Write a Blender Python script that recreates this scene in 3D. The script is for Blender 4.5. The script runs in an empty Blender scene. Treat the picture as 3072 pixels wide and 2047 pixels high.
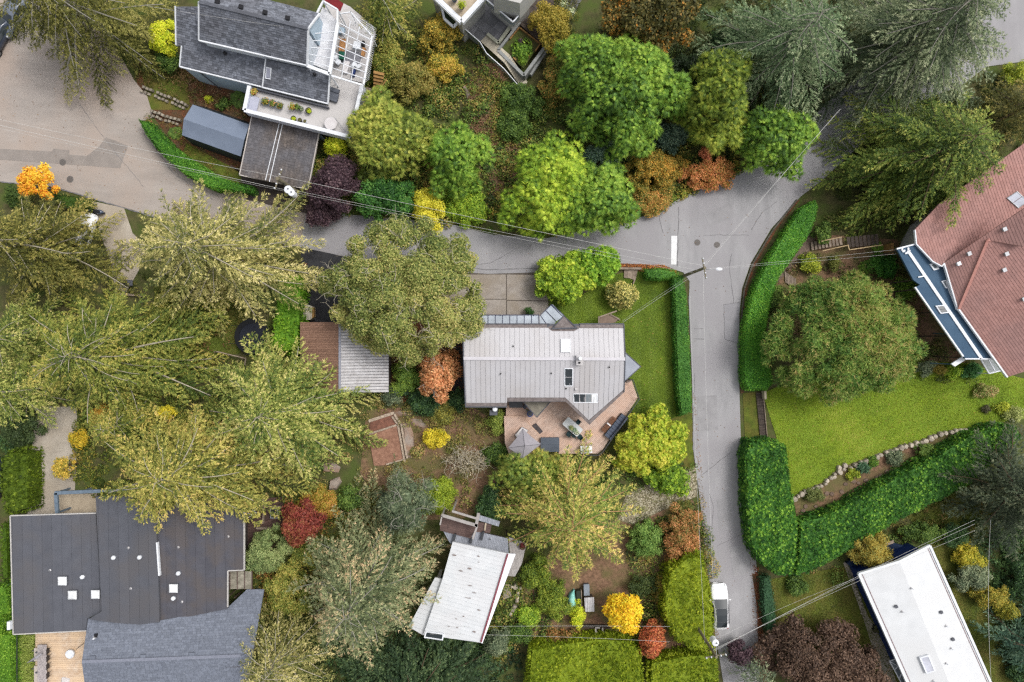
import bpy, math, random
import numpy as np
from mathutils import Vector
random.seed(7)
R = math.radians
SC = bpy.context.scene
COL = SC.collection

# ---------------------------------------------------------------- camera, sky, sun, exposure
H = 72.0                       # height of the drone above the road, metres
S = 108.0 / 3072.0             # metres of ground per photo pixel
cam_data = bpy.data.cameras.new('drone_camera')
cam_data.sensor_width = 36.0
cam_data.lens = 24.0
cam_data.clip_start = 0.5
cam_data.clip_end = 2000.0
cam = bpy.data.objects.new('drone_camera', cam_data)
cam.location = (0, 0, H)
cam.rotation_euler = (0, 0, 0)
COL.objects.link(cam)
SC.camera = cam

SUN_AZ, SUN_EL = R(62), R(58)  # azimuth clockwise from +Y
world = bpy.data.worlds.new('World')
SC.world = world
world.use_nodes = True
wt = world.node_tree
wt.nodes.clear()
sky = wt.nodes.new('ShaderNodeTexSky')
sky.sky_type = 'NISHITA'
sky.sun_disc = False
sky.sun_elevation = SUN_EL
sky.sun_rotation = SUN_AZ
sky.air_density = 1.0
sky.dust_density = 5.0
hsv = wt.nodes.new('ShaderNodeHueSaturation')      # overcast: the blue is mostly gone from the sky
hsv.inputs['Saturation'].default_value = 0.22
bg = wt.nodes.new('ShaderNodeBackground')
bg.inputs['Strength'].default_value = 0.15
wo = wt.nodes.new('ShaderNodeOutputWorld')
wt.links.new(sky.outputs[0], hsv.inputs['Color'])
wt.links.new(hsv.outputs[0], bg.inputs['Color'])
wt.links.new(bg.outputs[0], wo.inputs['Surface'])

sun_data = bpy.data.lights.new('sun', 'SUN')
sun_data.energy = 1.05
sun_data.angle = R(16)
sun_data.color = (1.0, 0.97, 0.92)
sun = bpy.data.objects.new('sun', sun_data)
sd = Vector((math.sin(SUN_AZ) * math.cos(SUN_EL), math.cos(SUN_AZ) * math.cos(SUN_EL), math.sin(SUN_EL)))
sun.rotation_euler = sd.to_track_quat('Z', 'Y').to_euler()
sun.location = sd * 150
COL.objects.link(sun)

SC.view_settings.view_transform = 'Standard'
SC.view_settings.look = 'None'
SC.view_settings.gamma = 1.0
SC.view_settings.use_curve_mapping = False
SC.view_settings.exposure = 0.38
SC.render.engine = 'CYCLES'
SC.cycles.use_denoising = False
SC.cycles.filter_width = 1.35
SC.cycles.max_bounces = 6
SC.cycles.diffuse_bounces = 3
SC.cycles.glossy_bounces = 2
SC.cycles.transmission_bounces = 4
SC.cycles.transparent_max_bounces = 6
SC.cycles.caustics_reflective = False
SC.cycles.caustics_refractive = False

# ---------------------------------------------------------------- helpers
def W(px, py, z=0.0):
    f = (H - z) / H * S
    return Vector(((px - 1536.0) * f, (1023.5 - py) * f, z))

def pts(s, z=0.0):
    """'x,y x,y ...' in photo pixels -> world points at height z"""
    return [W(*map(float, a.split(',')), z) for a in s.split()]

def plane(a, b, c):
    a, b, c = W(*a), W(*b), W(*c)
    n = (b - a).cross(c - a).normalized()
    return (a, n if n.z > 0 else -n)

def on(pl, s):
    """photo pixels -> points of the plane"""
    out = []
    for a in s.split():
        px, py = map(float, a.split(','))
        o = Vector((0, 0, H))
        d = Vector(((px - 1536.0) * S, (1023.5 - py) * S, -H))
        t = pl[1].dot(pl[0] - o) / pl[1].dot(d)
        out.append(o + d * t)
    return out

def at(pl, px, py):
    return on(pl, f'{px},{py}')[0]

def lin(v):
    v = v / 255.0
    return v / 12.92 if v <= 0.04045 else ((v + 0.055) / 1.055) ** 2.4

def C8(rgb, k=0.8):
    return tuple(min(0.9, lin(v) * k) for v in rgb) + (1.0,)

MATS = {}
def mat(name, rgb, k=0.8, rgb2=None, scale=3.0, rough=0.8, bump=0.0, vary=0.0, metal=0.0, detail=6.0,
        stretch=None, rot=0.0, lo=0.35, hi=0.65, tint=False, spec=0.3, trans=0.0, rgb3=None, scale3=0.3, bscale=None):
    """procedural surface: two tones mixed by noise, a slow third tone, per-object variation, bump"""
    if name in MATS:
        return MATS[name]
    m = bpy.data.materials.new(name)
    m.use_nodes = True
    nt = m.node_tree
    N, L = nt.nodes, nt.links
    b = N['Principled BSDF']
    b.inputs['Roughness'].default_value = rough
    b.inputs['Metallic'].default_value = metal
    b.inputs['Specular IOR Level'].default_value = spec
    if trans:
        b.inputs['Transmission Weight'].default_value = trans
    geo = N.new('ShaderNodeNewGeometry')
    mp = N.new('ShaderNodeMapping')
    mp.inputs['Rotation'].default_value = (0, 0, rot)
    if stretch:
        mp.inputs['Scale'].default_value = stretch
    L.new(geo.outputs['Position'], mp.inputs['Vector'])
    rgb2 = rgb2 or tuple(v * 0.86 for v in rgb)
    nz = N.new('ShaderNodeTexNoise')
    nz.inputs['Scale'].default_value = scale
    nz.inputs['Detail'].default_value = detail
    nz.inputs['Roughness'].default_value = 0.65
    L.new(mp.outputs[0], nz.inputs['Vector'])
    rp = N.new('ShaderNodeValToRGB')
    rp.color_ramp.elements[0].position = lo
    rp.color_ramp.elements[1].position = hi
    rp.color_ramp.elements[0].color = C8(rgb2, k)
    rp.color_ramp.elements[1].color = C8(rgb, k)
    L.new(nz.outputs['Fac'], rp.inputs[0])
    col = rp.outputs[0]
    if rgb3:
        n3 = N.new('ShaderNodeTexNoise')
        n3.inputs['Scale'].default_value = scale3
        n3.inputs['Detail'].default_value = 4
        L.new(geo.outputs['Position'], n3.inputs['Vector'])
        r3 = N.new('ShaderNodeValToRGB')
        r3.color_ramp.elements[0].position = 0.42
        r3.color_ramp.elements[1].position = 0.62
        L.new(n3.outputs['Fac'], r3.inputs[0])
        mx = N.new('ShaderNodeMix')
        mx.data_type = 'RGBA'
        L.new(r3.outputs[0], mx.inputs['Factor'])
        L.new(col, mx.inputs['A'])
        mx.inputs['B'].default_value = C8(rgb3, k)
        col = mx.outputs['Result']
    if vary or tint:
        if tint:
            src = N.new('ShaderNodeAttribute')
            src.attribute_name = 'tint'
            fac = src.outputs['Fac']
        else:
            src = N.new('ShaderNodeObjectInfo')
            fac = src.outputs['Random']
        mr = N.new('ShaderNodeMapRange')
        v = vary or 0.25
        mr.inputs['To Min'].default_value = 1 - v
        mr.inputs['To Max'].default_value = 1 + v
        L.new(fac, mr.inputs['Value'])
        hs = N.new('ShaderNodeHueSaturation')
        L.new(col, hs.inputs['Color'])
        L.new(mr.outputs[0], hs.inputs['Value'])
        col = hs.outputs[0]
    L.new(col, b.inputs['Base Color'])
    if bump:
        nb = N.new('ShaderNodeTexNoise')
        nb.inputs['Scale'].default_value = bscale or scale * 4
        nb.inputs['Detail'].default_value = 4
        L.new(mp.outputs[0], nb.inputs['Vector'])
        bp = N.new('ShaderNodeBump')
        bp.inputs['Strength'].default_value = bump
        bp.inputs['Distance'].default_value = 0.05
        L.new(nb.outputs['Fac'], bp.inputs['Height'])
        L.new(bp.outputs[0], b.inputs['Normal'])
    MATS[name] = m
    return m

def glass(name, rgb, k=0.6, rough=0.05, spec=0.6, trans=0.0, alpha=1.0):
    m = mat(name, rgb, k, rough=rough, spec=spec, scale=1.0, trans=trans)
    m.node_tree.nodes['Principled BSDF'].inputs['Alpha'].default_value = alpha
    return m

LEAF_K = 1.25
def foliage(name, cols, k=1.0, tr=0.3):
    if name in MATS:
        return MATS[name]
    m = bpy.data.materials.new(name)
    m.use_nodes = True
    nt = m.node_tree
    N, L = nt.nodes, nt.links
    b = N['Principled BSDF']
    b.inputs['Roughness'].default_value = 0.55
    b.inputs['Specular IOR Level'].default_value = 0.25
    a = N.new('ShaderNodeAttribute')
    a.attribute_name = 'tint'
    rp = N.new('ShaderNodeValToRGB')
    cr = rp.color_ramp
    n = len(cols)
    while len(cr.elements) < n:
        cr.elements.new(0.5)
    for i, c in enumerate(cols):
        cr.elements[i].position = i / max(1, n - 1)
        g = .3 * c[0] + .59 * c[1] + .11 * c[2]
        cr.elements[i].color = C8(tuple(v * .88 + g * .12 for v in c), LEAF_K * k)
    L.new(a.outputs['Fac'], rp.inputs[0])
    L.new(rp.outputs[0], b.inputs['Base Color'])
    t = N.new('ShaderNodeBsdfTranslucent')
    L.new(rp.outputs[0], t.inputs['Color'])
    mx = N.new('ShaderNodeMixShader')
    mx.inputs[0].default_value = tr
    L.new(b.outputs[0], mx.inputs[1])
    L.new(t.outputs[0], mx.inputs[2])
    L.new(mx.outputs[0], N['Material Output'].inputs['Surface'])
    MATS[name] = m
    return m

ORG = {}
def org(p):
    return ORG.get(p, Vector((0, 0, 0))) if p is not None else Vector((0, 0, 0))

def setp(o, label=None, cat=None, group=None, kind=None):
    if label: o['label'] = label
    if cat: o['category'] = cat
    if group: o['group'] = group
    if kind: o['kind'] = kind
    return o

def thing(name, label, cat, loc, group=None):
    o = bpy.data.objects.new(name, None)
    COL.objects.link(o)
    o.empty_display_size = 0.3
    o.location = loc
    ORG[o] = Vector(loc)
    return setp(o, label, cat, group)

class MB:
    def __init__(s):
        s.V, s.F, s.T = [], [], []
    def add(s, V, F, t=None):
        b = len(s.V)
        s.V += [Vector(v) for v in V]
        s.F += [[i + b for i in f] for f in F]
        s.T += [random.random() if t is None else t] * len(V)
        return s
    def prism(s, poly, th, taper=None, t=None):
        """poly = top outline; th = depth straight down"""
        P = [Vector(p) for p in poly]
        a = sum(P[i].x * P[i - 1].y - P[i - 1].x * P[i].y for i in range(len(P)))
        if a > 0: P.reverse()
        n = len(P)
        Q = [p - Vector((0, 0, th)) for p in P]
        F = [list(range(n)), list(range(2 * n - 1, n - 1, -1))]
        F += [[i, n + i, n + (i + 1) % n, (i + 1) % n] for i in range(n)]
        return s.add(P + Q, F, t)
    def sheet(s, poly, t=None):
        P = [Vector(p) for p in poly]
        a = sum(P[i].x * P[i - 1].y - P[i - 1].x * P[i].y for i in range(len(P)))
        if a > 0: P.reverse()
        return s.add(P, [list(range(len(P)))], t)
    def box(s, c, size, rz=0.0, t=None):
        """c = centre of the bottom face"""
        x, y, z = (size[0] / 2, size[1] / 2, size[2])
        cr, sr = math.cos(rz), math.sin(rz)
        top = [Vector((c[0] + a * cr - b * sr, c[1] + a * sr + b * cr, c[2] + z)) for a, b in ((-x, -y), (x, -y), (x, y), (-x, y))]
        return s.prism(top, z, t=t)
    def beam(s, a, b, w, h, t=None):
        """box from a to b, a/b at the top centre line"""
        a, b = Vector(a), Vector(b)
        d = b - a
        n = Vector((-d.y, d.x, 0))
        n = n.normalized() * (w / 2) if n.length > 1e-6 else Vector((w / 2, 0, 0))
        return s.prism([a + n, b + n, b - n, a - n], h, t=t)
    def tube(s, P, r, n=6, cap=True, t=None):
        P = [Vector(p) for p in P]
        r = r if isinstance(r, (list, tuple)) else [r] * len(P)
        V, F = [], []
        for i, p in enumerate(P):
            d = (P[min(i + 1, len(P) - 1)] - P[max(i - 1, 0)])
            d = d.normalized() if d.length > 1e-9 else Vector((0, 0, 1))
            u = d.cross(Vector((0, 0, 1)) if abs(d.z) < 0.9 else Vector((1, 0, 0))).normalized()
            v = d.cross(u)
            for k in range(n):
                a = 2 * math.pi * k / n
                V.append(p + (u * math.cos(a) + v * math.sin(a)) * r[i])
        for i in range(len(P) - 1):
            for k in range(n):
                F.append([i * n + k, i * n + (k + 1) % n, (i + 1) * n + (k + 1) % n, (i + 1) * n + k])
        if cap:
            F.append(list(range(n)))
            F.append([(len(P) - 1) * n + k for k in range(n - 1, -1, -1)])
        return s.add(V, F, t)
    def lathe(s, c, prof, n=12, sx=1.0, sy=1.0, rz=0.0, t=None):
        """prof = [(r, z)] from bottom to top"""
        V, F = [], []
        cr, sr = math.cos(rz), math.sin(rz)
        for r, z in prof:
            for k in range(n):
                a = 2 * math.pi * k / n
                x, y = r * math.cos(a) * sx, r * math.sin(a) * sy
                V.append(Vector((c[0] + x * cr - y * sr, c[1] + x * sr + y * cr, c[2] + z)))
        for i in range(len(prof) - 1):
            for k in range(n):
                F.append([i * n + k, i * n + (k + 1) % n, (i + 1) * n + (k + 1) % n, (i + 1) * n + k])
        F.append([(len(prof) - 1) * n + k for k in range(n)])
        F.append(list(range(n - 1, -1, -1)))
        return s.add(V, F, t)
    def build(s, name, m, parent=None, label=None, cat=None, group=None, kind=None, smooth=False, base=None):
        if parent is None:
            if base is None and not kind:
                xs = [v.x for v in s.V]; ys = [v.y for v in s.V]
                base = Vector(((min(xs) + max(xs)) / 2, (min(ys) + max(ys)) / 2, min(v.z for v in s.V)))
            o0 = base or Vector((0, 0, 0))
        else:
            o0 = org(parent)
        me = bpy.data.meshes.new(name)
        me.from_pydata([v - o0 for v in s.V], [], s.F)
        at_ = me.attributes.new('tint', 'FLOAT', 'POINT')
        at_.data.foreach_set('value', s.T)
        me.materials.append(m)
        if smooth:
            me.polygons.foreach_set('use_smooth', [True] * len(me.polygons))
        me.update()
        o = bpy.data.objects.new(name, me)
        COL.objects.link(o)
        if parent is not None:
            o.parent = parent
        else:
            o.location = o0
        ORG[o] = o0
        return setp(o, label, cat, group, kind)

def half(poly, n, d):
    """part of poly with n.p <= d (plan view)"""
    out = []
    for i in range(len(poly)):
        a, b = poly[i - 1], poly[i]
        da, db = n[0] * a.x + n[1] * a.y - d, n[0] * b.x + n[1] * b.y - d
        if (da <= 0) != (db <= 0):
            out.append(a + (b - a) * (da / (da - db)))
        if db <= 0:
            out.append(b)
    return out

def parea(P):
    return abs(sum(P[i].x * P[i - 1].y - P[i - 1].x * P[i].y for i in range(len(P)))) / 2

def slab(poly, n, d0, d1):
    p = half(poly, n, d1)
    return half(p, (-n[0], -n[1]), -d0) if len(p) > 2 else []

def strips(poly, ang, pitch, gap=0.01, off=0.0):
    """cut a (possibly concave) polygon into strips running along ang"""
    n = (-math.sin(ang), math.cos(ang))
    ds = [n[0] * p.x + n[1] * p.y for p in poly]
    d, out = min(ds) - off, []
    while d < max(ds):
        p = slab(poly, n, d + gap / 2, d + pitch - gap / 2)
        if len(p) > 2 and parea(p) > 0.015:
            out.append(p)
        d += pitch
    return out

def up(poly, dz):
    return [p + Vector((0, 0, dz)) for p in poly]

def inset(poly, d):
    P = [Vector((p.x, p.y, p.z)) for p in poly]
    a = sum(P[i - 1].x * P[i].y - P[i].x * P[i - 1].y for i in range(len(P)))
    if a < 0: P.reverse()
    out, n = [], len(P)
    for i in range(n):
        p0, p1, p2 = P[i - 1], P[i], P[(i + 1) % n]
        e1 = Vector((p1.x - p0.x, p1.y - p0.y)).normalized()
        e2 = Vector((p2.x - p1.x, p2.y - p1.y)).normalized()
        n1, n2 = Vector((-e1.y, e1.x)), Vector((-e2.y, e2.x))
        b = n1 + n2
        k = d / max(0.25, (1 + n1.dot(n2)))
        out.append(Vector((p1.x + b.x * k, p1.y + b.y * k, p1.z)))
    return out

def flat(poly, z):
    return [Vector((p.x, p.y, z)) for p in poly]

def pieces(parent, name, polys, th, m, dz=0.0, jit=0.0):
    """every polygon a mesh object of its own under parent"""
    for p in polys:
        MB().prism(up(p, dz + random.uniform(0, jit)), th).build(name, m, parent)

def seam_roof(parent, poly, ang, pitch, m, dz=0.06, rib=0.035, off=0.0):
    """standing-seam panels, each one an object with its raised seam"""
    n = (-math.sin(ang), math.cos(ang))
    for p in strips(poly, ang, pitch, 0.005, off):
        b = MB().prism(up(p, dz), 0.04)
        d0 = min(n[0] * q.x + n[1] * q.y for q in p)
        r = slab(p, n, d0, d0 + 0.03)
        if len(r) > 2:
            b.prism(up(r, dz + rib), rib + 0.02)
        b.build('roof_panel', m, parent)

def shingles(poly, eave, expo, width, m, parent, name='shingles', th=0.03, gap=0.015, dz=0.02):
    """courses of single shingles laid on a roof plane; one mesh, too small to pick apart"""
    b = MB()
    e = Vector(eave)
    e2 = Vector((e.x, e.y, 0)).normalized()
    nrm = (poly[1] - poly[0]).cross(poly[2] - poly[0]).normalized()
    if nrm.z < 0: nrm = -nrm
    upd = Vector((-nrm.x, -nrm.y))
    upd = upd.normalized() if upd.length > 1e-4 else Vector((-e2.y, e2.x))
    al = Vector((-upd.y, upd.x))
    cz = max(0.5, nrm.z)
    ex = expo * cz
    us = [upd.x * p.x + upd.y * p.y for p in poly]
    u, row = min(us), 0
    while u < max(us):
        c = slab(poly, (upd.x, upd.y), u, u + ex)
        if len(c) > 2:
            vs = [al.x * p.x + al.y * p.y for p in c]
            v = min(vs) - random.uniform(0, width)
            while v < max(vs):
                w = width * random.uniform(0.8, 1.2)
                q = slab(c, (al.x, al.y), v + gap / 2, v + w - gap / 2)
                if len(q) > 2 and parea(q) > 0.002:
                    base = len(b.V)
                    T = []
                    for p in q:
                        k = (upd.x * p.x + upd.y * p.y - u) / ex
                        T.append(p + nrm * (dz + th * (1 - k)))
                    a = sum(T[i].x * T[i - 1].y - T[i - 1].x * T[i].y for i in range(len(T)))
                    if a > 0: T.reverse()
                    F = [list(range(len(T)))]
                    V = list(T)
                    for i in range(len(T)):
                        p0, p1 = T[i], T[(i + 1) % len(T)]
                        k0 = (upd.x * p0.x + upd.y * p0.y - u) / ex
                        k1 = (upd.x * p1.x + upd.y * p1.y - u) / ex
                        if k0 < 0.08 and k1 < 0.08:
                            j = len(V)
                            V += [p0 - nrm * th, p1 - nrm * th]
                            F.append([i, j, j + 1, (i + 1) % len(T)])
                    b.add(V, F)
                v += w
        u += ex
        row += 1
    return b.build(name, m, parent, kind='stuff')

def outline(poly, w, h, dz=0.0, closed=True, name='fascia', m=None, parent=None):
    """an edge trim along the outline, mitred, standing proud of the roof"""
    P = [Vector(p) for p in poly]
    a = sum(P[i - 1].x * P[i].y - P[i].x * P[i - 1].y for i in range(len(P)))
    if a < 0: P.reverse()
    I = inset(P, w)
    for i in range(len(P)):
        I[i].z = P[i].z
    n = len(P)
    b = MB()
    for i in range(n if closed else n - 1):
        j = (i + 1) % n
        b.prism(up([P[i], P[j], I[j], I[i]], dz), h)
    return b.build(name, m, parent)

def window(parent, a, b, z, w, h, mframe, mpane, t=0.5, out=0.03):
    """window on the wall line a-b; outward is to the right of a->b"""
    a, b = Vector((a[0], a[1], 0)), Vector((b[0], b[1], 0))
    d = (b - a).normalized()
    n = Vector((d.y, -d.x, 0))
    c = a + (b - a) * t + n * out
    fr = MB()
    for s0, s1, z0, z1 in ((-w / 2, w / 2, z + h - .07, z + h), (-w / 2, w / 2, z, z + .07),
                           (-w / 2, -w / 2 + .07, z + .07, z + h - .07), (w / 2 - .07, w / 2, z + .07, z + h - .07)):
        p = [c + d * s0 - n * .05, c + d * s1 - n * .05, c + d * s1 + n * .05, c + d * s0 + n * .05]
        fr.prism(flat(p, z1), z1 - z0)
    o = fr.build('window', mframe, parent)
    p = [c + d * (-w / 2 + .07) - n * .03, c + d * (w / 2 - .07) - n * .03, c + d * (w / 2 - .07) + n * .01, c + d * (-w / 2 + .07) + n * .01]
    MB().prism(flat(p, z + h - .07), h - .14).build('pane', mpane, o)

# ---------------------------------------------------------------- materials of the setting
M_soil = mat('soil', (104, 98, 64), 0.75, (74, 76, 44), 1.3, 0.95, 0.6, rgb3=(84, 98, 44), scale3=0.5)
M_bark = mat('bark_mulch', (156, 122, 98), 0.75, (108, 84, 64), 3.0, 0.95, 0.7, rgb3=(112, 104, 66), scale3=0.5)
M_leaflitter = mat('leaf_litter', (140, 88, 58), 0.75, (74, 52, 42), 6.0, 0.95, 0.8, rgb3=(94, 78, 56), scale3=0.9)
M_road = mat('asphalt', (182, 180, 182), 0.74, (152, 151, 153), 0.8, 0.9, 0.1, rgb3=(164, 161, 164), scale3=0.16, bscale=30, lo=.25, hi=.7, detail=12, stretch=(1, .25, 1))
M_roadL = mat('asphalt_warm', (188, 178, 170), 0.74, (160, 151, 144), 0.8, 0.9, 0.1, rgb3=(182, 166, 154), scale3=0.15, bscale=30, lo=.25, hi=.7, detail=12, stretch=(.25, 1, 1), rot=R(25))
M_dark_tar = mat('black_asphalt', (66, 66, 70), 0.75, (52, 52, 56), 1.2, 0.85, 0.3, bscale=30)
M_patch = mat('asphalt_patch', (164, 155, 148), 0.74, (148, 140, 134), 0.8, 0.9, 0.25, bscale=30)
M_crack = mat('tar_seal', (140, 138, 140), 0.72, (122, 120, 122), 4, 0.8)
M_white = mat('white_paint', (236, 236, 236), 0.85, (220, 220, 222), 4, 0.6)
M_conc = mat('concrete', (180, 171, 162), 0.75, (156, 147, 139), 1.5, 0.9, 0.3, rgb3=(160, 148, 134), scale3=0.4, bscale=20, vary=.05)
M_concL = mat('concrete_pale', (196, 186, 172), 0.78, (170, 160, 146), 0.8, 0.9, 0.3, rgb3=(178, 166, 150), scale3=0.3, bscale=20)
M_grass = mat('lawn_grass', (124, 148, 42), 0.7, (86, 116, 30), 1.1, 0.95, 0.7, rgb3=(102, 122, 36), scale3=0.3, bscale=14)
M_grassR = mat('lawn_grass_bright', (136, 160, 38), 0.8, (104, 132, 30), 0.9, 0.95, 0.7, rgb3=(122, 150, 44), scale3=0.25, bscale=14)
M_grassD = mat('lawn_grass_mossy', (110, 122, 42), 0.75, (76, 88, 32), 1.2, 0.95, 0.7, rgb3=(112, 104, 50), scale3=0.5, bscale=14)
M_iron = mat('cast_iron', (130, 124, 120), 0.6, (110, 104, 100), 20, 0.6, 0.3)
M_stone = mat('field_stone', (206, 194, 176), 0.75, (160, 148, 134), 3, 0.9, 0.6, vary=.22)
M_block = mat('concrete_block', (176, 166, 150), 0.75, (140, 130, 116), 4, 0.9, 0.5, vary=.2)
M_rock = mat('bedrock', (184, 170, 158), 0.72, (140, 126, 116), 1.2, 0.9, 0.7, rgb3=(166, 134, 112), scale3=.7)
M_gravel = mat('gravel_bed', (150, 142, 116), 0.7, (120, 110, 88), 9, 0.95, 0.9, rgb3=(128, 124, 80), scale3=.5)
M_wood = mat('weathered_wood', (168, 152, 136), 0.75, (130, 114, 100), 3, 0.85, 0.3, vary=.15, stretch=(1, 1, 1))
M_woodD = mat('dark_wood', (96, 84, 76), 0.75, (66, 58, 54), 3, 0.85, 0.3, vary=.18)
M_cedar = mat('cedar_wood', (178, 138, 84), 0.75, (140, 104, 62), 3, 0.8, 0.2, vary=.15)
M_metal = mat('grey_metal', (176, 178, 182), 0.75, (160, 162, 166), 2, 0.45, 0, metal=.3)
M_black = mat('black_plastic', (38, 38, 42), 0.8, (28, 28, 32), 3, 0.5)
M_wframe = mat('white_frame', (236, 238, 242), 0.85, (222, 226, 232), 2, 0.5)
M_darkglass = glass('dark_glass', (46, 54, 58), 0.8, 0.06, 0.8)
M_clearglass = glass('pale_glass', (196, 208, 214), 0.7, 0.08, 0.6, trans=.55)
M_wire = mat('wire', (210, 210, 208), 0.8, (216, 214, 210), 2, 0.5)

def ground_sheet(name, s, z, m, parent=None, label=None):
    p = s if isinstance(s, list) else pts(s, z)
    b = MB().sheet(p)
    o = b.build(name, m, parent, kind=None if parent else 'structure', base=Vector((0, 0, 0)))
    return o

# ---------------------------------------------------------------- the ground
gb = MB()
NG = 60
for i in range(NG + 1):
    for j in range(NG + 1):
        x, y = -240 + 480 * i / NG, -240 + 480 * j / NG
        r = math.hypot(x, y)
        gb.V.append(Vector((x, y, -0.02 + (max(0, r - 75) ** 1.1) * 0.05 * math.sin(x * .03 + 1) * math.cos(y * .025))))
        gb.T.append(0.5)
for i in range(NG):
    for j in range(NG):
        a = i * (NG + 1) + j
        gb.F.append([a, a + NG + 1, a + NG + 2, a + 1])
gb.build('ground', M_soil, kind='structure', base=Vector((0, 0, 0)))

# planting beds, litter
ground_sheet('bark_bed', '1430,200 1500,190 1530,330 1560,470 1530,620 1470,640 1470,480 1440,380', .012, M_bark)
ground_sheet('bark_bed', '1100,1230 1400,1210 1540,1300 1560,1480 1380,1560 1180,1560 1080,1420', .012, M_bark)
ground_sheet('bark_bed', '1700,1600 2080,1500 2140,1720 2150,1960 1600,1960 1560,1760', .012, M_bark)
ground_sheet('bark_bed', '2380,1500 2420,1440 2960,1240 3020,1290 2400,1600', .012, M_bark)
ground_sheet('bark_bed', '2270,820 2420,700 2700,720 2760,860 2940,1140 2700,1120 2380,1000', .012, M_bark)
ground_sheet('leaf_bed', '1000,930 1100,950 1400,960 1400,1230 1180,1200 1150,1000', .016, M_leaflitter)
ground_sheet('leaf_bed', '400,190 560,170 760,280 740,540 560,480 420,300', .012, M_leaflitter)
ground_sheet('verge', '2240,1700 2272,1700 2300,2060 2310,2300 2276,2300 2262,1900', .024, M_leaflitter)
ground_sheet('verge', '1846,790 1990,796 2030,812 2030,826 1846,806', .05, M_leaflitter)

# lawns
ground_sheet('lawn', '1640,900 1740,890 1830,830 1925,800 2035,830 2035,1250 1900,1290 1870,970 1640,990', .02, M_grass)
ground_sheet('lawn', '2288,1180 2500,1090 2720,1080 2900,1090 3120,1150 3120,1245 2914,1283 2758,1328 2640,1362 2516,1402 2480,1440 2400,1480 2375,1500 2335,1330', .02, M_grassR)
ground_sheet('lawn', '2300,1740 2540,1700 2640,1900 2720,2100 2640,2100 2320,1960', .02, M_grassD)
ground_sheet('lawn', '2700,1520 2900,1440 3000,1560 2920,1640 3100,2000 3100,2200 3000,2200 2790,1630', .02, M_grassD)
ground_sheet('lawn', '2228,1180 2272,1176 2290,1320 2236,1330', .02, M_grassD)
ground_sheet('lawn', '460,860 700,850 760,960 720,1060 600,1080 480,980', .02, M_grassD)
ground_sheet('lawn', '420,200 560,210 570,330 450,330', .02, M_grassD)
ground_sheet('lawn', '560,430 730,520 720,560 660,570 540,480', .022, M_grassD)
ground_sheet('lawn', '1990,1180 2075,1180 2082,1420 1990,1400', .018, M_grassD)

# roads
road_l = ground_sheet('road', '-320,-160 160,-160 330,110 402,240 442,290 460,352 420,366 470,450 560,530 660,580 735,575 740,520 940,560 1000,640 1000,770 900,742 600,690 370,622 280,600 180,565 0,545 -320,520', .034, M_roadL)
road_m = ground_sheet('road', '930,560 1000,640 1330,668 1480,705 1640,715 1760,690 1880,665 1960,640 2050,590 2130,555 2210,520 2290,480 2400,390 2480,310 2560,240 2700,110 2850,-60 2920,-200 3400,-200 3400,190 3072,185 2960,200 2880,260 2697,325 2555,460 2464,543 2402,590 2314,686 2252,790 2226,866 2218,943 2218,1157 2222,1300 2236,1450 2239,1611 2270,1815 2276,1945 2280,2060 2300,2300 2185,2300 2170,2047 2151,1928 2124,1719 2098,1483 2080,1350 2076,1134 2066,900 2070,845 2050,818 1990,796 1850,790 1700,806 1600,818 1466,822 1300,812 1000,770 900,742', .042, M_road)
ground_sheet('road_patch', '-60,440 0,447 156,455 160,447 208,451 208,464 260,468 295,442 319,412 384,438 360,505 0,479 -60,476', .048, M_patch, road_l)
ground_sheet('road_patch', '2172,913 2218,909 2218,1030 2174,1017', .05, mat('asphalt_patch_grey', (166, 164, 168), .72, (156, 154, 158), 1, .9), road_m)
for s_, tone in (('2090,1190 2150,1186 2154,1290 2096,1294', 171), ('1480,720 1600,735 1598,770 1478,756', 168), ('2110,640 2190,610 2206,650 2130,680', 172), ('2150,1500 2190,1496 2196,1580 2156,1586', 170), ('2190,1640 2262,1630 2272,1720 2200,1730', 174)):
    ground_sheet('road_patch', s_, .0505, mat('patch_%d' % tone, (tone, tone - 2, tone), .72, (tone - 14, tone - 16, tone - 14), 1, .9, detail=12), road_m)
ground_sheet('stop_line', '2014,708 2032,708 2029,794 2013,794', .054, M_white, road_m)
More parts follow.
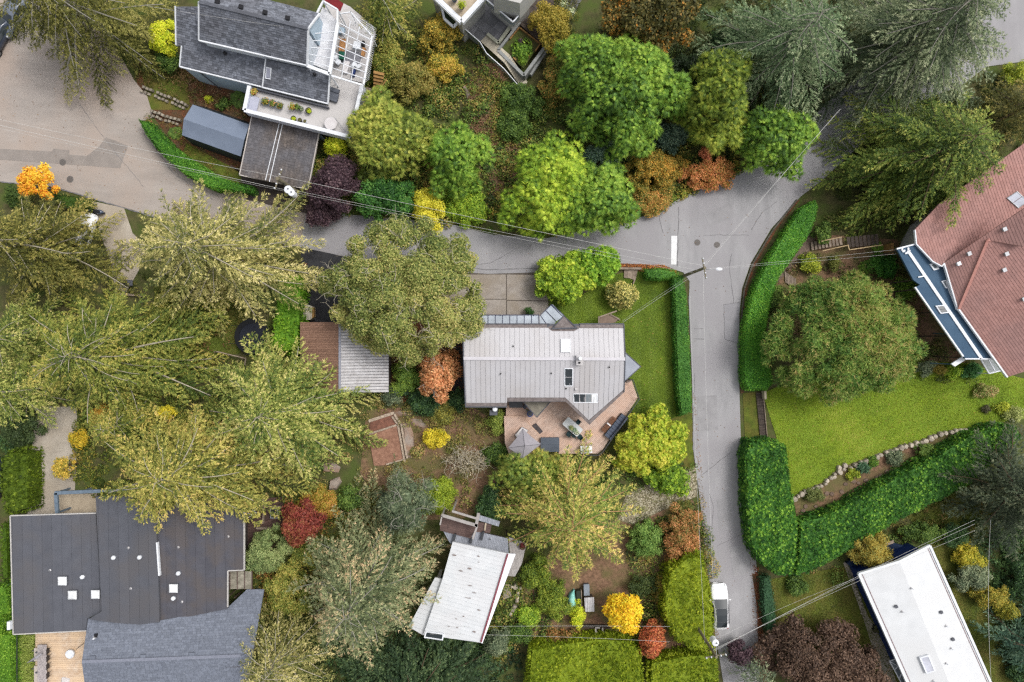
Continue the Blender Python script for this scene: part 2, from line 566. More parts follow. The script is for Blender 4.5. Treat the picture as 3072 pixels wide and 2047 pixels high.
for s, w, par in (('2172,913 2174,1017 2216,1032', .05, road_m), ('2172,913 2219,908', .05, road_m), ('2212,1392 2242,1390 2244,1440 2209,1443 2210,1398', .05, road_m),
                  ('2036,620 2034,716 2032,800', .06, road_m), ('1975,640 1990,700', .05, road_m), ('2195,760 2188,800 2201,910', .05, road_m),
                  ('2110,706 2247,706', .04, road_m), ('2255,690 2285,640 2330,605', .05, road_m), ('1340,790 1466,810 1609,806 1700,800', .08, road_m),
                  ('1560,740 1470,790 1400,800', .05, road_m), ('2083,986 2110,986', .05, road_m), ('2083,1016 2112,1018', .05, road_m), ('2084,1120 2078,1350', .04, road_m),
                  ('2100,1430 2190,1360', .05, road_m), ('430,400 520,520 640,600', .04, road_l), ('0,545 180,568 368,623 600,692', .10, road_l), ('230,300 300,400 430,560', .03, road_l),
                  ('2130,1480 2140,1520 2136,1580', .04, road_m), ('2150,1640 2230,1600', .03, road_m)):
    P = pts(s, .0535)
    for i in range(len(P) - 1):
        for _ in range(0): pass
    mb = MB()
    Q = []
    for i in range(len(P) - 1):                      # wobbling crack line
        n = max(2, int((P[i + 1] - P[i]).length / .35))
        for k in range(n):
            Q.append(P[i].lerp(P[i + 1], k / n) + Vector((random.uniform(-.05, .05), random.uniform(-.05, .05), 0)))
    Q.append(P[-1])
    A, B = [], []
    for i, p in enumerate(Q):
        d = (Q[min(i + 1, len(Q) - 1)] - Q[max(0, i - 1)]).normalized()
        nn = Vector((-d.y, d.x, 0)) * w * random.uniform(.25, .8)
        A.append(p + nn); B.append(p - nn)
    for i in range(len(Q) - 1):
        mb.add([A[i], A[i + 1], B[i + 1], B[i]], [[3, 2, 1, 0]])
    mb.build('crack', M_crack, par)
def manhole(px, py, r, par, z=.05):
    c = W(px, py, z)
    MB().lathe(c, [(r, 0), (r, .006)], 24).build('manhole_frame', mat('iron_rim', (148, 142, 138), .65, (120, 116, 112), 15, .7), par)
    MB().lathe(c, [(r * .86, .006), (r * .86, .012)], 24).build('manhole_cover', M_iron, par)
manhole(188, 487, .36, road_l); manhole(210, 538, .36, road_l)
manhole(2092, 728, .33, road_m); manhole(2151, 735, .33, road_m)
# kerb of the bend
kp = pts('2390,600 2318,690 2258,790 2232,866 2224,943 2223,1157', .0)
for i in range(len(kp) - 1):
    n = max(1, int((kp[i + 1] - kp[i]).length / 1.6))
    for k in range(n):
        a, b = kp[i].lerp(kp[i + 1], k / n), kp[i].lerp(kp[i + 1], (k + .985) / n)
        MB().beam(Vector((a.x, a.y, .15)), Vector((b.x, b.y, .15)), .16, .15).build('kerb', mat('mossy_kerb', (112, 108, 98), .7, (76, 74, 62), 4, .9, .4, vary=.12), road_m)
vb = pts('2400,600 2330,690 2270,790 2242,866 2234,943 2232,1180 2222,1180 2222,943 2230,866 2256,790 2316,690 2388,600', .045)
MB().sheet(vb).build('verge', M_leaflitter, kind='structure', base=Vector((0, 0, 0)))

# driveways
dr = ground_sheet('driveway', '1290,810 1640,818 1660,985 1290,985', .03, mat('joint_dark', (120, 110, 100), .6))
for s in ('1290,824 1518,824 1518,897 1290,897', '1290,899.5 1518,899.5 1518,972 1290,972', '1521,824 1640,826 1644,902 1521,900', '1521,903 1644,905 1650,972 1521,972'):
    MB().prism(pts(s, .046), .03).build('concrete_slab', M_conc, dr)
ground_sheet('driveway', '902,742 1060,775 1100,960 1100,985 902,985 906,800', .046, M_dark_tar)
ground_sheet('driveway', '1340,1000 1400,960 1400,1230 1340,1240', .02, M_dark_tar)
ground_sheet('driveway', '272,603 372,624 398,700 445,745 428,790 378,880 340,862 334,790 300,700', .046, M_concL)
ground_sheet('driveway', '110,1220 232,1220 228,1400 220,1560 82,1560 88,1400', .026, M_concL)
ground_sheet('driveway', '1650,-20 1762,-30 1710,60 1690,62', .03, mat('slab_grey', (140, 140, 142), .74, (124, 124, 126), 1, .9))
ground_sheet('gravel_path', '2088,1400 2092,1490 2030,1515 1980,1535 1900,1575 1850,1560 1880,1480 1990,1430', .026, M_gravel)
ground_sheet('footpath', '2530,1690 2545,1680 2580,1790 2605,1852 2640,1890 2690,2047 2760,2200 2690,2200 2648,2047 2598,1880 2570,1800', .03, M_concL)
ground_sheet('footpath', '2420,690 2450,700 2440,740 2380,800 2330,850 2315,830 2360,780 2400,740', .022, mat('path_brown', (138, 118, 104), .72, (104, 90, 80), 3, .95, .6))

def stones(parent, m, centres, rmin, rmax, h, name='stone', z=0.0):
    """irregular flat-topped stones, each its own object"""
    for c in centres:
        n = random.randint(5, 7)
        r = random.uniform(rmin, rmax)
        a0 = random.random() * 6
        top = []
        sx, sy = random.uniform(.8, 1.25), random.uniform(.75, 1.1)
        for k in range(n):
            a = a0 + 2 * math.pi * k / n + random.uniform(-.2, .2)
            top.append(Vector((c.x + r * sx * math.cos(a) * .8, c.y + r * sy * math.sin(a) * .8, z + h * random.uniform(.85, 1.1))))
        low = [Vector((c.x + (p.x - c.x) * 1.22, c.y + (p.y - c.y) * 1.22, z + h * .5)) for p in top]
        bot = [Vector((p.x, p.y, z)) for p in low]
        ctr = Vector((c.x, c.y, z + h * 1.12))
        V = [ctr] + top + low + bot
        F = [[0, 1 + k, 1 + (k + 1) % n] for k in range(n)]
        F += [[1 + k, 1 + n + k, 1 + n + (k + 1) % n, 1 + (k + 1) % n] for k in range(n)]
        F += [[1 + n + k, 1 + 2 * n + k, 1 + 2 * n + (k + 1) % n, 1 + n + (k + 1) % n] for k in range(n)]
        MB().add(V, F).build(name, m, parent)

def along(s, step, jit=.1, z=0.0):
    P = pts(s, z)
    out = []
    for i in range(len(P) - 1):
        n = max(1, int((P[i + 1] - P[i]).length / step))
        for k in range(n):
            out.append(P[i].lerp(P[i + 1], k / n) + Vector((random.uniform(-jit, jit), random.uniform(-jit, jit), 0)))
    return out

w = thing('stone_wall', 'low dry stone wall of pale rocks along the edge of the bright lawn', 'stone wall', W(2600, 1380))
stones(w, M_stone, along('2380,1494 2425,1470 2470,1450 2512,1412 2516,1402 2545,1395', .42), .2, .34, .4)
stones(w, M_stone, along('2500,1428 2530,1410 2580,1388 2640,1364 2700,1342 2760,1326 2800,1308 2850,1298 2910,1285', .5), .22, .4, .42)
w2 = thing('stone_edging', 'loose bed of brown flat stones between the stone wall and the laurel hedge', 'stone edging', W(2480, 1490))
stones(w2, mat('brown_stone', (150, 126, 110), .72, (112, 94, 82), 4, .9, .5, vary=.2), along('2400,1540 2480,1490 2560,1450 2640,1420 2720,1390', .75, .35), .2, .36, .1)
w3 = thing('retaining_wall', 'upper stacked block retaining wall on the mossy bank above the boat shelter', 'retaining wall', W(500, 295))
def blockwall(parent, s, rows):
    P = pts(s, 0)
    for r in range(rows):
        for i in range(len(P) - 1):
            d = (P[i + 1] - P[i]); L_ = d.length; d.normalize()
            nn = Vector((-d.y, d.x, 0))
            n = int(L_ / .42)
            for k in range(n):
                c = P[i] + d * (.42 * (k + .5 * (r % 2))) + nn * (.42 * r + random.uniform(-.05, .05))
                MB().box((c.x, c.y, 0), (.27, .25, .25 + .25 * r + random.uniform(0, .05)), math.atan2(d.y, d.x) + random.uniform(-.12, .12)).build('block', M_block, parent)
blockwall(w3, '428,276 470,292 520,312 565,332', 2)
w4 = thing('retaining_wall', 'lower stacked block retaining wall just above the clipped roadside hedge', 'retaining wall', W(500, 360))
blockwall(w4, '452,346 500,364 548,378', 2)
rk = thing('rock_outcrop', 'bare grey bedrock outcrop beside the empty timber raised beds', 'rock', W(1225, 1330))
def rock(parent, s, z0, h, m=M_rock, name='rock'):
    P = pts(s, z0)
    c = sum(P, Vector()) / len(P)
    V = [c + Vector((0, 0, h))] + [p.lerp(c, .35) + Vector((random.uniform(-.1, .1), random.uniform(-.1, .1), h * random.uniform(.6, 1))) for p in P] + P
    n = len(P)
    F = [[0, 1 + (k + 1) % n, 1 + k] for k in range(n)] + [[1 + k, 1 + (k + 1) % n, 1 + n + (k + 1) % n, 1 + n + k] for k in range(n)]
    return MB().add(V, F).build(name, m, parent)
rock(rk, '1206,1272 1228,1268 1240,1300 1244,1350 1240,1376 1222,1372 1214,1330', .01, .3)
rock(rk, '1222,1256 1262,1258 1282,1276 1270,1286 1236,1276', .01, .25)
rock(rk, '1180,1238 1210,1230 1230,1206 1250,1216 1236,1244 1200,1252', .01, .25)
for lab, s in (('pale jagged boulder between the red maple and the yellow conifer', '990,1440 1018,1430 1026,1446 1010,1470 986,1474'),
               ('flat cracked boulder above the jagged one near the conifer tips', '962,1394 1000,1386 1022,1402 1016,1418 970,1412'),
               ('small white rock at the foot of the green shrub', '1040,1464 1062,1458 1066,1470 1044,1476'),
               ('white rock among brown twigs on the cleared slope', '1386,260 1398,256 1412,290 1400,300'),
               ('small pale stump of rock in the green cedar on the slope', '1190,404 1212,400 1218,416 1196,424')):
    o = rock(None, s, .02, .55, M_rock, 'boulder')
    setp(o, lab, 'boulder', 'boulders in the gardens')
for i in range(9):
    pass
lgs = thing('timber_bed', 'empty raised garden bed of bare brown soil with split log edges', 'garden bed', W(1160, 1330))
MB().sheet(pts('1106,1306 1193,1275 1212,1380 1155,1396 1122,1398', .16)).build('bed_soil', mat('bare_soil', (176, 134, 112), .75, (140, 102, 84), 3, .95, .5), lgs)
MB().sheet(pts('1112,1264 1180,1240 1198,1272 1106,1304', .14)).build('bed_soil', mat('bare_soil_dark', (150, 104, 86), .75, (112, 78, 66), 3, .95, .5), lgs)
M_log = mat('split_log', (206, 188, 168), .75, (150, 132, 116), 6, .9, .5, vary=.15)
for a, b, wd in (('1106,1264', '1182,1239', .3), ('1182,1242', '1200,1272', .22), ('1176,1250', '1194,1276', .18), ('1106,1303', '1192,1275', .2),
                 ('1194,1276', '1214,1388', .2), ('1203,1272', '1221,1376', .2), ('1158,1394', '1210,1379', .14), ('1100,1312', '1108,1326', .16)):
    MB().beam(pts(a, .3)[0], pts(b, .3)[0], wd, .3).build('log', M_log, lgs)

# ================================================================ buildings
M_zinc = mat('zinc_roof', (210, 208, 211), 0.72, (206, 204, 207), 1.2, 0.5, 0.0, vary=.008, metal=.15, rgb3=(200, 196, 196), scale3=.25)
M_capwood = mat('grey_capping', (150, 140, 138), 0.7, (116, 106, 104), 4, 0.8, .2, vary=.08)
M_edge = mat('slate_trim', (96, 98, 106), 0.75, (84, 86, 94), 4, 0.6)
M_render = mat('pale_wall', (206, 204, 200), 0.75, (194, 192, 188), 2, 0.8)
M_bluewall = mat('pale_blue_siding', (188, 206, 220), 0.78, (176, 196, 212), 2, 0.75)
M_shG = mat('grey_shingle', (136, 140, 150), 0.76, (104, 108, 118), 5, 0.9, .3, tint=True, vary=.34, rgb3=(112, 114, 122), scale3=.35)
M_shB = mat('blue_grey_shingle', (134, 140, 153), 0.74, (116, 122, 136), 5, 0.9, .3, tint=True, vary=.14)
M_shR = mat('red_shingle', (188, 144, 136), 0.82, (174, 130, 122), 4, 0.9, .15, tint=True, vary=.09, rgb3=(170, 132, 126), scale3=.3)
M_shW = mat('weathered_shingle', (128, 118, 112), 0.72, (92, 86, 84), 2.2, 0.9, .3, tint=True, vary=.16, stretch=(3, .6, 1), rot=R(-12), rgb3=(112, 110, 114), scale3=.4)
M_shBrown = mat('needle_covered_shingle', (168, 132, 112), 0.72, (130, 98, 82), 6, 0.95, .4, vary=.1)
M_paleroof = mat('pale_ribbed_roof', (216, 214, 216), 0.75, (186, 182, 182), 2.5, 0.8, .1, vary=.05)
M_bit = mat('bitumen_roof', (98, 100, 108), 0.74, (90, 92, 100), 1.0, 0.85, .1, vary=.06, rgb3=(98, 97, 101), scale3=.3, detail=12)
M_bitB = mat('bitumen_roof_littered', (94, 94, 102), 0.74, (84, 84, 92), 1.2, 0.85, .1, vary=.06, rgb3=(96, 91, 92), scale3=.5, detail=12)
M_whiteroof = mat('white_membrane', (236, 238, 240), 0.72, (224, 226, 228), .8, 0.7, rgb3=(228, 229, 230), scale3=.3, detail=12)
M_ribwhite = mat('white_ribbed_roof', (238, 240, 242), 0.74, (226, 229, 232), 1.0, 0.6, vary=.025, rgb3=(230, 231, 233), scale3=.6)
M_stain = mat('roof_stain', (170, 158, 154), .7, (120, 104, 100), 6, .9)
M_navy = mat('navy_blue', (32, 58, 120), 0.75, (22, 42, 92), 3, 0.6)
M_navydk = mat('navy_blue_deck', (36, 58, 92), 0.75, (26, 44, 76), 2, 0.7)
M_tealdeck = mat('blue_membrane_deck', (66, 96, 122), 0.75, (58, 86, 112), 1.0, 0.75, rgb3=(74, 102, 128), scale3=.4)
M_redtrim = mat('dark_red_trim', (150, 82, 92), 0.75, (120, 60, 70), 5, .6)
M_deckB = mat('brown_deck_board', (226, 200, 184), 0.78, (202, 174, 158), 2.5, 0.8, .15, vary=.09, rgb3=(214, 180, 160), scale3=.5)
M_deckP = mat('pale_deck_board', (236, 214, 190), 0.78, (214, 182, 150), 2, 0.8, .15, vary=.08, rgb3=(236, 206, 172), scale3=.7)
M_deckG = mat('grey_deck_board', (172, 176, 186), 0.75, (150, 154, 164), 3, 0.8, .15, vary=.08)
M_deckL = mat('silver_deck_board', (188, 182, 178), 0.75, (164, 158, 154), 3, 0.8, .15, vary=.08)
M_brownfloor = mat('brown_floor', (112, 90, 84), 0.75, (92, 74, 70), 3, 0.8, vary=.1)
M_tileG = mat('slate_tile', (136, 136, 140), 0.74, (116, 116, 120), 2, 0.7, vary=.16)
M_terr = mat('grey_terrace', (212, 208, 206), 0.78, (198, 194, 192), 1.2, 0.8, rgb3=(204, 200, 198), scale3=.5)
M_path = mat('cream_boards', (214, 206, 186), 0.76, (190, 180, 160), 3, 0.85, .2, vary=.08)
M_cem = mat('grey_cement', (168, 170, 168), 0.74, (146, 148, 146), 2, 0.85, .2)
M_beige = mat('beige_patio', (206, 190, 166), 0.75, (184, 168, 146), 2, .9)
M_blueframe = mat('blue_grey_frame', (124, 140, 156), 0.75, (100, 116, 132), 3, .7)
M_awn = glass('awning_glass', (206, 216, 228), 0.72, 0.15, 0.5)  # whitish blue pane colour includes the sky's reflection
M_glassW = glass('white_skylight', (246, 248, 250), 0.86, 0.25, 0.5)
M_rail = mat('rail_dark', (70, 72, 76), .75, (60, 62, 66), 4, .5)

def walls(parent, poly, depth, m, d=.35, drop=.22):
    return MB().prism(up(inset(poly, d), -drop), depth).build('wall', m, parent)

def roofslab(parent, poly, m, th=.14, name='roof'):
    return MB().prism(up(poly, -.02), th).build(name, m, parent)

def skylight(parent, poly, mf, mp, n=1, h=.14, fw=.07, axis=0, panes=None):
    """poly = 4 points on the roof, panes split along edge 0-1 (axis 0) or 1-2 (axis 1)"""
    a, b, c, d = up(poly, h)
    fr = outline([a, b, c, d], fw, h + .05, 0, True, 'skylight', mf, parent)
    I = inset([a, b, c, d], fw)
    P = sorted(I, key=lambda p: (p - a).length)
    def near(q): return min(I, key=lambda p: (p - q).length)
    ia, ib, ic, id_ = near(a), near(b), near(c), near(d)
    for k in range(n):
        t0, t1 = k / n + (.02 if k else 0), (k + 1) / n - (.02 if k < n - 1 else 0)
        if axis == 0:
            q = [ia.lerp(ib, t0), ia.lerp(ib, t1), id_.lerp(ic, t1), id_.lerp(ic, t0)]
        else:
            q = [ia.lerp(id_, t0), ib.lerp(ic, t0), ib.lerp(ic, t1), ia.lerp(id_, t1)]
        MB().prism(up(q, -.03), .04).build('pane', (panes or [mp] * n)[k], fr)
    return fr

def pipe(parent, p, r=.06, h=.3, m=None, name='vent_pipe', collar=True):
    b = MB().lathe(p, [(r, -.1), (r, h), (r * .75, h), (r * .75, h - .05)], 12)
    o = b.build(name, m or M_black, parent)
    if collar:
        MB().lathe(p, [(r * 2.6, -.02), (r * 2.4, .03), (r * 1.2, .07)], 12).build('flashing', M_zinc, o)
    return o

def dome(parent, p, r, h, m, name='roof_vent'):
    o = MB().lathe(p, [(r * .9, -.05), (r * .9, h * .5), (r, h * .55), (r * .8, h * .85), (r * .35, h)], 14).build(name, m, parent, smooth=False)
    MB().lathe(p, [(r * 1.3, -.03), (r * 1.25, .04), (r, .08)], 14).build('flashing', M_edge, o)
    return o

def boxvent(parent, p, w, l, h, rz, m, name='roof_vent'):
    o = MB().box(p, (w, l, h), rz).build(name, m, parent)
    MB().box((p[0], p[1], p[2] + h), (w * 1.2, l * 1.2, .05), rz).build('vent_cap', m, o)
    return o

# ---------------------------------------------------------------- the zinc-roofed house in the middle
hm = thing('house', 'house with pale grey standing-seam metal roof and pointed corner over a brown deck', 'house', W(1630, 1090))
n_pl = plane((1391, 1075, 6.6), (1875, 1077, 6.6), (1630, 972, 5.6))
s_pl = plane((1391, 1075, 6.6), (1875, 1077, 6.6), (1460, 1221, 5.17))
n_out = on(n_pl, '1389,972 1871,972 1875,1077 1391,1075')
s_out = on(s_pl, '1391,1075 1875,1077 1872,1178 1768,1275 1698,1206 1521,1206 1521,1221 1397,1221')
walls(hm, n_out, 7.5, M_render, .45, .3); walls(hm, s_out, 7.5, M_render, .45, .3)
rf = roofslab(hm, n_out, M_edge, .22); rf2 = roofslab(hm, s_out, M_edge, .22)
seam_roof(rf, on(n_pl, '1392,984 1643,984 1657,994 1722,994 1738,985 1870,985 1874,1075 1391,1074'), R(90), .478, M_zinc)
seam_roof(rf2, on(s_pl, '1391,1077 1875,1078 1872,1168 1766,1261 1696,1193 1521,1193 1521,1209 1398,1209'), R(90), .478, M_zinc)
for pl, s, par in ((n_pl, '1390,973 1641,973 1641,984 1392,984', rf), (n_pl, '1740,973 1870,973 1870,984 1740,984', rf), (n_pl, '1641,984 1650,978 1735,978 1740,985 1722,994 1657,994', rf),
                   (s_pl, '1398,1209.5 1520,1209.5 1520,1220 1397,1220', rf2), (s_pl, '1521,1193.5 1696,1193.5 1699,1205 1521,1205', rf2),
                   (s_pl, '1696.5,1194 1766,1262 1768,1274 1698,1206', rf2), (s_pl, '1872,1169 1872,1177 1769,1274 1766.5,1262', rf2)):
    MB().prism(up(on(pl, s), .05), .06).build('roof_capping', M_capwood, par)
for pl, a, b, par in ((n_pl, (1389, 972), (1391, 1075), rf), (n_pl, (1871, 972), (1875, 1077), rf), (s_pl, (1391, 1075), (1397, 1221), rf2), (s_pl, (1875, 1077), (1872, 1177), rf2),
                      (n_pl, (1389, 972), (1648, 972), rf), (n_pl, (1738, 972), (1871, 972), rf), (s_pl, (1397, 1221), (1521, 1221), rf2)):
    MB().beam(at(pl, *a) + Vector((0, 0, .12)), at(pl, *b) + Vector((0, 0, .12)), .1, .3).build('fascia', M_edge, par)
MB().beam(at(n_pl, 1391, 1075.5) + Vector((0, 0, .12)), at(n_pl, 1875, 1077.5) + Vector((0, 0, .12)), .3, .12).build('ridge_cap', mat('ridge_zinc', (218, 215, 220), .75, (206, 203, 208), 2, .5), rf)
# entrance gable
eg = pts('1652,988 1692,945 1734,986', 5.7)
eg[1].z = 5.05
MB().prism(up(eg, .22), .3).build('entrance_roof', M_capwood, hm)
outline(up(eg, .28), .12, .2, 0, True, 'fascia', M_edge, hm)
# glass canopy
ca = thing('glass_canopy', 'row of frosted glass panes sheltering the entrance of the metal-roofed house', 'canopy', W(1520, 960))
cz = 3.3
fr = MB()
xs = [1399 + 21.75 * k for k in range(11)]
for k in range(10):
    MB().prism(pts(f'{xs[k]+.9},947 {xs[k+1]-.9},947 {xs[k+1]-.9},974 {xs[k]+.9},974', cz), .03).build('pane', M_awn, ca)
for x in xs:
    fr.beam(W(x, 946, cz + .04), W(x, 976, cz + .04), .06, .1)
fr.beam(W(1397, 945.5, cz + .04), W(1617, 945.5, cz + .04), .08, .14)
for s in ('1622,947 1636,933 1668,966 1662,974 1642,974', '1638,931.5 1653,917 1688,951 1670,964', '1655,915.5 1658,914 1692,947 1690,950', '1618.5,948 1620.5,948 1640,974 1618.5,974'):
    MB().prism(pts(s, cz), .03).build('pane', M_awn, ca)
for a, b in (('1621,946', '1641,974'), ('1636.8,932', '1669,965'), ('1654,915.5', '1689,950'), ('1620,946', '1655,914'), ('1655,914', '1693,947')):
    fr.beam(pts(a, cz + .04)[0], pts(b, cz + .04)[0], .06, .1)
fr.build('canopy_frame', mat('navy_frame', (66, 72, 100), .75, (56, 60, 88), 3, .5), ca)
for x in (1420, 1500, 1600, 1655):
    MB().tube([W(x, 948 if x < 1650 else 918, cz), W(x, 948 if x < 1650 else 918, cz) * 1.0 - Vector((0, 0, cz))], .05, 6).build('post', M_edge, ca)
# skylights, chimney and pipes
skylight(hm, on(n_pl, '1682,1017 1711,1017 1711,1057 1682,1057'), M_wframe, M_glassW, 1, .2)
skylight(hm, on(s_pl, '1693,1105 1719,1105 1718,1159 1693,1159'), M_wframe, M_darkglass, 2, .14, .07, 1)
skylight(hm, on(s_pl, '1719,1181 1793,1181 1793,1209 1720,1208'), M_wframe, M_darkglass, 4, .12, .06, 0, [M_darkglass, M_darkglass, M_clearglass, M_glassW])
ch = boxvent(hm, at(n_pl, 1737, 1079), .5, .85, .5, 0, M_zinc, 'chimney')
MB().lathe(at(n_pl, 1738, 1075) + Vector((0, 0, .5)), [(.14, 0), (.14, .35), (.2, .36), (.16, .5)], 12).build('flue', M_wframe, ch)
pipe(ch, at(n_pl, 1737, 1088) + Vector((0, 0, .5)), .1, .12, None, 'flue', False)
for x, y, pl in ((1540, 1039, n_pl), (1502, 1122, s_pl), (1654, 1120, s_pl), (1827, 1102, s_pl), (1698, 1166, s_pl)):
    pipe(hm, at(pl, x, y), .07, .25)
boxvent(hm, at(s_pl, 1728, 1167), .2, .2, .2, 0, M_zinc)
st = MB().box((W(1484, 1225, 0).x, W(1484, 1225, 0).y, 0), (.75, .5, 4.6)).build('chimney', M_edge, hm)
MB().lathe(W(1485, 1227, 4.6), [(.17, 0), (.17, .3), (.26, .32), (.2, .45), (.05, .5)], 14).build('flue', M_wframe, st)
# east bay and south bay
by = on(plane((1876, 1057, 4.3), (1923, 1100, 3.9), (1876, 1144, 4.3)), '1872,1053 1924,1100 1872,1148')
MB().prism(by, .2).build('bay_roof', mat('bay_metal', (160, 166, 178), .74, (146, 152, 164), 2, .5), hm)
outline(up(by, .06), .07, .2, 0, True, 'fascia', M_edge, hm)
MB().prism(up(inset(by, .4), -.2), 4.4).build('wall', M_render, hm)
sb = pts('1566,1204 1654,1204 1611,1254', 3.6)
MB().prism(sb, .25).build('bay_roof', mat('olive_membrane', (152, 146, 132), .72, (130, 124, 112), 2, .9), hm)
outline(up(sb, .05), .08, .2, 0, True, 'fascia', M_edge, hm)
MB().prism(up(inset(sb, .3), -.2), 3.5).build('wall', M_render, hm)
for t, a, b in ((.3, '1397,1221', '1521,1221'), (.7, '1397,1221', '1521,1221'), (.5, '1698,1206', '1768,1275'), (.5, '1768,1275', '1872,1178')):
    A, B = pts(a, 5.2)[0], pts(b, 5.2)[0]
    d = (B - A).normalized(); nn = Vector((-d.y, d.x, 0)) * .45
    window(hm, A + nn, B + nn, 2.2, 1.4, 1.2, M_wframe, M_darkglass, t)

# ---------------------------------------------------------------- deck round its pointed corner
dk = thing('deck', 'brown timber deck on two levels wrapped round the pointed corner of the metal-roofed house', 'deck', W(1700, 1280))
DZ = 1.1
main = pts('1518,1190 1640,1190 1700,1190 1768,1262 1870,1165 1876,1146 1894,1138 1913,1195 1806,1351 1793,1361 1676,1362 1676,1352 1622,1352 1622,1308 1566,1253 1518,1250', DZ)
MB().prism(up(main, -.06), .9).build('deck_frame', M_woodD, dk)
pieces(dk, 'deck_board', strips(main, R(45), .148, .012), .04, M_deckB, 0, .004)
lowp = pts('1512,1251 1565,1251 1621,1309 1621,1400 1540,1400 1515,1330', DZ + .22)
MB().prism(up(lowp, -.06), 1.1).build('deck_frame', M_woodD, dk)
pieces(dk, 'deck_board', strips(lowp, R(45), .148, .012), .04, M_deckB, 0, .004)
for a, b in (('1512,1250.5', '1565,1250.5'), ('1565,1250.5', '1621.5,1308'), ('1621.5,1308', '1621.5,1352')):
    MB().beam(pts(a, DZ + .235)[0], pts(b, DZ + .235)[0], .12, .2).build('deck_edge', mat('pale_edge_board', (222, 190, 168), .75, (200, 168, 148), 3, .8), dk)
rl = pts('1876,1146 1894,1138 1913,1195 1806,1351 1793,1362 1735,1362', DZ)
tr = MB()
for i in range(len(rl) - 1):
    a, b = rl[i] + Vector((0, 0, 1)), rl[i + 1] + Vector((0, 0, 1))
    tr.beam(a, b, .06, .05)
    for z in (.2, .5, .78):
        tr.tube([rl[i] + Vector((0, 0, z)), rl[i + 1] + Vector((0, 0, z))], .008, 4)
    n = max(1, int((b - a).length / 1.6))
    for k in range(n):
        p = rl[i].lerp(rl[i + 1], (k + .02) / n)
        MB().box(p, (.06, .06, .96)).build('post', M_rail, dk)
tr.build('railing', M_rail, dk)

# ---------------------------------------------------------------- gable-roofed shed
sh = thing('shed', 'shed with one pale ribbed roof slope and one slope buried in brown needles', 'shed', W(1040, 1070))
e_pl = plane((1019, 967, 4.3), (1019, 1176, 4.3), (1166, 1070, 2.9))
w_pl = plane((1019, 967, 4.3), (1019, 1176, 4.3), (901, 1070, 3.1))
ep, wp = on(e_pl, '1019,967 1166,967 1166,1177 1019,1177'), on(w_pl, '901,967 1019,967 1019,1177 901,1177')
walls(sh, ep, 4.6, M_woodD, .25, .25); walls(sh, wp, 4.6, M_woodD, .25, .25)
r1, r2 = roofslab(sh, ep, M_edge, .1), roofslab(sh, wp, M_shBrown, .1)
pieces(r1, 'roof_strip', strips(ep, 0, .3, .05), .06, M_paleroof, .06, .03)
pieces(r2, 'roof_strip', strips(wp, 0, .24, .015), .05, M_shBrown, .04, .02)
MB().beam(W(1019, 966, 4.42), W(1019, 1178, 4.42), .22, .12).build('ridge_cap', mat('ridge_grey', (170, 172, 184), .72, (150, 152, 164), 4, .7), sh)

# ---------------------------------------------------------------- blue-grey shingled house with terrace and carport
hb = thing('house', 'pale blue sided house with grey shingle roofs and a white-walled terrace of potted plants', 'house', W(760, 200))
r_a, r_b = W(597, 6, 9.4), W(925, 86, 9.4)
e_a, e_b = W(597, 122, 7.0), W(921, 197, 7.0)
rd = (r_b - r_a).normalized()
def mirror(p):
    q = p - r_a
    perp = q - rd * q.dot(rd)
    m_ = r_a + rd * q.dot(rd) - Vector((perp.x, perp.y, -perp.z))
    return m_
ups, upn = [r_a, r_b, e_b, e_a], [r_a, r_b, mirror(e_b), mirror(e_a)]
for poly in (ups, upn):
    walls(hb, poly, 9.5, M_bluewall if poly is upn else mat('white_siding', (226, 232, 240), .8, (214, 222, 232), 2, .75), .15, .3)
    r_ = roofslab(hb, poly, M_shG, .14)
    shingles(poly, rd, .22, .42, M_shG, r_)
MB().beam(r_a + Vector((0, 0, .06)), r_b + Vector((0, 0, .06)), .3, .1).build('ridge_cap', M_shG, hb)
for a, b in ((e_a, e_b), (e_b, r_b), (r_b, mirror(e_b)), (e_a, r_a)):
    MB().beam(a + Vector((0, 0, .1)), b + Vector((0, 0, .1)), .14, .24).build('fascia', M_wframe, hb)
up_pl = (r_a, (r_b - r_a).cross(e_a - r_a).normalized())
for x, y in ((654, 7), (724.6, 23), (796.6, 39), (864, 56)):
    nn = upn[0]
    p = W(x, y, 9.1)
    boxvent(hb, p, .36, .3, .16, R(-13), M_black)
l_pl = plane((540, 201, 4.3), (785, 262, 4.3), (640, 137, 5.6))
lp = on(l_pl, '527,20 620,20 640,137 797,177 786,262 540,201 546,139 529,137')
l2_pl = plane((791, 264, 4.4), (984, 312, 4.4), (800, 180, 5.9))
lp2 = on(l2_pl, '798,178 990,222 984,312 787,263')
for poly in (lp, lp2):
    r_ = roofslab(hb, poly, M_shG, .14)
    shingles(poly, rd, .22, .42, M_shG, r_)
walls(hb, on(l_pl, '546,60 640,130 797,177 786,262 540,201'), 6.5, M_bluewall, .12, .25)
walls(hb, lp2, 6.5, M_bluewall, .45, .3)
for pl, a, b in ((l_pl, (540, 201), (786, 262)), (l2_pl, (787, 263), (984, 312)), (l2_pl, (798, 178), (788, 263)), (l2_pl, (990, 222), (984, 312)), (l_pl, (540, 201), (546, 139)), (l_pl, (529, 137), (527, 20))):
    MB().beam(at(pl, *a) + Vector((0, 0, .12)), at(pl, *b) + Vector((0, 0, .12)), .12, .26).build('fascia', M_wframe, hb)
skylight(hb, on(l2_pl, '800,203 816,206 812,240 796,237'), M_wframe, glass('pale_blind', (190, 192, 210), .75, .3), 1, .12)
dome(hb, at(l_pl, 677, 162), .17, .35, M_black); dome(hb, at(l2_pl, 945, 225), .17, .35, M_black)
wa, wb = W(545, 203, 4.0), W(786, 263, 4.0)
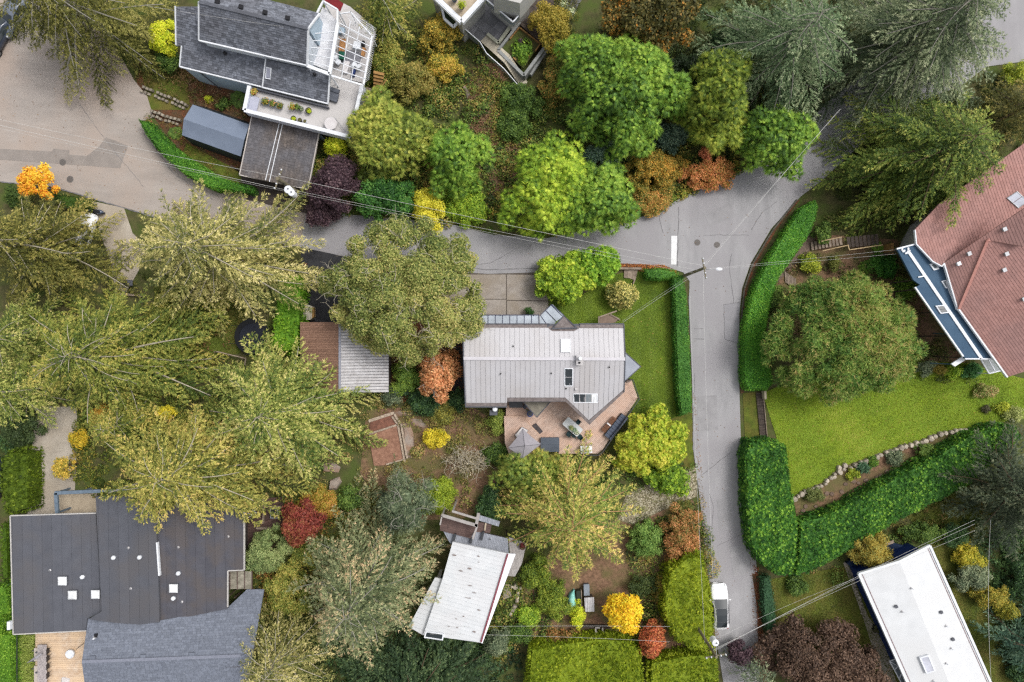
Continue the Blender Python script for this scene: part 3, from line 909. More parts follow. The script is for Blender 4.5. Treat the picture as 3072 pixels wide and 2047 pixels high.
nn = Vector((-(wb - wa).y, (wb - wa).x, 0)).normalized() * .45
for t in (.18, .45, .75):
    window(hb, wa + nn, wb + nn, 1.4, 1.5, 1.3, M_wframe, M_darkglass, t)
MB().tube([W(597, 216, 3.9), W(655, 262, 1.0), W(662, 268, .1)], .06, 6).build('drainpipe', M_edge, hb)
# terrace (part of the house)
TZ = 3.7
fl = pts('748,258 985,318 994,226 1092,250 1053,411 732,331', TZ)
te = MB().prism(fl, .3).build('terrace', M_terr, hb)
ws = mat('white_parapet', (228, 232, 244), .82, (216, 220, 234), 2, .6)
for a, b in (('748,258', '733,331'), ('733,331', '1052,411'), ('1052,411', '1086,256')):
    A, B = pts(a, TZ + .85)[0], pts(b, TZ + .85)[0]
    MB().beam(A, B, .26, 1.3).build('parapet', ws, te)
    MB().beam(A + Vector((0, 0, .06)), B + Vector((0, 0, .06)), .36, .058).build('parapet_cap', M_wframe, te)
MB().beam(W(750, 262, TZ + .5), W(985, 322, TZ + .5), .12, .8).build('parapet', M_edge, te)
for x, y in ((745, 300), (880, 372), (1040, 405), (1070, 330), (1080, 262)):
    MB().tube([W(x, y, TZ - .3), W(x, y, TZ - .3) - Vector((0, 0, 3.4))], .1, 6).build('post', M_wframe, te)
# sunroom and trellised terrace
fl2 = pts('985,226 994,222 1010,150 955,70 990,-10 1050,20 1128,85 1092,252', TZ)
MB().prism(fl2, .3).build('terrace', M_terr, hb)
MB().prism(pts('930,190 988,214 1008,60 968,20 940,90', 5.3), .2).build('sunroom_floor', mat('sunroom_white', (232, 232, 234), .82, (214, 214, 220), 2, .7), hb)
sr = MB()
SP = pts('921,197 988,222 1012,74 1012,28 969,2 926,86', 7.1)
for i in range(6):
    sr.beam(SP[i], SP[(i + 1) % 6], .3 if i in (0, 1) else .14, .22)
for t in (.14, .32, .5, .68, .86):
    sr.beam(SP[0].lerp(SP[5], t) - Vector((0, 0, .03)), SP[1].lerp(SP[2], t) - Vector((0, 0, .03)), .06, .1)
for p in SP:
    sr.tube([p - Vector((0, 0, .22)), p - Vector((0, 0, 3.4))], .07, 6)
sr.build('sunroom_frame', M_wframe, hb)
MB().prism(pts('970,0 985,-20 1030,10 1020,34', 6.2), .1).build('red_awning', mat('dark_red_cloth', (140, 40, 46), .75, (110, 28, 34), 2, .8), hb)
tl = MB()
TP = pts('1012,42 1052,36 1116,108 1090,256 992,226 1003,150', 6.0)
for i in range(6):
    tl.beam(TP[i], TP[(i + 1) % 6], .16 if i in (2, 3) else .08, .12)
for k in range(1, 8):
    t = k / 8
    a, b = W(992, 226, 6).lerp(W(1012, 42, 6), t), W(1090, 256, 6).lerp(W(1116, 100, 6), t)
    tl.beam(a, b, .06, .08)
for t in (.33, .62):
    tl.beam(W(992, 226, 6).lerp(W(1090, 256, 6), t), W(1020, 42, 6).lerp(W(1114, 104, 6), t), .05, .07)
for p in TP:
    tl.tube([p, p - Vector((0, 0, 2.3))], .05, 5)
for k in range(12):
    t = k / 11
    tl.beam(W(1040, 42, 5.4).lerp(W(1106, 86, 5.4), t) - Vector((0, .0, 0)), W(1052, 70, 5.4).lerp(W(1122, 112, 5.4), t), .025, .03)
for k in range(9):
    t = k / 8
    tl.beam(W(1052, 36, 5.2).lerp(W(1046, 88, 5.2), t), W(1124, 84, 5.2).lerp(W(1118, 126, 5.2), t), .025, .03)
for k in range(24):
    t = k / 23
    tl.beam(W(1116, 108, 5.6).lerp(W(1092, 250, 5.6), t), W(1130, 104, 4.4).lerp(W(1108, 236, 4.4), t), .025, .03)
tl.build('trellis', M_wframe, hb)

# carport
cp = thing('carport', 'carport with weathered brown shingle roof split by two pale ridge strips', 'carport', W(838, 455))
c1 = on(plane((850, 368, 3.0), (811, 543, 3.0), (756, 346, 2.75)), '756,344 850,366 809,545 718,525')
c2 = on(plane((850, 368, 3.0), (811, 543, 3.0), (957, 394, 2.75)), '850,366 958,392 924,568 809,545')
for poly in (c1, c2):
    r_ = roofslab(cp, poly, M_shW, .14)
    shingles(poly, (poly[1] - poly[0]) if False else (W(809, 545) - W(850, 366)), .3, .3, M_shW, r_)
for a, b, w_ in (('756,344', '718,525', .1), ('718,525', '924,568', .1), ('958,392', '924,568', .1)):
    MB().beam(pts(a, 2.84)[0], pts(b, 2.84)[0], w_, .22).build('fascia', mat('pale_trim', (214, 206, 200), .75, (190, 182, 176), 3, .7), cp)
for a, b in (('849,366', '808,545'), ('837,372', '796,541')):
    MB().beam(pts(a, 3.1)[0], pts(b, 3.1)[0], .06, .08).build('ridge_strip', M_wframe, cp)
for x, y in ((724, 518), (806, 538), (918, 558), (752, 352), (950, 398)):
    MB().box(W(x, y, 0), (.14, .14, 2.6)).build('post', M_woodD, cp)
MB().beam(W(756, 350, 2.6), W(954, 398, 2.6), .15, 2.6).build('wall', M_bluewall, cp)
ground_sheet('driveway', '720,520 930,560 1000,640 960,650 740,600', .05, mat('carport_floor', (92, 82, 78), .7, (74, 66, 62), 2, .9))

# ---------------------------------------------------------------- modern house at the top
ht = thing('house', 'modern house with thick white framed balcony and a glass balcony above a slate patio', 'house', W(1450, 20))
BZ = 5.6
for a, b in (('1284,-30', '1384,64'), ('1384,64', '1458,-16')):
    A, B = pts(a, BZ)[0], pts(b, BZ)[0]
    MB().beam(A, B, .5, .5).build('balcony_beam', M_wframe, ht)
    MB().beam(A + Vector((0, 0, .05)), B + Vector((0, 0, .05)), .3, .048).build('balcony_cap', M_wframe, ht)
MB().prism(pts('1290,-40 1384,56 1450,-20 1420,-60 1330,-80', BZ - .3), .2).build('balcony_floor', M_beige, ht)
for a, b in (('1317,-10', '1333,56'), ('1333,56', '1360,80'), ('1360,80', '1380,58')):
    MB().beam(pts(a, 4.2)[0], pts(b, 4.2)[0], .22, .3).build('bay_frame', M_wframe, ht)
MB().prism(pts('1322,10 1336,54 1359,76 1378,58 1350,30', 3.9), .1).build('bay_floor', mat('bay_green', (60, 76, 48), .7, (40, 52, 34), 3, .9), ht)
MB().prism(pts('1290,-40 1384,60 1452,-14 1420,-60', BZ - .5), 5.2).build('wall', M_render, ht)
GZ = 4.4
MB().prism(pts('1456,-4 1539,64 1600,-4 1560,-60 1490,-60', GZ), .3).build('glass_balcony_floor', M_tileG, ht)
for a, b in (('1456,-4', '1539,66'), ('1539,66', '1602,-6')):
    A, B = pts(a, GZ + 1)[0], pts(b, GZ + 1)[0]
    MB().beam(A, B, .12, .06).build('handrail', M_wframe, ht)
    MB().beam(A - Vector((0, 0, .07)), B - Vector((0, 0, .07)), .03, .9).build('glass_panel', M_clearglass, ht)
MB().prism(pts('1470,0 1536,56 1590,0 1560,-60 1490,-60', GZ - .3), 4).build('wall', M_render, ht)
MB().prism(pts('1500,-80 1620,-60 1560,10 1480,-10', GZ + 3.5), 3.2).build('wall', M_render, ht)
PZ = 1.6
pat = pts('1394,86 1456,10 1534,74 1495,128 1462,102 1440,124', PZ)
pf = MB().prism(up(pat, -.06), 1.5).build('patio', M_cem, ht)
for st_ in strips(pat, R(-38), .95, .02):
    pieces(pf, 'slate_tile', strips(st_, R(52), .95, .02, random.uniform(0, .9)), .04, M_tileG, 0, .004)
sp = pts('1440,124 1462,101 1495,130 1527,159 1500,184', PZ - .05)
sw = thing('garden_stair', 'long pale wooden stair running down beside the walled planting box', 'stair', W(1520, 190))
pieces(sw, 'stair_board', strips(pts('1441,124 1461,103 1530,166 1512,188', PZ - .1), R(52), .55, .012), .06, M_path)
for k in range(13):
    t = k / 13
    a, b = Vector((1531 + 52 * t, 167 + 80 * t)), Vector((1513 + 54 * t, 189 + 80 * t))
    z = PZ - .15 - k * .1
    q = pts(f'{a.x},{a.y} {a.x+3.9},{a.y+5.6} {b.x+3.9},{b.y+5.6} {b.x},{b.y}', z)
    MB().prism(q, .08).build('tread', M_path, sw)
hr = MB()
HP = [W(*p) for p in ((1394, 86, PZ + 1), (1440, 126, PZ + 1), (1460, 160, PZ + .9), (1512, 206, PZ + .6), (1560, 262, .9), (1578, 284, .8))]
for i in range(5):
    hr.beam(HP[i], HP[i + 1], .07, .06)
hr.build('handrail', M_wframe, sw)
gp = MB()
for i in range(5):
    gp.beam(HP[i] - Vector((0, 0, .08)), HP[i + 1] - Vector((0, 0, .08)), .025, .8)
gp.build('glass_panel', M_clearglass, sw)
pw = MB()
for a, b, h_ in (('1462,101', '1495,128', .3), ('1495,128', '1534,74', .3)):
    pw.beam(pts(a, PZ + .3)[0], pts(b, PZ + .3)[0], .3, h_)
pw.build('low_wall', mat('cream_wall', (196, 196, 176), .75, (170, 170, 152), 3, .85), ht)
pb = thing('planter_box', 'square walled planter filled with green growth and edged in orange timber', 'planter', W(1563, 140))
for a, b, w_ in (('1494,150', '1572,226', .32), ('1572,226', '1640,134', .32), ('1494,150', '1560,66', .26)):
    MB().beam(pts(a, 1.6)[0], pts(b, 1.6)[0], w_, 1.6).build('planter_wall', M_cem, pb)
MB().beam(W(1560, 68, 1.5), W(1636, 134, 1.5), .3, 1.5).build('planter_wall', M_woodD, pb)
for a, b in (('1558,82', '1621,131'), ('1558,82', '1530,116'), ('1621,131', '1606,152'), ('1540,172', '1548,180'), ('1592,158', '1586,172')):
    MB().beam(pts(a, 1.48)[0], pts(b, 1.48)[0], .12, .4).build('timber_edge', M_cedar, pb)
MB().prism(pts('1504,148 1558,80 1622,130 1570,204', 1.2), .3).build('planter_soil', M_soil, pb)
MB().beam(W(1592, 224, .9), W(1642, 146, .9), .25, .6).build('outer_wall', M_cem, pb)
dd = thing('boardwalk', 'dark brown boardwalk beside the walled planter under the ochre tree', 'boardwalk', W(1610, 60))
pieces(dd, 'board', strips(pts('1560,66 1605,-10 1660,-10 1670,150 1640,140', 1.0), R(-38), .3, .02), .05, M_woodD)

# ---------------------------------------------------------------- red-roofed house
hr_ = thing('house', 'large house with red shingle hip roofs and a long blue flat roof along its side', 'house', W(2950, 850))
rp = plane((2962, 720, 9.0), (3200, 770, 9.0), (2873, 927, 6.2))
f3 = on(plane((2962, 720, 9.0), (2875, 928, 6.4), (3021, 1132, 6.4)), '2962,720 2875,928 3021,1132 3240,1060 3400,800 3150,756')
f2 = on(plane((2962, 720, 9.0), (2875, 928, 6.4), (2831, 790, 6.6)), '2962,720 3072,740 3160,600 3110,600 2831,790 2872,929')
f1 = on(plane((2831, 790, 6.6), (3110, 600, 8.6), (2747, 687, 6.3)), '2831,790 3110,602 3300,470 3200,330 3060,440 2820,610 2744,690 2748,733 2797,785 2825,800')
p1_ = plane((2831, 790, 6.6), (3110, 600, 8.6), (2747, 687, 6.3))
for poly, e in ((f3, f3[1] - f3[2]), (f2, f2[0] - f2[5]), (f1, f1[0] - f1[6])):
    r_ = roofslab(hr_, poly, M_shR, .16)
shingles(f3, f3[2] - f3[1], .24, .45, M_shR, hr_, gap=.005, th=.02)
shingles(f2, f2[0] - f2[5], .24, .45, M_shR, hr_, gap=.005, th=.02)
shingles(f1, f1[1] - f1[0], .24, .45, M_shR, hr_, gap=.005, th=.02)
walls(hr_, on(plane((2962, 720, 9.0), (2875, 928, 6.4), (3021, 1132, 6.4)), '2900,880 3021,1132 3240,1060 3400,800 3150,780'), 9, M_render, 1.2, .9)
MB().prism(up(on(p1_, '2850,800 3090,640 3200,400 3060,500 2860,640 2810,720'), -.4), 9).build('wall', M_render, hr_)
MB().prism(up(pts('2830,720 2880,790 2920,929 3000,900 3000,740', 5.8), 0), 5.8).build('wall', M_render, hr_)
mt_ = mat('pale_hip_tile', (206, 152, 140), .74, (186, 130, 120), 4, .85)
MB().beam(f3[0] + Vector((0, 0, .14)), f3[1] + Vector((0, 0, .14)), .26, .12).build('hip_cap', mt_, hr_)
MB().beam(f3[0] + Vector((0, 0, .14)), W(3160, 757, 9.1), .26, .12).build('hip_cap', mt_, hr_)
MB().beam(f3[1] + Vector((0, 0, .1)), f3[2] + Vector((0, 0, .1)), .14, .26).build('gutter', M_wframe, hr_)
MB().beam(f2[4] + Vector((0, 0, .1)), f2[5] + Vector((0, 0, .1)), .12, .26).build('gutter', M_wframe, hr_)
for i_ in (6, 7, 8, 9):
    MB().beam(f1[i_] + Vector((0, 0, .1)), f1[(i_ + 1) % 10] + Vector((0, 0, .1)), .1, .26).build('gutter', M_wframe, hr_)
p2, p3, p1 = (f2[0], (f2[1] - f2[0]).cross(f2[5] - f2[0]).normalized()), (f3[0], (f3[1] - f3[0]).cross(f3[2] - f3[0]).normalized()), (f1[0], (f1[1] - f1[0]).cross(f1[6] - f1[0]).normalized())
for x, y, pl, m_ in ((2904, 762, p2, M_metal), (2873, 792, p2, M_wframe), (3010, 689, p2, M_metal), (3016, 763, p3, M_metal), (3009, 811, p3, M_metal), (3068, 898, p3, M_metal)):
    boxvent(hr_, at(pl, x, y), .3, .3, .2, .4, m_)
skylight(hr_, on(p1, '3018,595 3049,575 3082,605 3053,626'), M_metal, glass('sky_pane', (214, 218, 232), .8, .15), 2, .14, .06, 1)
fb = pts('2691,747 2749,730 2806,783 2836,806 2866,870 2884,930 2990,1077 2896,1077 2748,862 2760,855 2740,840', 6.0)
br = MB().prism(fb, .25).build('flat_roof', M_tealdeck, hr_)
for x, y in ((2695, 750), (2742, 838), (2752, 866), (2800, 936), (2848, 1008), (2895, 1074)):
    p = W(x, y, 5.7); MB().box((p.x + .35, p.y, 0), (.12, .12, 5.7)).build('post', M_woodD, hr_)
for a, b, w_ in (('2724,752', '2945,1076', .28), ('2746,862', '2891,1070', .14), ('2691,747', '2749,732', .14), ('2896,1077', '2983,1077', .12), ('2838,846', '2870,926', .1)):
    MB().beam(pts(a, 6.1)[0], pts(b, 6.1)[0], w_, .2).build('white_trim', M_wframe, br)
skylight(br, pts('2804,918 2830,915 2845,939 2820,942', 6.0), M_wframe, M_darkglass, 2, .14, .09, 1)
for s in ('2787,793 2806,789 2816,808 2800,812', '2822,844 2838,840 2846,862 2836,866'):
    skylight(br, pts(s, 6.0), M_wframe, M_clearglass, 1, .12, .1)
MB().beam(W(2755, 832, 6.12), W(2774, 828, 6.12), .12, .1).build('white_trim', M_wframe, br)
for k in range(5):
    MB().box(W(2706 + 5 * k + random.uniform(-3, 3), 748 + 6 * (k % 3), 6.0), (.3, .16, .12), random.uniform(0, 3)).build('roof_bracket', M_wframe, br)
MB().prism(pts('2854,1092 2889,1069 2900,1078 2865,1100', 5.3), .2).build('porch_canopy', M_wframe, hr_)
for s in (('2800,1000', '2840,1003'), ('2790,1090', '2854,1093')):
    MB().beam(pts(s[0], 3.6)[0], pts(s[1], 5.0)[0], .1, .1).build('porch_beam', mat('teal_beam', (54, 84, 96), .7, (40, 66, 78), 4, .7), hr_)
bx = thing('greenhouse', 'small white framed glass lean-to at the lower tip of the red shingle roof', 'greenhouse', W(2970, 1095))
fr = MB()
Q = pts('2943,1078 2984,1078 3004,1112 2968,1121', 2.6)
for i in range(4): fr.beam(Q[i], Q[(i + 1) % 4], .12, .12)
fr.beam(Q[0].lerp(Q[1], .55), Q[3].lerp(Q[2], .55), .08, .1)
for p in Q: fr.tube([p - Vector((0, 0, .1)), Vector((p.x, p.y, 0))], .05, 5)
fr.build('frame', M_wframe, bx)
for a, b in ((0.03, .52), (.58, .97)):
    MB().prism([Q[0].lerp(Q[1], a) - Vector((0, 0, .03)), Q[0].lerp(Q[1], b) - Vector((0, 0, .03)), Q[3].lerp(Q[2], b) - Vector((0, 0, .03)), Q[3].lerp(Q[2], a) - Vector((0, 0, .03))], .03).build('pane', M_clearglass, bx)

# ---------------------------------------------------------------- white membrane roof house
hw = thing('house', 'low house with clean white membrane roof and navy blue walls', 'house', W(2760, 1860))
wl = on(plane((2698, 1684, 4.1), (2846, 2047, 4.1), (2576, 1722, 3.6)), '2576,1722 2698.5,1684 2972,2355 2838,2310')
wr = on(plane((2698, 1684, 4.1), (2846, 2047, 4.1), (2789, 1637, 3.6)), '2698.5,1684 2789,1637 3120,2382 2972,2355')
for poly in (wl, wr):
    roofslab(hw, poly, M_whiteroof, .16)
    walls(hw, poly, 5, M_navy, .55, .25)
for a, b in ((wl[0], wl[1]), (wr[0], wr[1]), (wl[0], wl[3]), (wr[1], wr[2])):
    MB().beam(a + Vector((0, 0, .1)), b + Vector((0, 0, .1)), .22, .3).build('fascia', M_wframe, hw)
for a, b in ((wl[0], wl[3]), (wr[1], wr[2])):
    d = (b - a).normalized(); n_ = Vector((d.y, -d.x, 0)) * (-.3 if a is wl[0] else .3)
    MB().beam(a + n_ + Vector((0, 0, .06)), b + n_ + Vector((0, 0, .06)), .05, .06).build('drip_edge', mat('rust_line', (160, 128, 130), .7), hw)
pl_l, pl_r = (wl[0], (wl[1] - wl[0]).cross(wl[3] - wl[0]).normalized()), (wr[0], (wr[1] - wr[0]).cross(wr[2] - wr[0]).normalized())
skylight(hw, on(pl_l, '2754,1970 2782,1962 2802,2010 2775,2019'), M_wframe, glass('lav_pane', (216, 218, 230), .82, .2), 1, .25, .12)
for x, y, pl, k in ((2687, 1819, pl_l, 0), (2822, 1836, pl_r, 0), (2857, 1917, pl_r, 0), (2706, 1835, pl_l, 1), (2734, 1765, pl_l, 1), (2838, 1878, pl_r, 1), (2853, 1945, pl_r, 1), (2838, 1990, pl_r, 1), (2800, 2043, pl_l, 1)):
    if k: pipe(hw, at(pl, x, y), .05, .3, M_wframe)
    else: boxvent(hw, at(pl, x, y), .24, .24, .12, .4, M_edge)
nb = pts('2540,1690 2590,1652 2664,1625 2760,1652 2790,1640 2700,1690 2580,1724', .5)
MB().prism(nb, .5).build('patio', M_navydk, hw)
MB().beam(W(2658, 1634, .9), W(2682, 1625, .9), .3, .12).build('bench', M_wood, hw)
cn = MB()
Q = pts('2669,1984 2696,1976 2722,2040 2710,2060', 2.6)
for i in range(4): cn.beam(Q[i], Q[(i + 1) % 4], .08, .1)
cn.beam(Q[0].lerp(Q[3], .35), Q[1].lerp(Q[2], .25), .07, .08); cn.beam(Q[0].lerp(Q[3], .7), Q[1].lerp(Q[2], .55), .07, .08)
cn.beam(Q[0], Q[1].lerp(Q[2], .5), .06, .08)
o = cn.build('canopy_frame', M_wframe, hw)
MB().prism(up(Q, -.05), .03).build('pane', M_clearglass, o)

# ---------------------------------------------------------------- cottage with white ribbed roof
hc = thing('house', 'cottage with white ribbed metal roof, dark red ridge line and rust stains', 'house', W(1410, 1770))
c_pl = plane((1523, 1660, 5.0), (1443, 1928, 5.0), (1300, 1800, 4.0))
cm = on(c_pl, '1358,1626 1524,1661 1444,1928 1270,1904 1327,1738')
rc = roofslab(hc, cm, M_ribwhite, .16)
ang = math.atan2(-(1661 - 1626), 1524 - 1358)
for p in strips(cm, ang, .78, .015):
    b = MB().prism(up(p, .04), .06)
    n_ = (-math.sin(ang), math.cos(ang))
    d0 = min(n_[0] * q.x + n_[1] * q.y for q in p)
    for k in (0, .38):
        r_ = slab(p, n_, d0 + k, d0 + k + .05)
        if len(r_) > 2: b.prism(up(r_, .075), .05)
    b.build('roof_panel', M_ribwhite, rc)
walls(hc, cm, 5.5, M_render, 1.0, .6)
cb = on(plane((1523, 1660, 5.0), (1443, 1928, 5.0), (1547, 1662, 4.85)), '1524,1661 1547,1662 1447,1931 1444,1928')
MB().prism(up(cb, .05), .2).build('ridge_band', mat('white_cap', (246, 246, 252), .86, (238, 238, 246), 2, .5), hc)
MB().beam(W(1523, 1663, 5.16), W(1443, 1927, 5.16), .16, .14).build('ridge_flashing', M_redtrim, hc)
c2 = on(plane((1327, 1738, 3.6), (1270, 1905, 3.6), (1226, 1879, 3.2)), '1330,1738 1305,1733 1226,1880 1270,1906')
r2_ = roofslab(hc, c2, M_ribwhite, .14)
pieces(r2_, 'roof_panel', strips(c2, ang, .5, .015), .06, M_ribwhite, .04, .01)
walls(hc, c2, 4, M_render, .3, .3)
skylight(hc, on(c_pl, '1278,1892 1333,1899 1329,1920 1272,1912'), M_wframe, M_darkglass, 1, .16, .12)
for k in range(15):                                        # rust stains and moss spots, flat marks
    x, y = random.uniform(1345, 1470), random.uniform(1660, 1900)
    if x > 1520 - (y - 1661) * .3: continue
    p = at(c_pl, x, y) + Vector((0, 0, .132))
    b = MB()
    n = random.randint(5, 7)
    L_, w_ = random.uniform(.08, .3), random.uniform(.03, .09)
    poly = [p + Vector((math.cos(ang) * L_ * math.cos(2 * math.pi * i / n) - math.sin(ang) * w_ * math.sin(2 * math.pi * i / n) * random.uniform(.6, 1.2),
                        math.sin(ang) * L_ * math.cos(2 * math.pi * i / n) + math.cos(ang) * w_ * math.sin(2 * math.pi * i / n), 0)) for i in range(n)]
    b.prism(poly, .012).build('moss_clump', M_stain, rc)
dc = thing('deck', 'blue-grey deck with pale side walkway behind the white ribbed roof', 'deck', W(1460, 1600))
d1 = pts('1322,1580 1420,1592 1524,1616 1526,1664 1350,1630', 3.4)
MB().prism(up(d1, -.06), .3).build('deck_frame', M_woodD, dc)
pieces(dc, 'deck_board', strips(d1, R(78), .16, .012), .04, M_deckG)
d2 = pts('1526,1612 1580,1630 1566,1690 1545,1730 1520,1728 1530,1664', 3.4)
MB().prism(up(d2, -.06), .3).build('deck_frame', M_woodD, dc)
pieces(dc, 'deck_board', strips(d2, R(84), .15, .012), .04, M_deckL)
d3 = pts('1436,1545 1460,1552 1500,1565 1496,1580 1430,1560', 3.7)
pieces(dc, 'deck_board', strips(d3, R(78), .18, .012), .05, M_deckG)
pg = thing('pergola', 'brown floored pergola with pale cross beams at the back of the cottage deck', 'pergola', W(1376, 1570))
pfl = pts('1322,1548 1430,1580 1412,1616 1320,1592', 3.6)
pieces(pg, 'floor_board', strips(pfl, R(-13), .2, .012), .05, M_brownfloor)
pieces(pg, 'floor_board', strips(pts('1432,1566 1476,1572 1470,1600 1428,1596', 3.55), R(-13), .2, .012), .05, M_brownfloor)
for a, b, w_ in (('1324,1546', '1432,1578', .3), ('1356,1534', '1428,1556', .2), ('1432,1578', '1418,1618', .18), ('1436,1540', '1428,1580', .3), ('1326,1548', '1320,1576', .12)):
    MB().beam(pts(a, 5.2)[0], pts(b, 5.2)[0], w_, .14).build('beam', M_deckL, pg)
for x, y in ((1326, 1548), (1431, 1577), (1420, 1612), (1358, 1536)):
    p = W(x, y, 5.06)
    MB().box((p.x, p.y, 0), (.14, .14, 5.06)).build('post', M_deckL, pg)

for x, y in ((1326, 1582), (1420, 1594), (1520, 1618), (1576, 1632), (1562, 1690), (1544, 1726)):
    p = W(x, y, 3.1); MB().box((p.x, p.y, 0), (.16, .16, 3.1)).build('post', M_woodD, dc)

# ---------------------------------------------------------------- dark flat-roofed house
hd = thing('house', 'wide house with dark bitumen flat roofs, white skylights and a grey shingle gable', 'house', W(400, 1750))
A = pts('30,1548 287,1540 307,1835 262,1856 258,1893 39,1904', 3.9)
B = pts('287,1490 440,1490 468,1556 478,1824 478,1866 420,1874 340,1868 265,1858 306,1834', 4.35)
Cc = pts('470,1560 480,1545 560,1490 640,1480 732,1534 732,1711 683,1713 683,1826 560,1852 478,1868 478,1828', 3.95)
for poly, m_, an in ((A, M_bit, R(91)), (B, M_bit, R(91)), (Cc, M_bitB, R(91))):
    r_ = roofslab(hd, poly, M_bit, .25)
    pieces(r_, 'roofing_strip', strips(poly, an, .98, .02), .03, m_, .02, .004)
    MB().prism(up(inset(poly, 1.1), -.27), 4.2).build('wall', mat('shade_brown_wall', (86, 78, 74), .74, (70, 62, 60), 2, .8), hd)  # dark brown wall colour stands in for the shade that hides these walls
M_gut = mat('gutter_white', (214, 210, 206), .78, (180, 176, 172), 5, .6)
for a, b, z in (('30,1548', '287,1540', 3.97), ('30,1548', '39,1904', 3.97), ('39,1904', '258,1893', 3.97), ('732,1534', '732,1711', 4.02), ('732,1711', '683,1713', 4.02), ('683,1713', '682,1822', 4.02)):
    MB().beam(pts(a, z)[0], pts(b, z)[0], .1, .22).build('gutter', M_gut, hd)
MB().beam(W(470, 1628, 4.42), W(477, 1728, 4.42), .16, .3).build('white_flashing', M_wframe, hd)
g1 = on(plane((246, 1986, 6.0), (722, 1968, 6.0), (440, 1868, 4.15)), '246,1986 722,1968 760,1950 792,1769 741,1769 685,1822 560,1848 420,1872 340,1866 265,1856')
g2 = on(plane((246, 1986, 6.0), (722, 1968, 6.0), (440, 2090, 4.15)), '246,1986 722,1968 760,1950 740,2080 260,2092')
for poly in (g1, g2):
    r_ = roofslab(hd, poly, M_shB, .14)
    shingles(poly, (poly[1] - poly[0]), .24, .42, M_shB, r_)
walls(hd, g2, 6, mat('shade_brown_wall', (86, 78, 74)), 1.0, .7); walls(hd, g1, 6, mat('shade_brown_wall', (86, 78, 74)), 1.3, .9)
MB().beam(W(246, 1986, 6.08), W(722, 1968, 6.08), .3, .1).build('ridge_cap', mat('pale_ridge', (146, 150, 164), .74, (126, 130, 144), 6, .85), hd)
gp_ = (g1[0], (g1[1] - g1[0]).cross(g1[3] - g1[0]).normalized())
for x, y in ((281, 1974), (432, 1970), (578, 1964)):
    boxvent(hd, at(gp_, x, y), .42, .42, .14, 0.05, M_shB)
boxvent(hd, at(gp_, 291, 1905), .22, .3, .2, 0.1, M_black)
pipe(hd, at(gp_, 285, 1914), .08, .3, M_wframe)
for x, y, z in ((192, 1741, 3.9), (222, 1783, 3.9), (291, 1781, 3.95), (524, 1763, 3.95)):
    p = W(x, y, z)
    sk = MB().box(p, (.9, .9, .2), .02).build('skylight', M_edge, hd)
    MB().lathe((p.x, p.y, p.z + .2), [(.6, 0), (.6, .1), (.5, .2), (.35, .26)], 4, rz=R(45)).build('skylight_dome', M_glassW, sk)
for x, y, z in ((343, 1672, 4.35), (421, 1671, 4.35), (250, 1730, 3.9), (537, 1719, 3.95), (522, 1794, 3.95)):
    dome(hd, W(x, y, z), .22, .35, M_wframe)
for x, y in ((385, 1644), (392, 1766), (150, 1711), (685, 1610), (546, 1806), (535, 1642)):
    pipe(hd, W(x, y, 4.37 if 300 < x < 470 else 3.97), .05, .2, M_metal)
cs = MB().box((W(22, 1872).x, W(22, 1872).y, 0), (1.0, 1.4, 4.1)).build('chimney', mat('dark_brick', (92, 76, 72), .7, (70, 56, 54), 8, .9), hd)
MB().box(W(33, 1874, 4.1), (.3, .8, .35)).build('chimney_cap', M_wframe, cs)
pc = thing('courtyard_frame', 'blue-grey timber frame round a small paved yard beside the dark flat roof', 'pergola', W(225, 1510))
MB().prism(pts('170,1485 290,1480 290,1542 170,1546', .12), .12).build('paving', M_beige, pc)
for a, b, w_ in (('163,1480', '300,1474', .34), ('166,1480', '170,1544', .34), ('300,1474', '380,1470', .2)):
    MB().beam(pts(a, 2.6)[0], pts(b, 2.6)[0], w_, .25).build('beam', M_blueframe, pc)
for x, y in ((166, 1480), (169, 1540), (240, 1477), (376, 1470)):
    p = W(x, y, 2.35)
    MB().box((p.x, p.y, 0), (.16, .16, 2.35)).build('post', M_blueframe, pc)
gr = thing('patio_roof', 'stained translucent patio roof tucked into the corner of the dark flat roof', 'patio roof', W(728, 1740))
for k in range(3):
    MB().prism(pts(f'{690+22*k},1714 {711+22*k},1714 {711+22*k},1767 {690+22*k},1768', 2.7), .04).build('pane', mat('stained_sheet', (188, 180, 164), .7, (120, 116, 100), 1.2, .5), gr)
for k in range(4):
    MB().beam(W(689.5 + 22 * k, 1713, 2.76), W(689.5 + 22 * k, 1769, 2.76), .07, .12).build('beam', M_brownfloor, gr)
    MB().box(W(689.5 + 22 * k, 1766, 0), (.08, .08, 2.6)).build('post', M_brownfloor, gr)
wd = thing('deck', 'pale honey-coloured wooden deck tucked between the dark roof and the grey shingle gable', 'deck', W(180, 1980))
dp = pts('106,1896 300,1880 300,2140 106,2140', .5)
MB().prism(up(dp, -.06), .44).build('deck_frame', M_woodD, wd)
pieces(wd, 'deck_board', strips(dp, 0, .2, .014), .04, M_deckP, 0, .006)
fn = thing('fence', 'thin dark fence line between the clipped hedge and the ornamental grass', 'fence', W(50, 2000))
MB().beam(W(50, 1906, 1.4), W(50, 2140, 1.4), .06, .08).build('rail', M_rail, fn)
for k in range(40):
    MB().box(W(50, 1908 + 5.8 * k, 0), (.03, .15, 1.3)).build('slat', M_rail, fn)

# ================================================================ vehicles
M_tyre = mat('tyre', (40, 40, 42), .7, (30, 30, 32), 5, .8)
M_rim = mat('rim', (150, 152, 156), .7, (130, 132, 136), 5, .4, metal=.6)
M_lamp = glass('lamp_glass', (226, 230, 234), .8, .1, .6)
M_tail = mat('tail_lamp', (150, 30, 30), .7, (120, 20, 20), 5, .2)

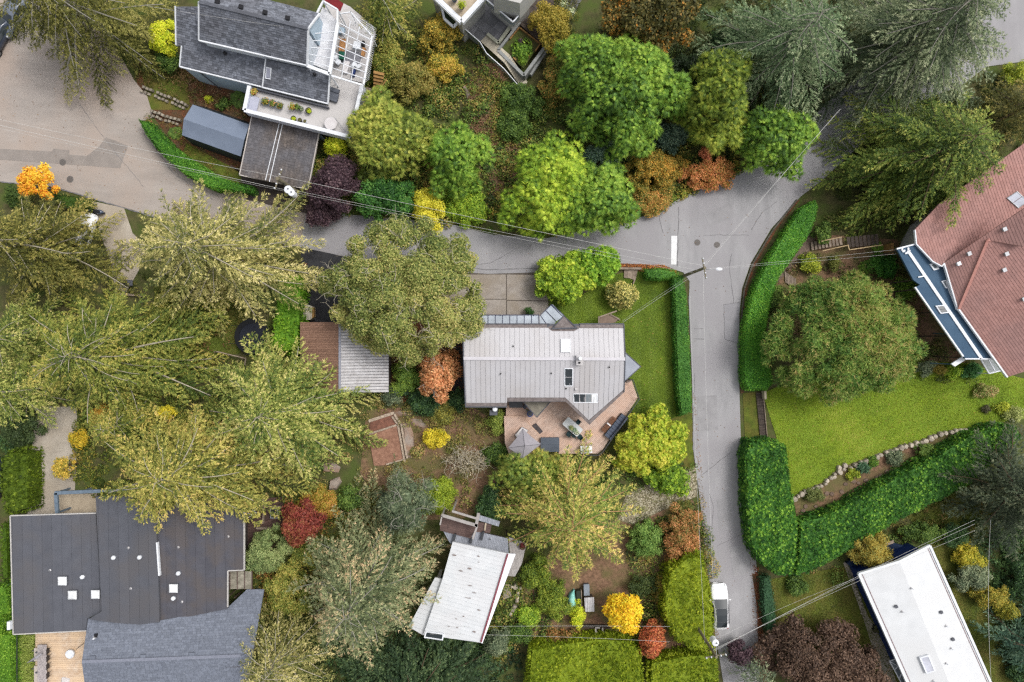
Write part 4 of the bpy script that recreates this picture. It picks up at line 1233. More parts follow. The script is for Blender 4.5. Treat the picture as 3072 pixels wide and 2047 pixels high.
def car(name, label, cat, c, yaw, paint, glass_roof=False, size=(1.88, 4.55), group=None, rails=False):
    """body lofted from stations along the length; front is +y before the turn by yaw"""
    cr, sr = math.cos(yaw), math.sin(yaw)
    kx, ky = size[0] / 1.88, size[1] / 4.6
    def T(x, y, z):
        x, y = x * kx, y * ky
        return Vector((c[0] + x * cr - y * sr, c[1] + x * sr + y * cr, c[2] + z))
    root = thing(name, label, cat, c, group)
    ST = [(2.30, .52, .50, .42, .60), (2.22, .74, .58, .60, .70), (2.0, .87, .66, .74, .80), (1.55, .93, .72, .80, .90), (1.05, .94, .80, .80, .97), (.85, .94, .84, .78, 1.02),
          (.05, .94, .90, .64, 1.44), (-.6, .94, .91, .63, 1.48), (-1.3, .93, .92, .61, 1.44), (-1.95, .90, .94, .56, 1.18), (-2.15, .86, .90, .60, .98), (-2.27, .70, .80, .50, .80)]
    V, F = [], []
    for (y, w, belt, wt, top) in ST:
        ring = [(w * .82, .24), (w, .36), (w * 1.01, belt * .8), (w * .97, belt), (wt + .03, top - .06), (wt * .92, top - .015), (wt * .5, top + .02), (0, top + .03)]
        ring = ring + [(-x, z) for x, z in ring[-2::-1]]
        V += [T(x, y, z) for x, z in ring]
    n = 15
    for i in range(len(ST) - 1):
        for k in range(n - 1):
            F.append([i * n + k, i * n + k + 1, (i + 1) * n + k + 1, (i + 1) * n + k])
        F.append([i * n + n - 1, i * n, (i + 1) * n, (i + 1) * n + n - 1])
    F.append(list(range(n))); F.append([(len(ST) - 1) * n + k for k in range(n - 1, -1, -1)])
    MB().add(V, F, .5).build('body', paint, root, smooth=True)
    def strip(y0, y1, w0, w1, z0, z1, nm, m, lift=.016):
        P = []
        for y, w, z in ((y0, w0, z0), (y1, w1, z1)):
            P.append([T(x * w, y, z + lift + (.03 * (1 - abs(x)))) for x in (-1, -.5, 0, .5, 1)])
        b = MB().add(P[0] + P[1], [[k, k + 1, 6 + k, 5 + k] for k in range(4)], .5)
        return b.build(nm, m, root, smooth=True)
    strip(.86, .06, .74, .62, 1.03, 1.435, 'windscreen', M_darkglass, .035)
    if glass_roof:
        strip(.05, -.6, .60, .59, 1.44, 1.48, 'glass_roof', M_darkglass, .03); strip(-.6, -1.30, .57, .55, 1.48, 1.44, 'glass_roof', M_darkglass, .03)
    strip(-1.31, -1.93, .56, .52, 1.44, 1.2, 'rear_window', M_darkglass, .035)
    for s in (-1, 1):
        q = [(.75, .93, .98), (.02, .69, 1.36), (-1.2, .66, 1.36), (-1.75, .90, .98)]
        b = MB().add([T(s * (w + .012), y, z) for y, w, z in q], [[0, 1, 2, 3] if s > 0 else [3, 2, 1, 0]], .5)
        b.build('side_window', M_darkglass, root)
        m_ = MB().lathe(T(s * 1.02, .78, .92), [(.04, 0), (.1, .03), (.1, .12), (.05, .15)], 8, 1.2, .7, yaw)
        m_.build('mirror', paint, root)
        for y in (1.42, -1.42):
            p0, p1 = T(s * .74, y, .33), T(s * .96, y, .33)
            w_ = MB().tube([p0, p1], .33, 16).build('wheel', M_tyre, root)
            MB().tube([p1, p1 + (p1 - p0) * .06], .2, 10).build('rim', M_rim, w_)
        MB().lathe(T(s * .66, 2.08, .66), [(.05, 0), (.14, .04), (.12, .09), (.03, .12)], 8, 1, 1.3, yaw).build('headlight', M_lamp, root)
        MB().lathe(T(s * .70, -2.14, .82), [(.05, 0), (.12, .03), (.1, .1)], 8, 1.2, .6, yaw).build('tail_light', M_tail, root)
        if rails:
            MB().tube([T(s * .52, .0, 1.5), T(s * .52, -.1, 1.56), T(s * .5, -1.2, 1.55), T(s * .5, -1.3, 1.47)], .025, 6).build('roof_rail', M_metal, root)
    return root

M_carw = mat('white_car_paint', (248, 248, 250), .86, (244, 244, 246), 1, .18, spec=.5)
M_card = mat('dark_blue_car_paint', (70, 80, 98), .75, (62, 72, 90), 1, .15, spec=.6)
M_cars = mat('slate_car_paint', (120, 128, 142), .75, (112, 120, 134), 1, .15, spec=.6)
car('parked_car', 'white car with black glass roof parked against the clipped hedge on the road', 'car', W(2153, 1812, .05), R(2), M_carw, True, (1.84, 4.75))
car('parked_car', 'white car almost buried under dark conifer branches on the pale driveway', 'car', W(262, 702, .05), R(-18), M_carw, False, (1.85, 4.4), None, True)
car('parked_car', 'dark blue car cut by the picture edge at the corner of the wide road', 'car', W(2, 118, .04), R(150), M_card, False, (1.9, 4.5))
car('parked_car', 'slate grey car half hidden under overhanging conifer boughs at the corner of the road', 'car', W(50, 58, .04), R(150), M_cars, False, (1.9, 4.5))
car('parked_car', 'dark car glimpsed behind the side hedge beside the dark flat-roofed house', 'car', W(-14, 1430, .03), R(0), M_card, False, (1.9, 4.5))

sc = thing('motor_scooter', 'dark blue motor scooter standing at the mouth of the pale driveway', 'scooter', W(296, 638, .05))
c = W(296, 638, .05); d = Vector((-.96, .12, 0)).normalized(); nn = Vector((-d.y, d.x, 0))
def sp_(a, b, z): return c + d * a + nn * b + Vector((0, 0, z))
M_scoot = mat('scooter_paint', (84, 98, 122), .75, (60, 72, 94), 3, .25, spec=.6)
for a in (.62, -.55):
    MB().tube([sp_(a, -.06, .25), sp_(a, .06, .25)], .25, 14).build('wheel', M_tyre, sc)
V = []
ring = 8
st = [(-.85, .08, .55, .12), (-.7, .2, .6, .2), (-.35, .26, .62, .28), (-.05, .2, .58, .2), (.15, .17, .34, .08)]
b = MB()
for i, (a, w_, z, h_) in enumerate(st):
    b.V += [sp_(a, w_ * math.cos(2 * math.pi * k / ring), z + h_ * math.sin(2 * math.pi * k / ring)) for k in range(ring)]
    b.T += [.5] * ring
for i in range(len(st) - 1):
    for k in range(ring):
        b.F.append([i * ring + k, i * ring + (k + 1) % ring, (i + 1) * ring + (k + 1) % ring, (i + 1) * ring + k])
b.F += [list(range(ring)), [(len(st) - 1) * ring + k for k in range(ring)]]
b.build('body', M_scoot, sc, smooth=True)
MB().lathe(sp_(-.3, 0, .84), [(.1, 0), (.24, .03), (.22, .1), (.05, .12)], 10, 1.6, .8, math.atan2(d.y, d.x)).build('seat', M_black, sc)
MB().tube([sp_(.62, 0, .3), sp_(.5, 0, .7), sp_(.4, 0, 1.02)], .06, 8).build('steering_column', M_scoot, sc)
MB().tube([sp_(.38, -.36, 1.05), sp_(.42, 0, 1.0), sp_(.38, .36, 1.05)], .025, 6).build('handlebar', M_black, sc)
for s in (-1, 1):
    MB().tube([sp_(.4, s * .26, 1.04), sp_(.5, s * .34, 1.25)], .012, 5).build('mirror_stalk', M_black, sc)
    MB().lathe(sp_(.5, s * .34, 1.22), [(.02, 0), (.07, .03), (.07, .07), (.03, .09)], 8).build('mirror', M_metal, sc)
MB().prism([sp_(.5, .2, .35), sp_(.5, -.2, .35), sp_(.15, -.2, .33), sp_(.15, .2, .33)], .08).build('footboard', M_black, sc)

# small ribbed trailer on the black drive
tr_ = thing('trailer', 'cream ribbed box trailer standing on the black driveway beside the shed', 'trailer', W(920, 938, .05))
tp = pts('900,914 922,914 940,922 941,952 930,960 900,958', 1.15)
MB().prism(tp, .75).build('body', mat('cream_panel', (232, 224, 206), .78, (214, 204, 184), 4, .6), tr_)
for k in range(7):
    MB().beam(W(902 + 5 * k, 915 if k < 5 else 921, 1.2), W(902 + 5 * k, 957, 1.2), .05, .05).build('rib', mat('cream_rib', (204, 196, 178), .75, (186, 176, 158), 4, .6), tr_)
MB().prism(pts('936,921 941.5,923 942,951 936,956', 1.17), .5).build('end_panel', M_cedar, tr_)
for x, y in ((906, 962), (936, 962)):
    MB().tube([W(x - 3, y, .3), W(x + 3, y, .3)], .25, 12).build('wheel', M_tyre, tr_)
MB().beam(W(941, 950, .45), W(948, 962, .45), .08, .08).build('tow_bar', M_edge, tr_)

# boat-like tent shelter
ts = thing('tarpaulin_shelter', 'slate grey tarpaulin shelter with gabled top and dark side walls', 'shelter', W(640, 400))
M_tarp = mat('slate_tarpaulin', (136, 148, 168), .74, (122, 134, 154), .8, .6, .25, rgb3=(128, 140, 160), scale3=.5, bscale=3)
M_tarpd = mat('dark_tarpaulin', (62, 68, 76), .7, (50, 56, 62), 1.5, .6, .3)
LA, LB = W(578, 314, 2.3), W(748, 374, 2.3)      # upper eave
RA, RB = W(546, 406, 2.3), W(722, 470, 2.3)      # lower eave
MA, MB_ = W(551, 358, 3.0), W(733, 420, 3.0)     # ridge
def grid(a, b, c_, d_, n=14, m=6, sag=.05):
    V, F = [], []
    for i in range(n + 1):
        for j in range(m + 1):
            p = a.lerp(b, i / n).lerp(d_.lerp(c_, i / n), j / m)
            V.append(p + Vector((0, 0, -sag * math.sin(math.pi * (i * 3 % n) / n) * math.sin(math.pi * j / m) + random.uniform(-.012, .012))))
    for i in range(n):
        for j in range(m):
            k = i * (m + 1) + j
            F.append([k, k + m + 1, k + m + 2, k + 1])
    return V, F
for q in ((LA, LB, MB_, MA), (MA, MB_, RB, RA)):
    V, F = grid(*q)
    MB().add(V, [f[::-1] for f in F], .5).build('cover', M_tarp, ts, smooth=True)
def low(p, k): 
    return Vector((p.x * k, p.y * k, 0)) if False else Vector((p.x, p.y, 0))
for a, b, off in ((LA, LB, Vector((.25, .55, 0))), (RA, RB, Vector((.1, -.35, 0)))):
    V, F = grid(a, b, low(b, 1) + off, low(a, 1) + off, 12, 4, .0)
    MB().add(V, F, .5).build('side_wall', M_tarpd, ts)
for a, m_, b in ((LA, MA, RA), (LB, MB_, RB)):
    MB().add([a, m_, b, low(b, 1), low(a, 1)], [[0, 1, 2, 3, 4]], .5).build('end_wall', M_tarpd, ts)

# ================================================================ poles and wires
M_pole = mat('pole_wood', (150, 140, 118), .7, (116, 110, 88), 3, .9, .3, stretch=(4, 4, .4))
M_porc = mat('porcelain_white', (240, 242, 246), .86, (228, 230, 236), 2, .35)
def pole(label, px, py, h, arm=None, transformer=None, r=.15):
    top = W(px, py, h)
    o = thing('utility_pole', label, 'utility pole', (top.x, top.y, 0))
    MB().tube([(top.x, top.y, 0), (top.x, top.y, h)], [r * 1.2, r * .85], 10).build('pole', M_pole, o)
    if arm is not None:
        d = Vector((math.cos(arm), math.sin(arm), 0))
        MB().beam(Vector((top.x, top.y, h - .3)) - d * 1.0 + Vector((0, 0, .06)), Vector((top.x, top.y, h - .3)) + d * 1.0 + Vector((0, 0, .06)), .1, .12).build('crossarm', M_pole, o)
        for k in (-.9, -.45, .45, .9):
            MB().lathe(Vector((top.x, top.y, h - .24)) + d * k, [(.04, 0), (.07, .03), (.05, .1), (.07, .14), (.03, .2)], 8).build('insulator', M_porc, o)
    if transformer:
        for dx, dy, s in transformer:
            p = Vector((top.x + dx, top.y + dy, h - 1.6))
            t = MB().lathe(p, [(.2 * s, 0), (.3 * s, .04), (.3 * s, .85), (.33 * s, .88), (.3 * s, .95), (.1 * s, 1.0)], 16).build('transformer', M_porc, o)
            MB().lathe(p + Vector((.06, .04, 1.0)), [(.05, 0), (.07, .05), (.04, .12), (.06, .16), (.02, .24)], 8).build('bushing', M_edge, t)
            MB().beam(Vector((top.x, top.y, h - 1.1)), p + Vector((0, 0, .5)), .06, .08).build('bracket', M_edge, o)
    return top, o
t1, po1 = pole('wooden utility pole with a street lamp at the road junction by the stop line', 2115, 804, 9.0, R(100))
t2, po2 = pole('mossy wooden utility pole carrying two white transformers in front of the carport', 832, 536, 9.6, R(70), [(.75, -.85, 1.15), (1.05, -1.15, .95)], .2)
t3, po3 = pole('wooden utility pole carrying one white transformer beside the road south of the white car', 2150, 1972, 9.4, R(10), [(.1, 1.0, 1.0)])
p = Vector((t1.x, t1.y, 8.2))
la = thing('street_lamp', 'pale street lamp head on a thin arm reaching over the junction', 'street lamp', p)
MB().tube([p, p + Vector((.5, -.08, .25)), p + Vector((1.25, -.06, .3))], .035, 6).build('lamp_arm', M_metal, la)
MB().lathe(p + Vector((1.45, -.06, .2)), [(.05, 0), (.16, .03), (.2, .1), (.1, .17), (.02, .19)], 12, 1.6, .8).build('lamp_head', M_porc, la)
def wire(label, a, b, sag=.5, r=.018, group=None):
    a, b = Vector(a), Vector(b)
    P = [a.lerp(b, k / 14) - Vector((0, 0, sag * 4 * (k / 14) * (1 - k / 14))) for k in range(15)]
    o = MB().tube(P, r * .52, 5, t=.5).build('power_line', M_wire, base=a)
    setp(o, label, 'wire', group)
def V3(px, py, z): return W(px, py, z)
wire('upper wire from the mossy pole crossing the wide road', t2 + Vector((0, .2, -.1)), V3(-60, 346, 9.6), .5, .022)
wire('lower thick cable from the mossy pole crossing the wide road', t2 + Vector((.3, -.7, -1.6)), V3(-60, 362, 8.0), .4, .028)
wire('thinner cable just under the thick one over the wide road', t2 + Vector((.3, -.8, -1.9)), V3(-60, 372, 7.6), .4, .016)
wire('topmost wire between the mossy pole and the junction pole', t2 + Vector((.1, .25, 0)), t1 + Vector((-.2, .2, 0)), .35, .024)
wire('middle wire between the mossy pole and the junction pole', t2 + Vector((.3, -.6, -1.5)), t1 + Vector((-.4, -.1, -1.1)), .4, .02)
wire('lowest wire between the mossy pole and the junction pole', t2 + Vector((.3, -.7, -2.0)), t1 + Vector((-.5, -.3, -2.0)), .5, .016)
wire('bright wire from the junction pole along the bend to the north-east', t1 + Vector((0, .2, 0)), V3(2520, 328, 9.5), .3, .024)
wire('dark companion wire along the bend to the north-east', t1 + Vector((-.1, .2, -.5)), V3(2524, 326, 8.9), .35, .014)
wire('bright wire running down the road from the junction pole to the southern pole', t1 + Vector((-.15, -.1, -.1)), t3 + Vector((0, .2, 0)), .5, .022)
wire('second wire running down the road edge past the long hedge', t1 + Vector((-.6, -.8, -3.2)), t3 + Vector((-.4, .3, -2.4)), .4, .02)
wire('plain wire from the junction pole over the hedge to the red house', t1 + Vector((.2, 0, -1.0)), V3(2700, 748, 5.7), .4, .014)
wire('striped wire from the junction pole over the hedge to the red house', t1 + Vector((.2, 0, -1.6)), V3(2690, 762, 5.6), .6, .014)
wire('house drop wire from the junction pole to the metal roof corner', t1 + Vector((-.4, -.5, -3.0)), V3(1868, 968, 5.7), .3, .018)
wire('fainter twin of the house drop wire over the lawn', t1 + Vector((-.4, -.3, -3.4)), V3(1866, 964, 5.5), .9, .012)
for k, (y, z) in enumerate(((1560, 7.2), (1572, 6.9), (1592, 6.4))):
    wire(('upper', 'middle', 'lower')[k] + ' wire of the three running from the southern pole over the blue patio', t3 + Vector((0, .3 - .2 * k, -.6 - .5 * k)), V3(2925, y, z), .4, .018)
wire('broken-looking pale wire from the southern pole to the blue patio', t3 + Vector((0, .2, -2.6)), V3(2560, 1738, 4.2), .4, .014)
wire('long yellowish cable hanging over the mossy lawn beside the white roof', V3(2972, 1560, 5.5), V3(2986, 2200, 6.0), .6, .024)
wire('upper wire stretched over the bottom clipped hedge', V3(1290, 1882, 5.0), V3(2010, 1880, 4.4), .2, .018)
wire('lower wire stretched over the bottom clipped hedge', V3(1290, 1902, 5.0), V3(2010, 1926, 4.4), .3, .018)
wire('wire over the shingle roof from the vents to the sunroom', V3(440, 18, 9.8), V3(925, 90, 9.2), .2, .016)
wire('service wire over the conifers behind the trellis', V3(1130, -40, 9), V3(1200, 90, 8), .2, .018)

# ================================================================ garden and deck furniture
def cushion(b, poly, th, lift=.0):
    b.prism(up(poly, lift), th)
M_grey = mat('grey_fabric', (168, 164, 170), .75, (156, 152, 158), 3, .9, .1)
M_greyd = mat('slate_fabric', (96, 104, 120), .75, (84, 92, 108), 3, .9, .1)
um = thing('parasol', 'square grey parasol spread over the lower deck level', 'parasol', W(1573, 1340, 1.3))
pk = W(1574, 1338, 3.9)
cor = [W(1568, 1286, 3.35), W(1623, 1333, 3.35), W(1567, 1378, 3.35), W(1525, 1344, 3.35)]
for i in range(4):
    a, b_ = cor[i], cor[(i + 1) % 4]
    m_ = (a + b_) / 2 + Vector((0, 0, .08)); m_ = m_.lerp(pk, .05)
    mb = MB().add([pk, a, m_, b_], [[0, 1, 2], [0, 2, 3]], .5)
    mb.add([a, b_, b_ - Vector((0, 0, .12)), a - Vector((0, 0, .12))], [[0, 1, 2, 3]], .5)
    mb.build('canopy_panel', M_grey, um)
MB().tube([W(1573, 1339, 1.3), pk], .03, 8).build('pole', M_rail, um)
for i in range(4):
    MB().tube([pk + Vector((0, 0, .02)), cor[i] + Vector((0, 0, .015))], .015, 5).build('rib', M_rail, um)
MB().lathe(W(1573, 1339, 1.32), [(.35, 0), (.33, .08), (.05, .1)], 12).build('base', M_edge, um)
MB().lathe(pk, [(.06, 0), (.05, .06), (.02, .12)], 8).build('finial', M_rail, um)

def lounger(label, q, z, m, name='sun_lounger', legs=True):
    c = sum(q, Vector()) / 4
    o = thing(name, label, 'lounger', (c.x, c.y, z))
    MB().prism([Vector((p.x, p.y, z + .36)) for p in q], .1).build('cushion', m, o)
    fr_ = inset([Vector((p.x, p.y, z + .26)) for p in q], -.03)
    MB().prism(fr_, .06).build('frame', M_edge, o)
    for p in inset(q, .08):
        MB().box((p.x, p.y, z), (.05, .05, .2)).build('leg', M_edge, o)
    return o
M_whitef = mat('white_fabric', (232, 228, 228), .82, (216, 212, 212), 3, .85)
lounger('white cushioned lounger peeping out from under the grey parasol', pts('1545,1306 1566,1282 1584,1292 1560,1322', 1.7), 1.34, M_whitef)
ht_ = thing('hot_tub', 'slate blue covered hot tub sunk into the brown deck', 'hot tub', W(1650, 1335, 1.1))
hq = pts('1622,1313 1678,1313 1678,1356 1622,1356', 1.75)
MB().prism(up(inset(hq, .06), -.12), 1.5).build('cabinet', M_woodD, ht_)
for a, b_ in ((0, .497), (.503, 1)):
    MB().prism([hq[0].lerp(hq[3], a), hq[1].lerp(hq[2], a), hq[1].lerp(hq[2], b_), hq[0].lerp(hq[3], b_)], .12).build('cover', mat('slate_cover', (92, 100, 112), .75, (82, 90, 102), 2, .6, .1), ht_)
MB().box(W(1612, 1287, 1.16), (.55, 1.15, .1), R(40)).build('step', mat('charcoal_mat', (92, 86, 88), .7, (78, 72, 74), 4, .9), None, 'dark grey step against the edge of the lower deck level', 'step')
tb = thing('dining_table', 'long white outdoor table half covered with potted plants', 'table', W(1718, 1281, 1.1))
cx = W(1718, 1281, 1.85); da = Vector((math.cos(R(-41)), math.sin(R(-41)), 0)); db = Vector((-da.y, da.x, 0))
MB().prism([cx + da * s * 1.02 + db * t * .5 for s, t in ((-1, -.8), (-.9, -1), (.9, -1), (1, -.8), (1, .8), (.9, 1), (-.9, 1), (-1, .8))], .05).build('table_top', mat('pale_table', (214, 216, 216), .8, (200, 204, 204), 2, .35), tb)
for s, t in ((-.85, -.35), (.85, -.35), (.85, .35), (-.85, .35)):
    p = cx + da * s + db * t
    MB().box((p.x, p.y, 1.13), (.05, .05, .67)).build('leg', M_metal, tb)
M_gch = mat('dark_green_fabric', (42, 68, 70), .75, (30, 50, 54), 3, .85)
def chair(label, c, yaw, m, mf=None, group=None, name='chair'):
    o = thing(name, label, 'chair', c, group)
    d = Vector((math.cos(yaw), math.sin(yaw), 0)); n_ = Vector((-d.y, d.x, 0)); c = Vector(c)
    MB().lathe(c + Vector((0, 0, .4)), [(.2, 0), (.27, .02), (.27, .08), (.2, .1)], 10).build('seat', m, o)
    B = [c - d * .24 + n_ * (.25 * math.sin(a)) - d * (.05 * math.cos(a)) for a in (-1.5, -.8, 0, .8, 1.5)]
    b = MB()
    for i in range(4):
        b.prism([B[i] + Vector((0, 0, .86)), B[i + 1] + Vector((0, 0, .86)), B[i + 1] + d * .06 + Vector((0, 0, .86)), B[i] + d * .06 + Vector((0, 0, .86))], .42)
    b.build('backrest', m, o)
    for s, t in ((.19, .19), (.19, -.19), (-.19, .19), (-.19, -.19)):
        MB().tube([c + d * s + n_ * t + Vector((0, 0, .41)), c + d * s * 1.15 + n_ * t * 1.15], .016, 5).build('leg', mf or M_rail, o)
    return o
dirs = [(W(1733, 1266, 1.12), 'dark green chair on the house side of the white table', R(230)), (W(1706, 1300, 1.12), 'dark green chair on the parasol side of the white table', R(60)), (W(1738, 1309, 1.12), 'dark green chair at the planted end of the white table', R(130)), (W(1722, 1303, 1.12), 'dark green chair tucked beside the planted end of the white table', R(60))]
for c_, l_, y_ in dirs:
    chair(l_, c_, y_, M_gch)
sf = thing('sofa', 'long slate cushioned bench sofa along the angled deck railing', 'sofa', W(1845, 1285, 1.12))
SA, SB = W(1873, 1246, 1.6), W(1820, 1312, 1.6)
dS = (SB - SA).normalized(); nS = Vector((-dS.y, dS.x, 0))
if nS.x < 0: nS = -nS
for k in range(8):
    a, b_ = SA.lerp(SB, k / 8 + .006), SA.lerp(SB, (k + 1) / 8 - .006)
    MB().prism([a - nS * .3, b_ - nS * .3, b_ + nS * .28, a + nS * .28], .16).build('cushion', M_greyd, sf)
    MB().prism(up([a + nS * .28, b_ + nS * .28, b_ + nS * .44, a + nS * .44], .38), .5).build('back_cushion', M_greyd, sf)
MB().prism(up([SA - nS * .34, SB - nS * .34, SB + nS * .5, SA + nS * .5], -.17), .3).build('frame', M_woodD, sf)
ct = thing('coffee_table', 'low brown slatted table in front of the slate sofa', 'table', W(1826, 1275, 1.12))
CA, CB = W(1844, 1252, 1.55), W(1808, 1294, 1.55)
M_ctb = mat('brown_slat', (130, 88, 62), .75, (100, 66, 46), 4, .7, vary=.1)
for k in range(5):
    o_ = nS * (-.16 + k * .1)
    MB().beam(CA + o_, CB + o_, .085, .04).build('slat', M_ctb, ct)
MB().prism(up([CA.lerp(CB, .46) - nS * .2, CA.lerp(CB, .54) - nS * .2, CA.lerp(CB, .54) + nS * .28, CA.lerp(CB, .46) + nS * .28], .03), .03).build('tray_strip', M_whitef, ct)
for t in (.06, .94):
    for k in (-.14, .22):
        p = CA.lerp(CB, t) + nS * k
        MB().box((p.x, p.y, 1.13), (.06, .06, .38)).build('leg', M_ctb, ct)
cb_ = thing('storage_chest', 'white lidded chest at the lower edge of the brown deck', 'chest', W(1758, 1349, 1.12))
q = pts('1742,1340 1775,1339 1776,1358 1744,1360', 1.75)
MB().prism(up(q, -.06), .55).build('box', mat('chest_side', (206, 206, 210), .8, (196, 196, 200), 2, .5), cb_)
MB().prism(inset(q, -.03), .055).build('lid', M_wframe, cb_)
bb = thing('barbecue', 'black covered barbecue against the house wall on the brown deck', 'barbecue', W(1547, 1216, 1.12))
q = pts('1527,1207 1567,1207 1567,1223 1529,1223', 2.0)
MB().prism(up(q, -.06), .8).build('cabinet', M_black, bb); MB().prism(inset(q, -.02), .06).build('lid', mat('black_cover', (30, 34, 42), .8, (24, 28, 36), 2, .3, spec=.5), bb)
def bucket(label, c, r, h, m, name='bucket', soil=None):
    o = thing(name, label, name.replace('_', ' '), c)
    MB().lathe(c, [(r * .75, 0), (r, h), (r * 1.06, h), (r * 1.06, h - .04)], 14).build('body', m, o)
    MB().lathe(Vector(c) + Vector((0, 0, h)), [(r * .86, .0), (r * .84, .012)], 14).build('soil' if soil else 'inside', soil or M_edge, o)
    return o
M_bluep = mat('bright_blue_plastic', (44, 84, 176), .8, (34, 70, 150), 3, .4)
bucket('bright blue tub beside the triangular bay roof on the deck', W(1590, 1241, 1.14), .3, .35, M_bluep, 'tub')
bucket('small navy pot leaning towards the barbecue', W(1574, 1220, 1.14), .2, .35, M_navy, 'pot')
bucket('small pale yellow-green pot between the navy pot and the blue tub', W(1582, 1231, 1.14), .12, .25, mat('lime_pot', (190, 200, 110), .8), 'pot')

# trampoline
tp_ = thing('trampoline', 'black round trampoline with safety net posts on the shaded lawn', 'trampoline', W(757, 1010))
c = W(757, 1010, .9)
MB().lathe(c, [(1.35, 0), (1.35, .02)], 32).build('jumping_mat', mat('navy_black_mat', (30, 34, 48), .8, (24, 28, 40), 3, .6), tp_)
b = MB()
for k in range(32):
    a0, a1 = 2 * math.pi * k / 32, 2 * math.pi * (k + 1) / 32
    P_ = [c + Vector((r * math.cos(a), r * math.sin(a), .05)) for r, a in ((1.37, a0), (1.85, a0), (1.85, a1), (1.37, a1))]
    b.prism(P_, .06, t=.5)
b.build('safety_pad', mat('black_pad', (22, 24, 30), .8, (16, 18, 24), 3, .5), tp_)
for k in range(6):
    a = math.pi * k / 3 + .4
    p = c + Vector((1.88 * math.cos(a), 1.88 * math.sin(a), 0))
    MB().tube([(p.x, p.y, 0), (p.x, p.y, 2.6)], .025, 6).build('net_post', M_rail, tp_)
fb_ = thing('low_fence', 'low rail fence behind the trampoline near the conifer tips', 'fence', W(695, 1066))
MB().beam(W(650, 1055, .9), W(738, 1076, .9), .1, .12).build('rail', M_wood, fb_)
for x, y in ((652, 1056), (695, 1066), (737, 1076)):
    p = W(x, y, 0); MB().box((p.x, p.y, 0), (.1, .1, .78)).build('post', M_wood, fb_)
MB().beam(W(737, 1076, .9), W(734, 1096, .9), .1, .12).build('rail', M_wood, fb_)
bn = thing('compost_bin', 'black compost bin standing at the corner of the pale driveway', 'bin', W(390, 850))
MB().lathe(W(390, 850), [(.42, 0), (.46, .1), (.36, .85)], 4, rz=R(45)).build('body', M_black, bn); MB().lathe(W(390, 850, .85), [(.4, 0), (.4, .05), (.3, .1)], 4, rz=R(45)).build('lid', M_edge, bn)
tw = thing('timber_edging', 'grey sleeper edging across the end of the pale driveway', 'edging', W(384, 884))
MB().beam(W(343, 880, .35), W(426, 888, .35), .22, .35).build('sleeper', M_wood, tw)

# terrace of the shingled house
M_ch = mat('charcoal_sling', (112, 116, 126), .75, (96, 100, 110), 3, .8)
for k, (x, y) in enumerate(((1005, 274), (1003, 288), (1000, 300))):
    c_ = W(x, y, TZ + .02)
    lounger(('first', 'second', 'third')[k] + ' charcoal folding chair from the sunroom, lined up on the white-walled terrace', [c_ + Vector((math.cos(R(-20)) * a - math.sin(R(-20)) * b_, math.sin(R(-20)) * a + math.cos(R(-20)) * b_, 0)) for a, b_ in ((-.5, -.2), (.5, -.2), (.5, .2), (-.5, .2))], TZ + .02, M_ch, 'folding_chair')
gt = thing('glass_table', 'round pale glass table in the corner of the white-walled terrace', 'table', W(992, 371, TZ))
MB().lathe(W(992, 371, TZ + .68), [(.62, 0), (.62, .025)], 28).build('table_top', mat('milky_glass', (222, 218, 218), .8, (212, 206, 206), 2, .15, spec=.6), gt)
MB().lathe(W(992, 371, TZ + .64), [(.63, 0), (.63, .03)], 28).build('rim', M_metal, gt)
for k in range(4):
    a = k * 1.57 + .5; p = W(992, 371, TZ)
    MB().tube([p + Vector((.45 * math.cos(a), .45 * math.sin(a), .64)), p + Vector((.5 * math.cos(a), .5 * math.sin(a), 0))], .02, 5).build('leg', M_metal, gt)
MB().tube([W(1004, 354, TZ + .3), W(1037, 396, TZ + .3)], .03, 6).build('closed_parasol_pole', M_metal, None, 'thin pale pole lying slantwise beside the round glass table', 'pole')
bx_ = thing('deck_box', 'lavender grey cushion box in the narrow end of the white-walled terrace', 'box', W(762, 312, TZ))
MB().box(W(762, 312, TZ), (.85, 1.3, .45), R(-14)).build('box', mat('lav_box', (176, 178, 196), .75, (164, 166, 184), 2, .7), bx_)
MB().box(W(762, 312, TZ + .45), (.9, 1.36, .06), R(-14)).build('lid', mat('lav_lid', (196, 198, 214), .75, (184, 186, 204), 2, .7), bx_)
M_box = mat('blue_grey_planter', (150, 170, 184), .75, (130, 150, 164), 3, .7)
for k, (x, y) in enumerate(((797, 307), (818, 312), (840, 319))):
    o = thing('planter_box', ('white-rimmed blue-grey planter box of the three, at the parapet end', 'middle blue-grey planter box of the three on the terrace', 'blue-grey planter box of the three, towards the chairs')[k], 'planter', W(x, y, TZ))
    MB().box(W(x, y, TZ), (.62, .55, .4), R(-14)).build('box', M_box, o); MB().box(W(x, y, TZ + .4), (.54, .47, .02), R(-14)).build('soil', M_soil, o)
M_pot = mat('black_glazed_pot', (48, 46, 46), .75, (36, 34, 34), 3, .35, spec=.5)
for lab, x, y, r in (('big dark pot with a lime tuft standing alone in the middle of the terrace', 929, 336, .3), ('dark pot with a lime tuft against the terrace parapet', 884, 360, .27), ('small grey pot beside the dark parapet pot', 903, 364, .2),
                     ('white pot with dark soil last along the terrace parapet', 918, 368, .2), ('pot crowded with orange and green leaves in the terrace corner', 763, 280, .26), ('terracotta pot with tall grasses and orange flowers', 880, 326, .22),
                     ('white pot with greenery next to the flowering terracotta pot', 893, 324, .22), ('small dark pot with trailing stems near the flowering pots', 902, 328, .18)):
    bucket(lab, W(x, y, TZ + .01), r, .42, M_pot if 'dark' in lab and 'white' not in lab else mat('terracotta', (176, 110, 78), .75) if 'terracotta' in lab or 'crowded' in lab else M_wframe if 'white' in lab else M_metal, 'pot', M_soil)
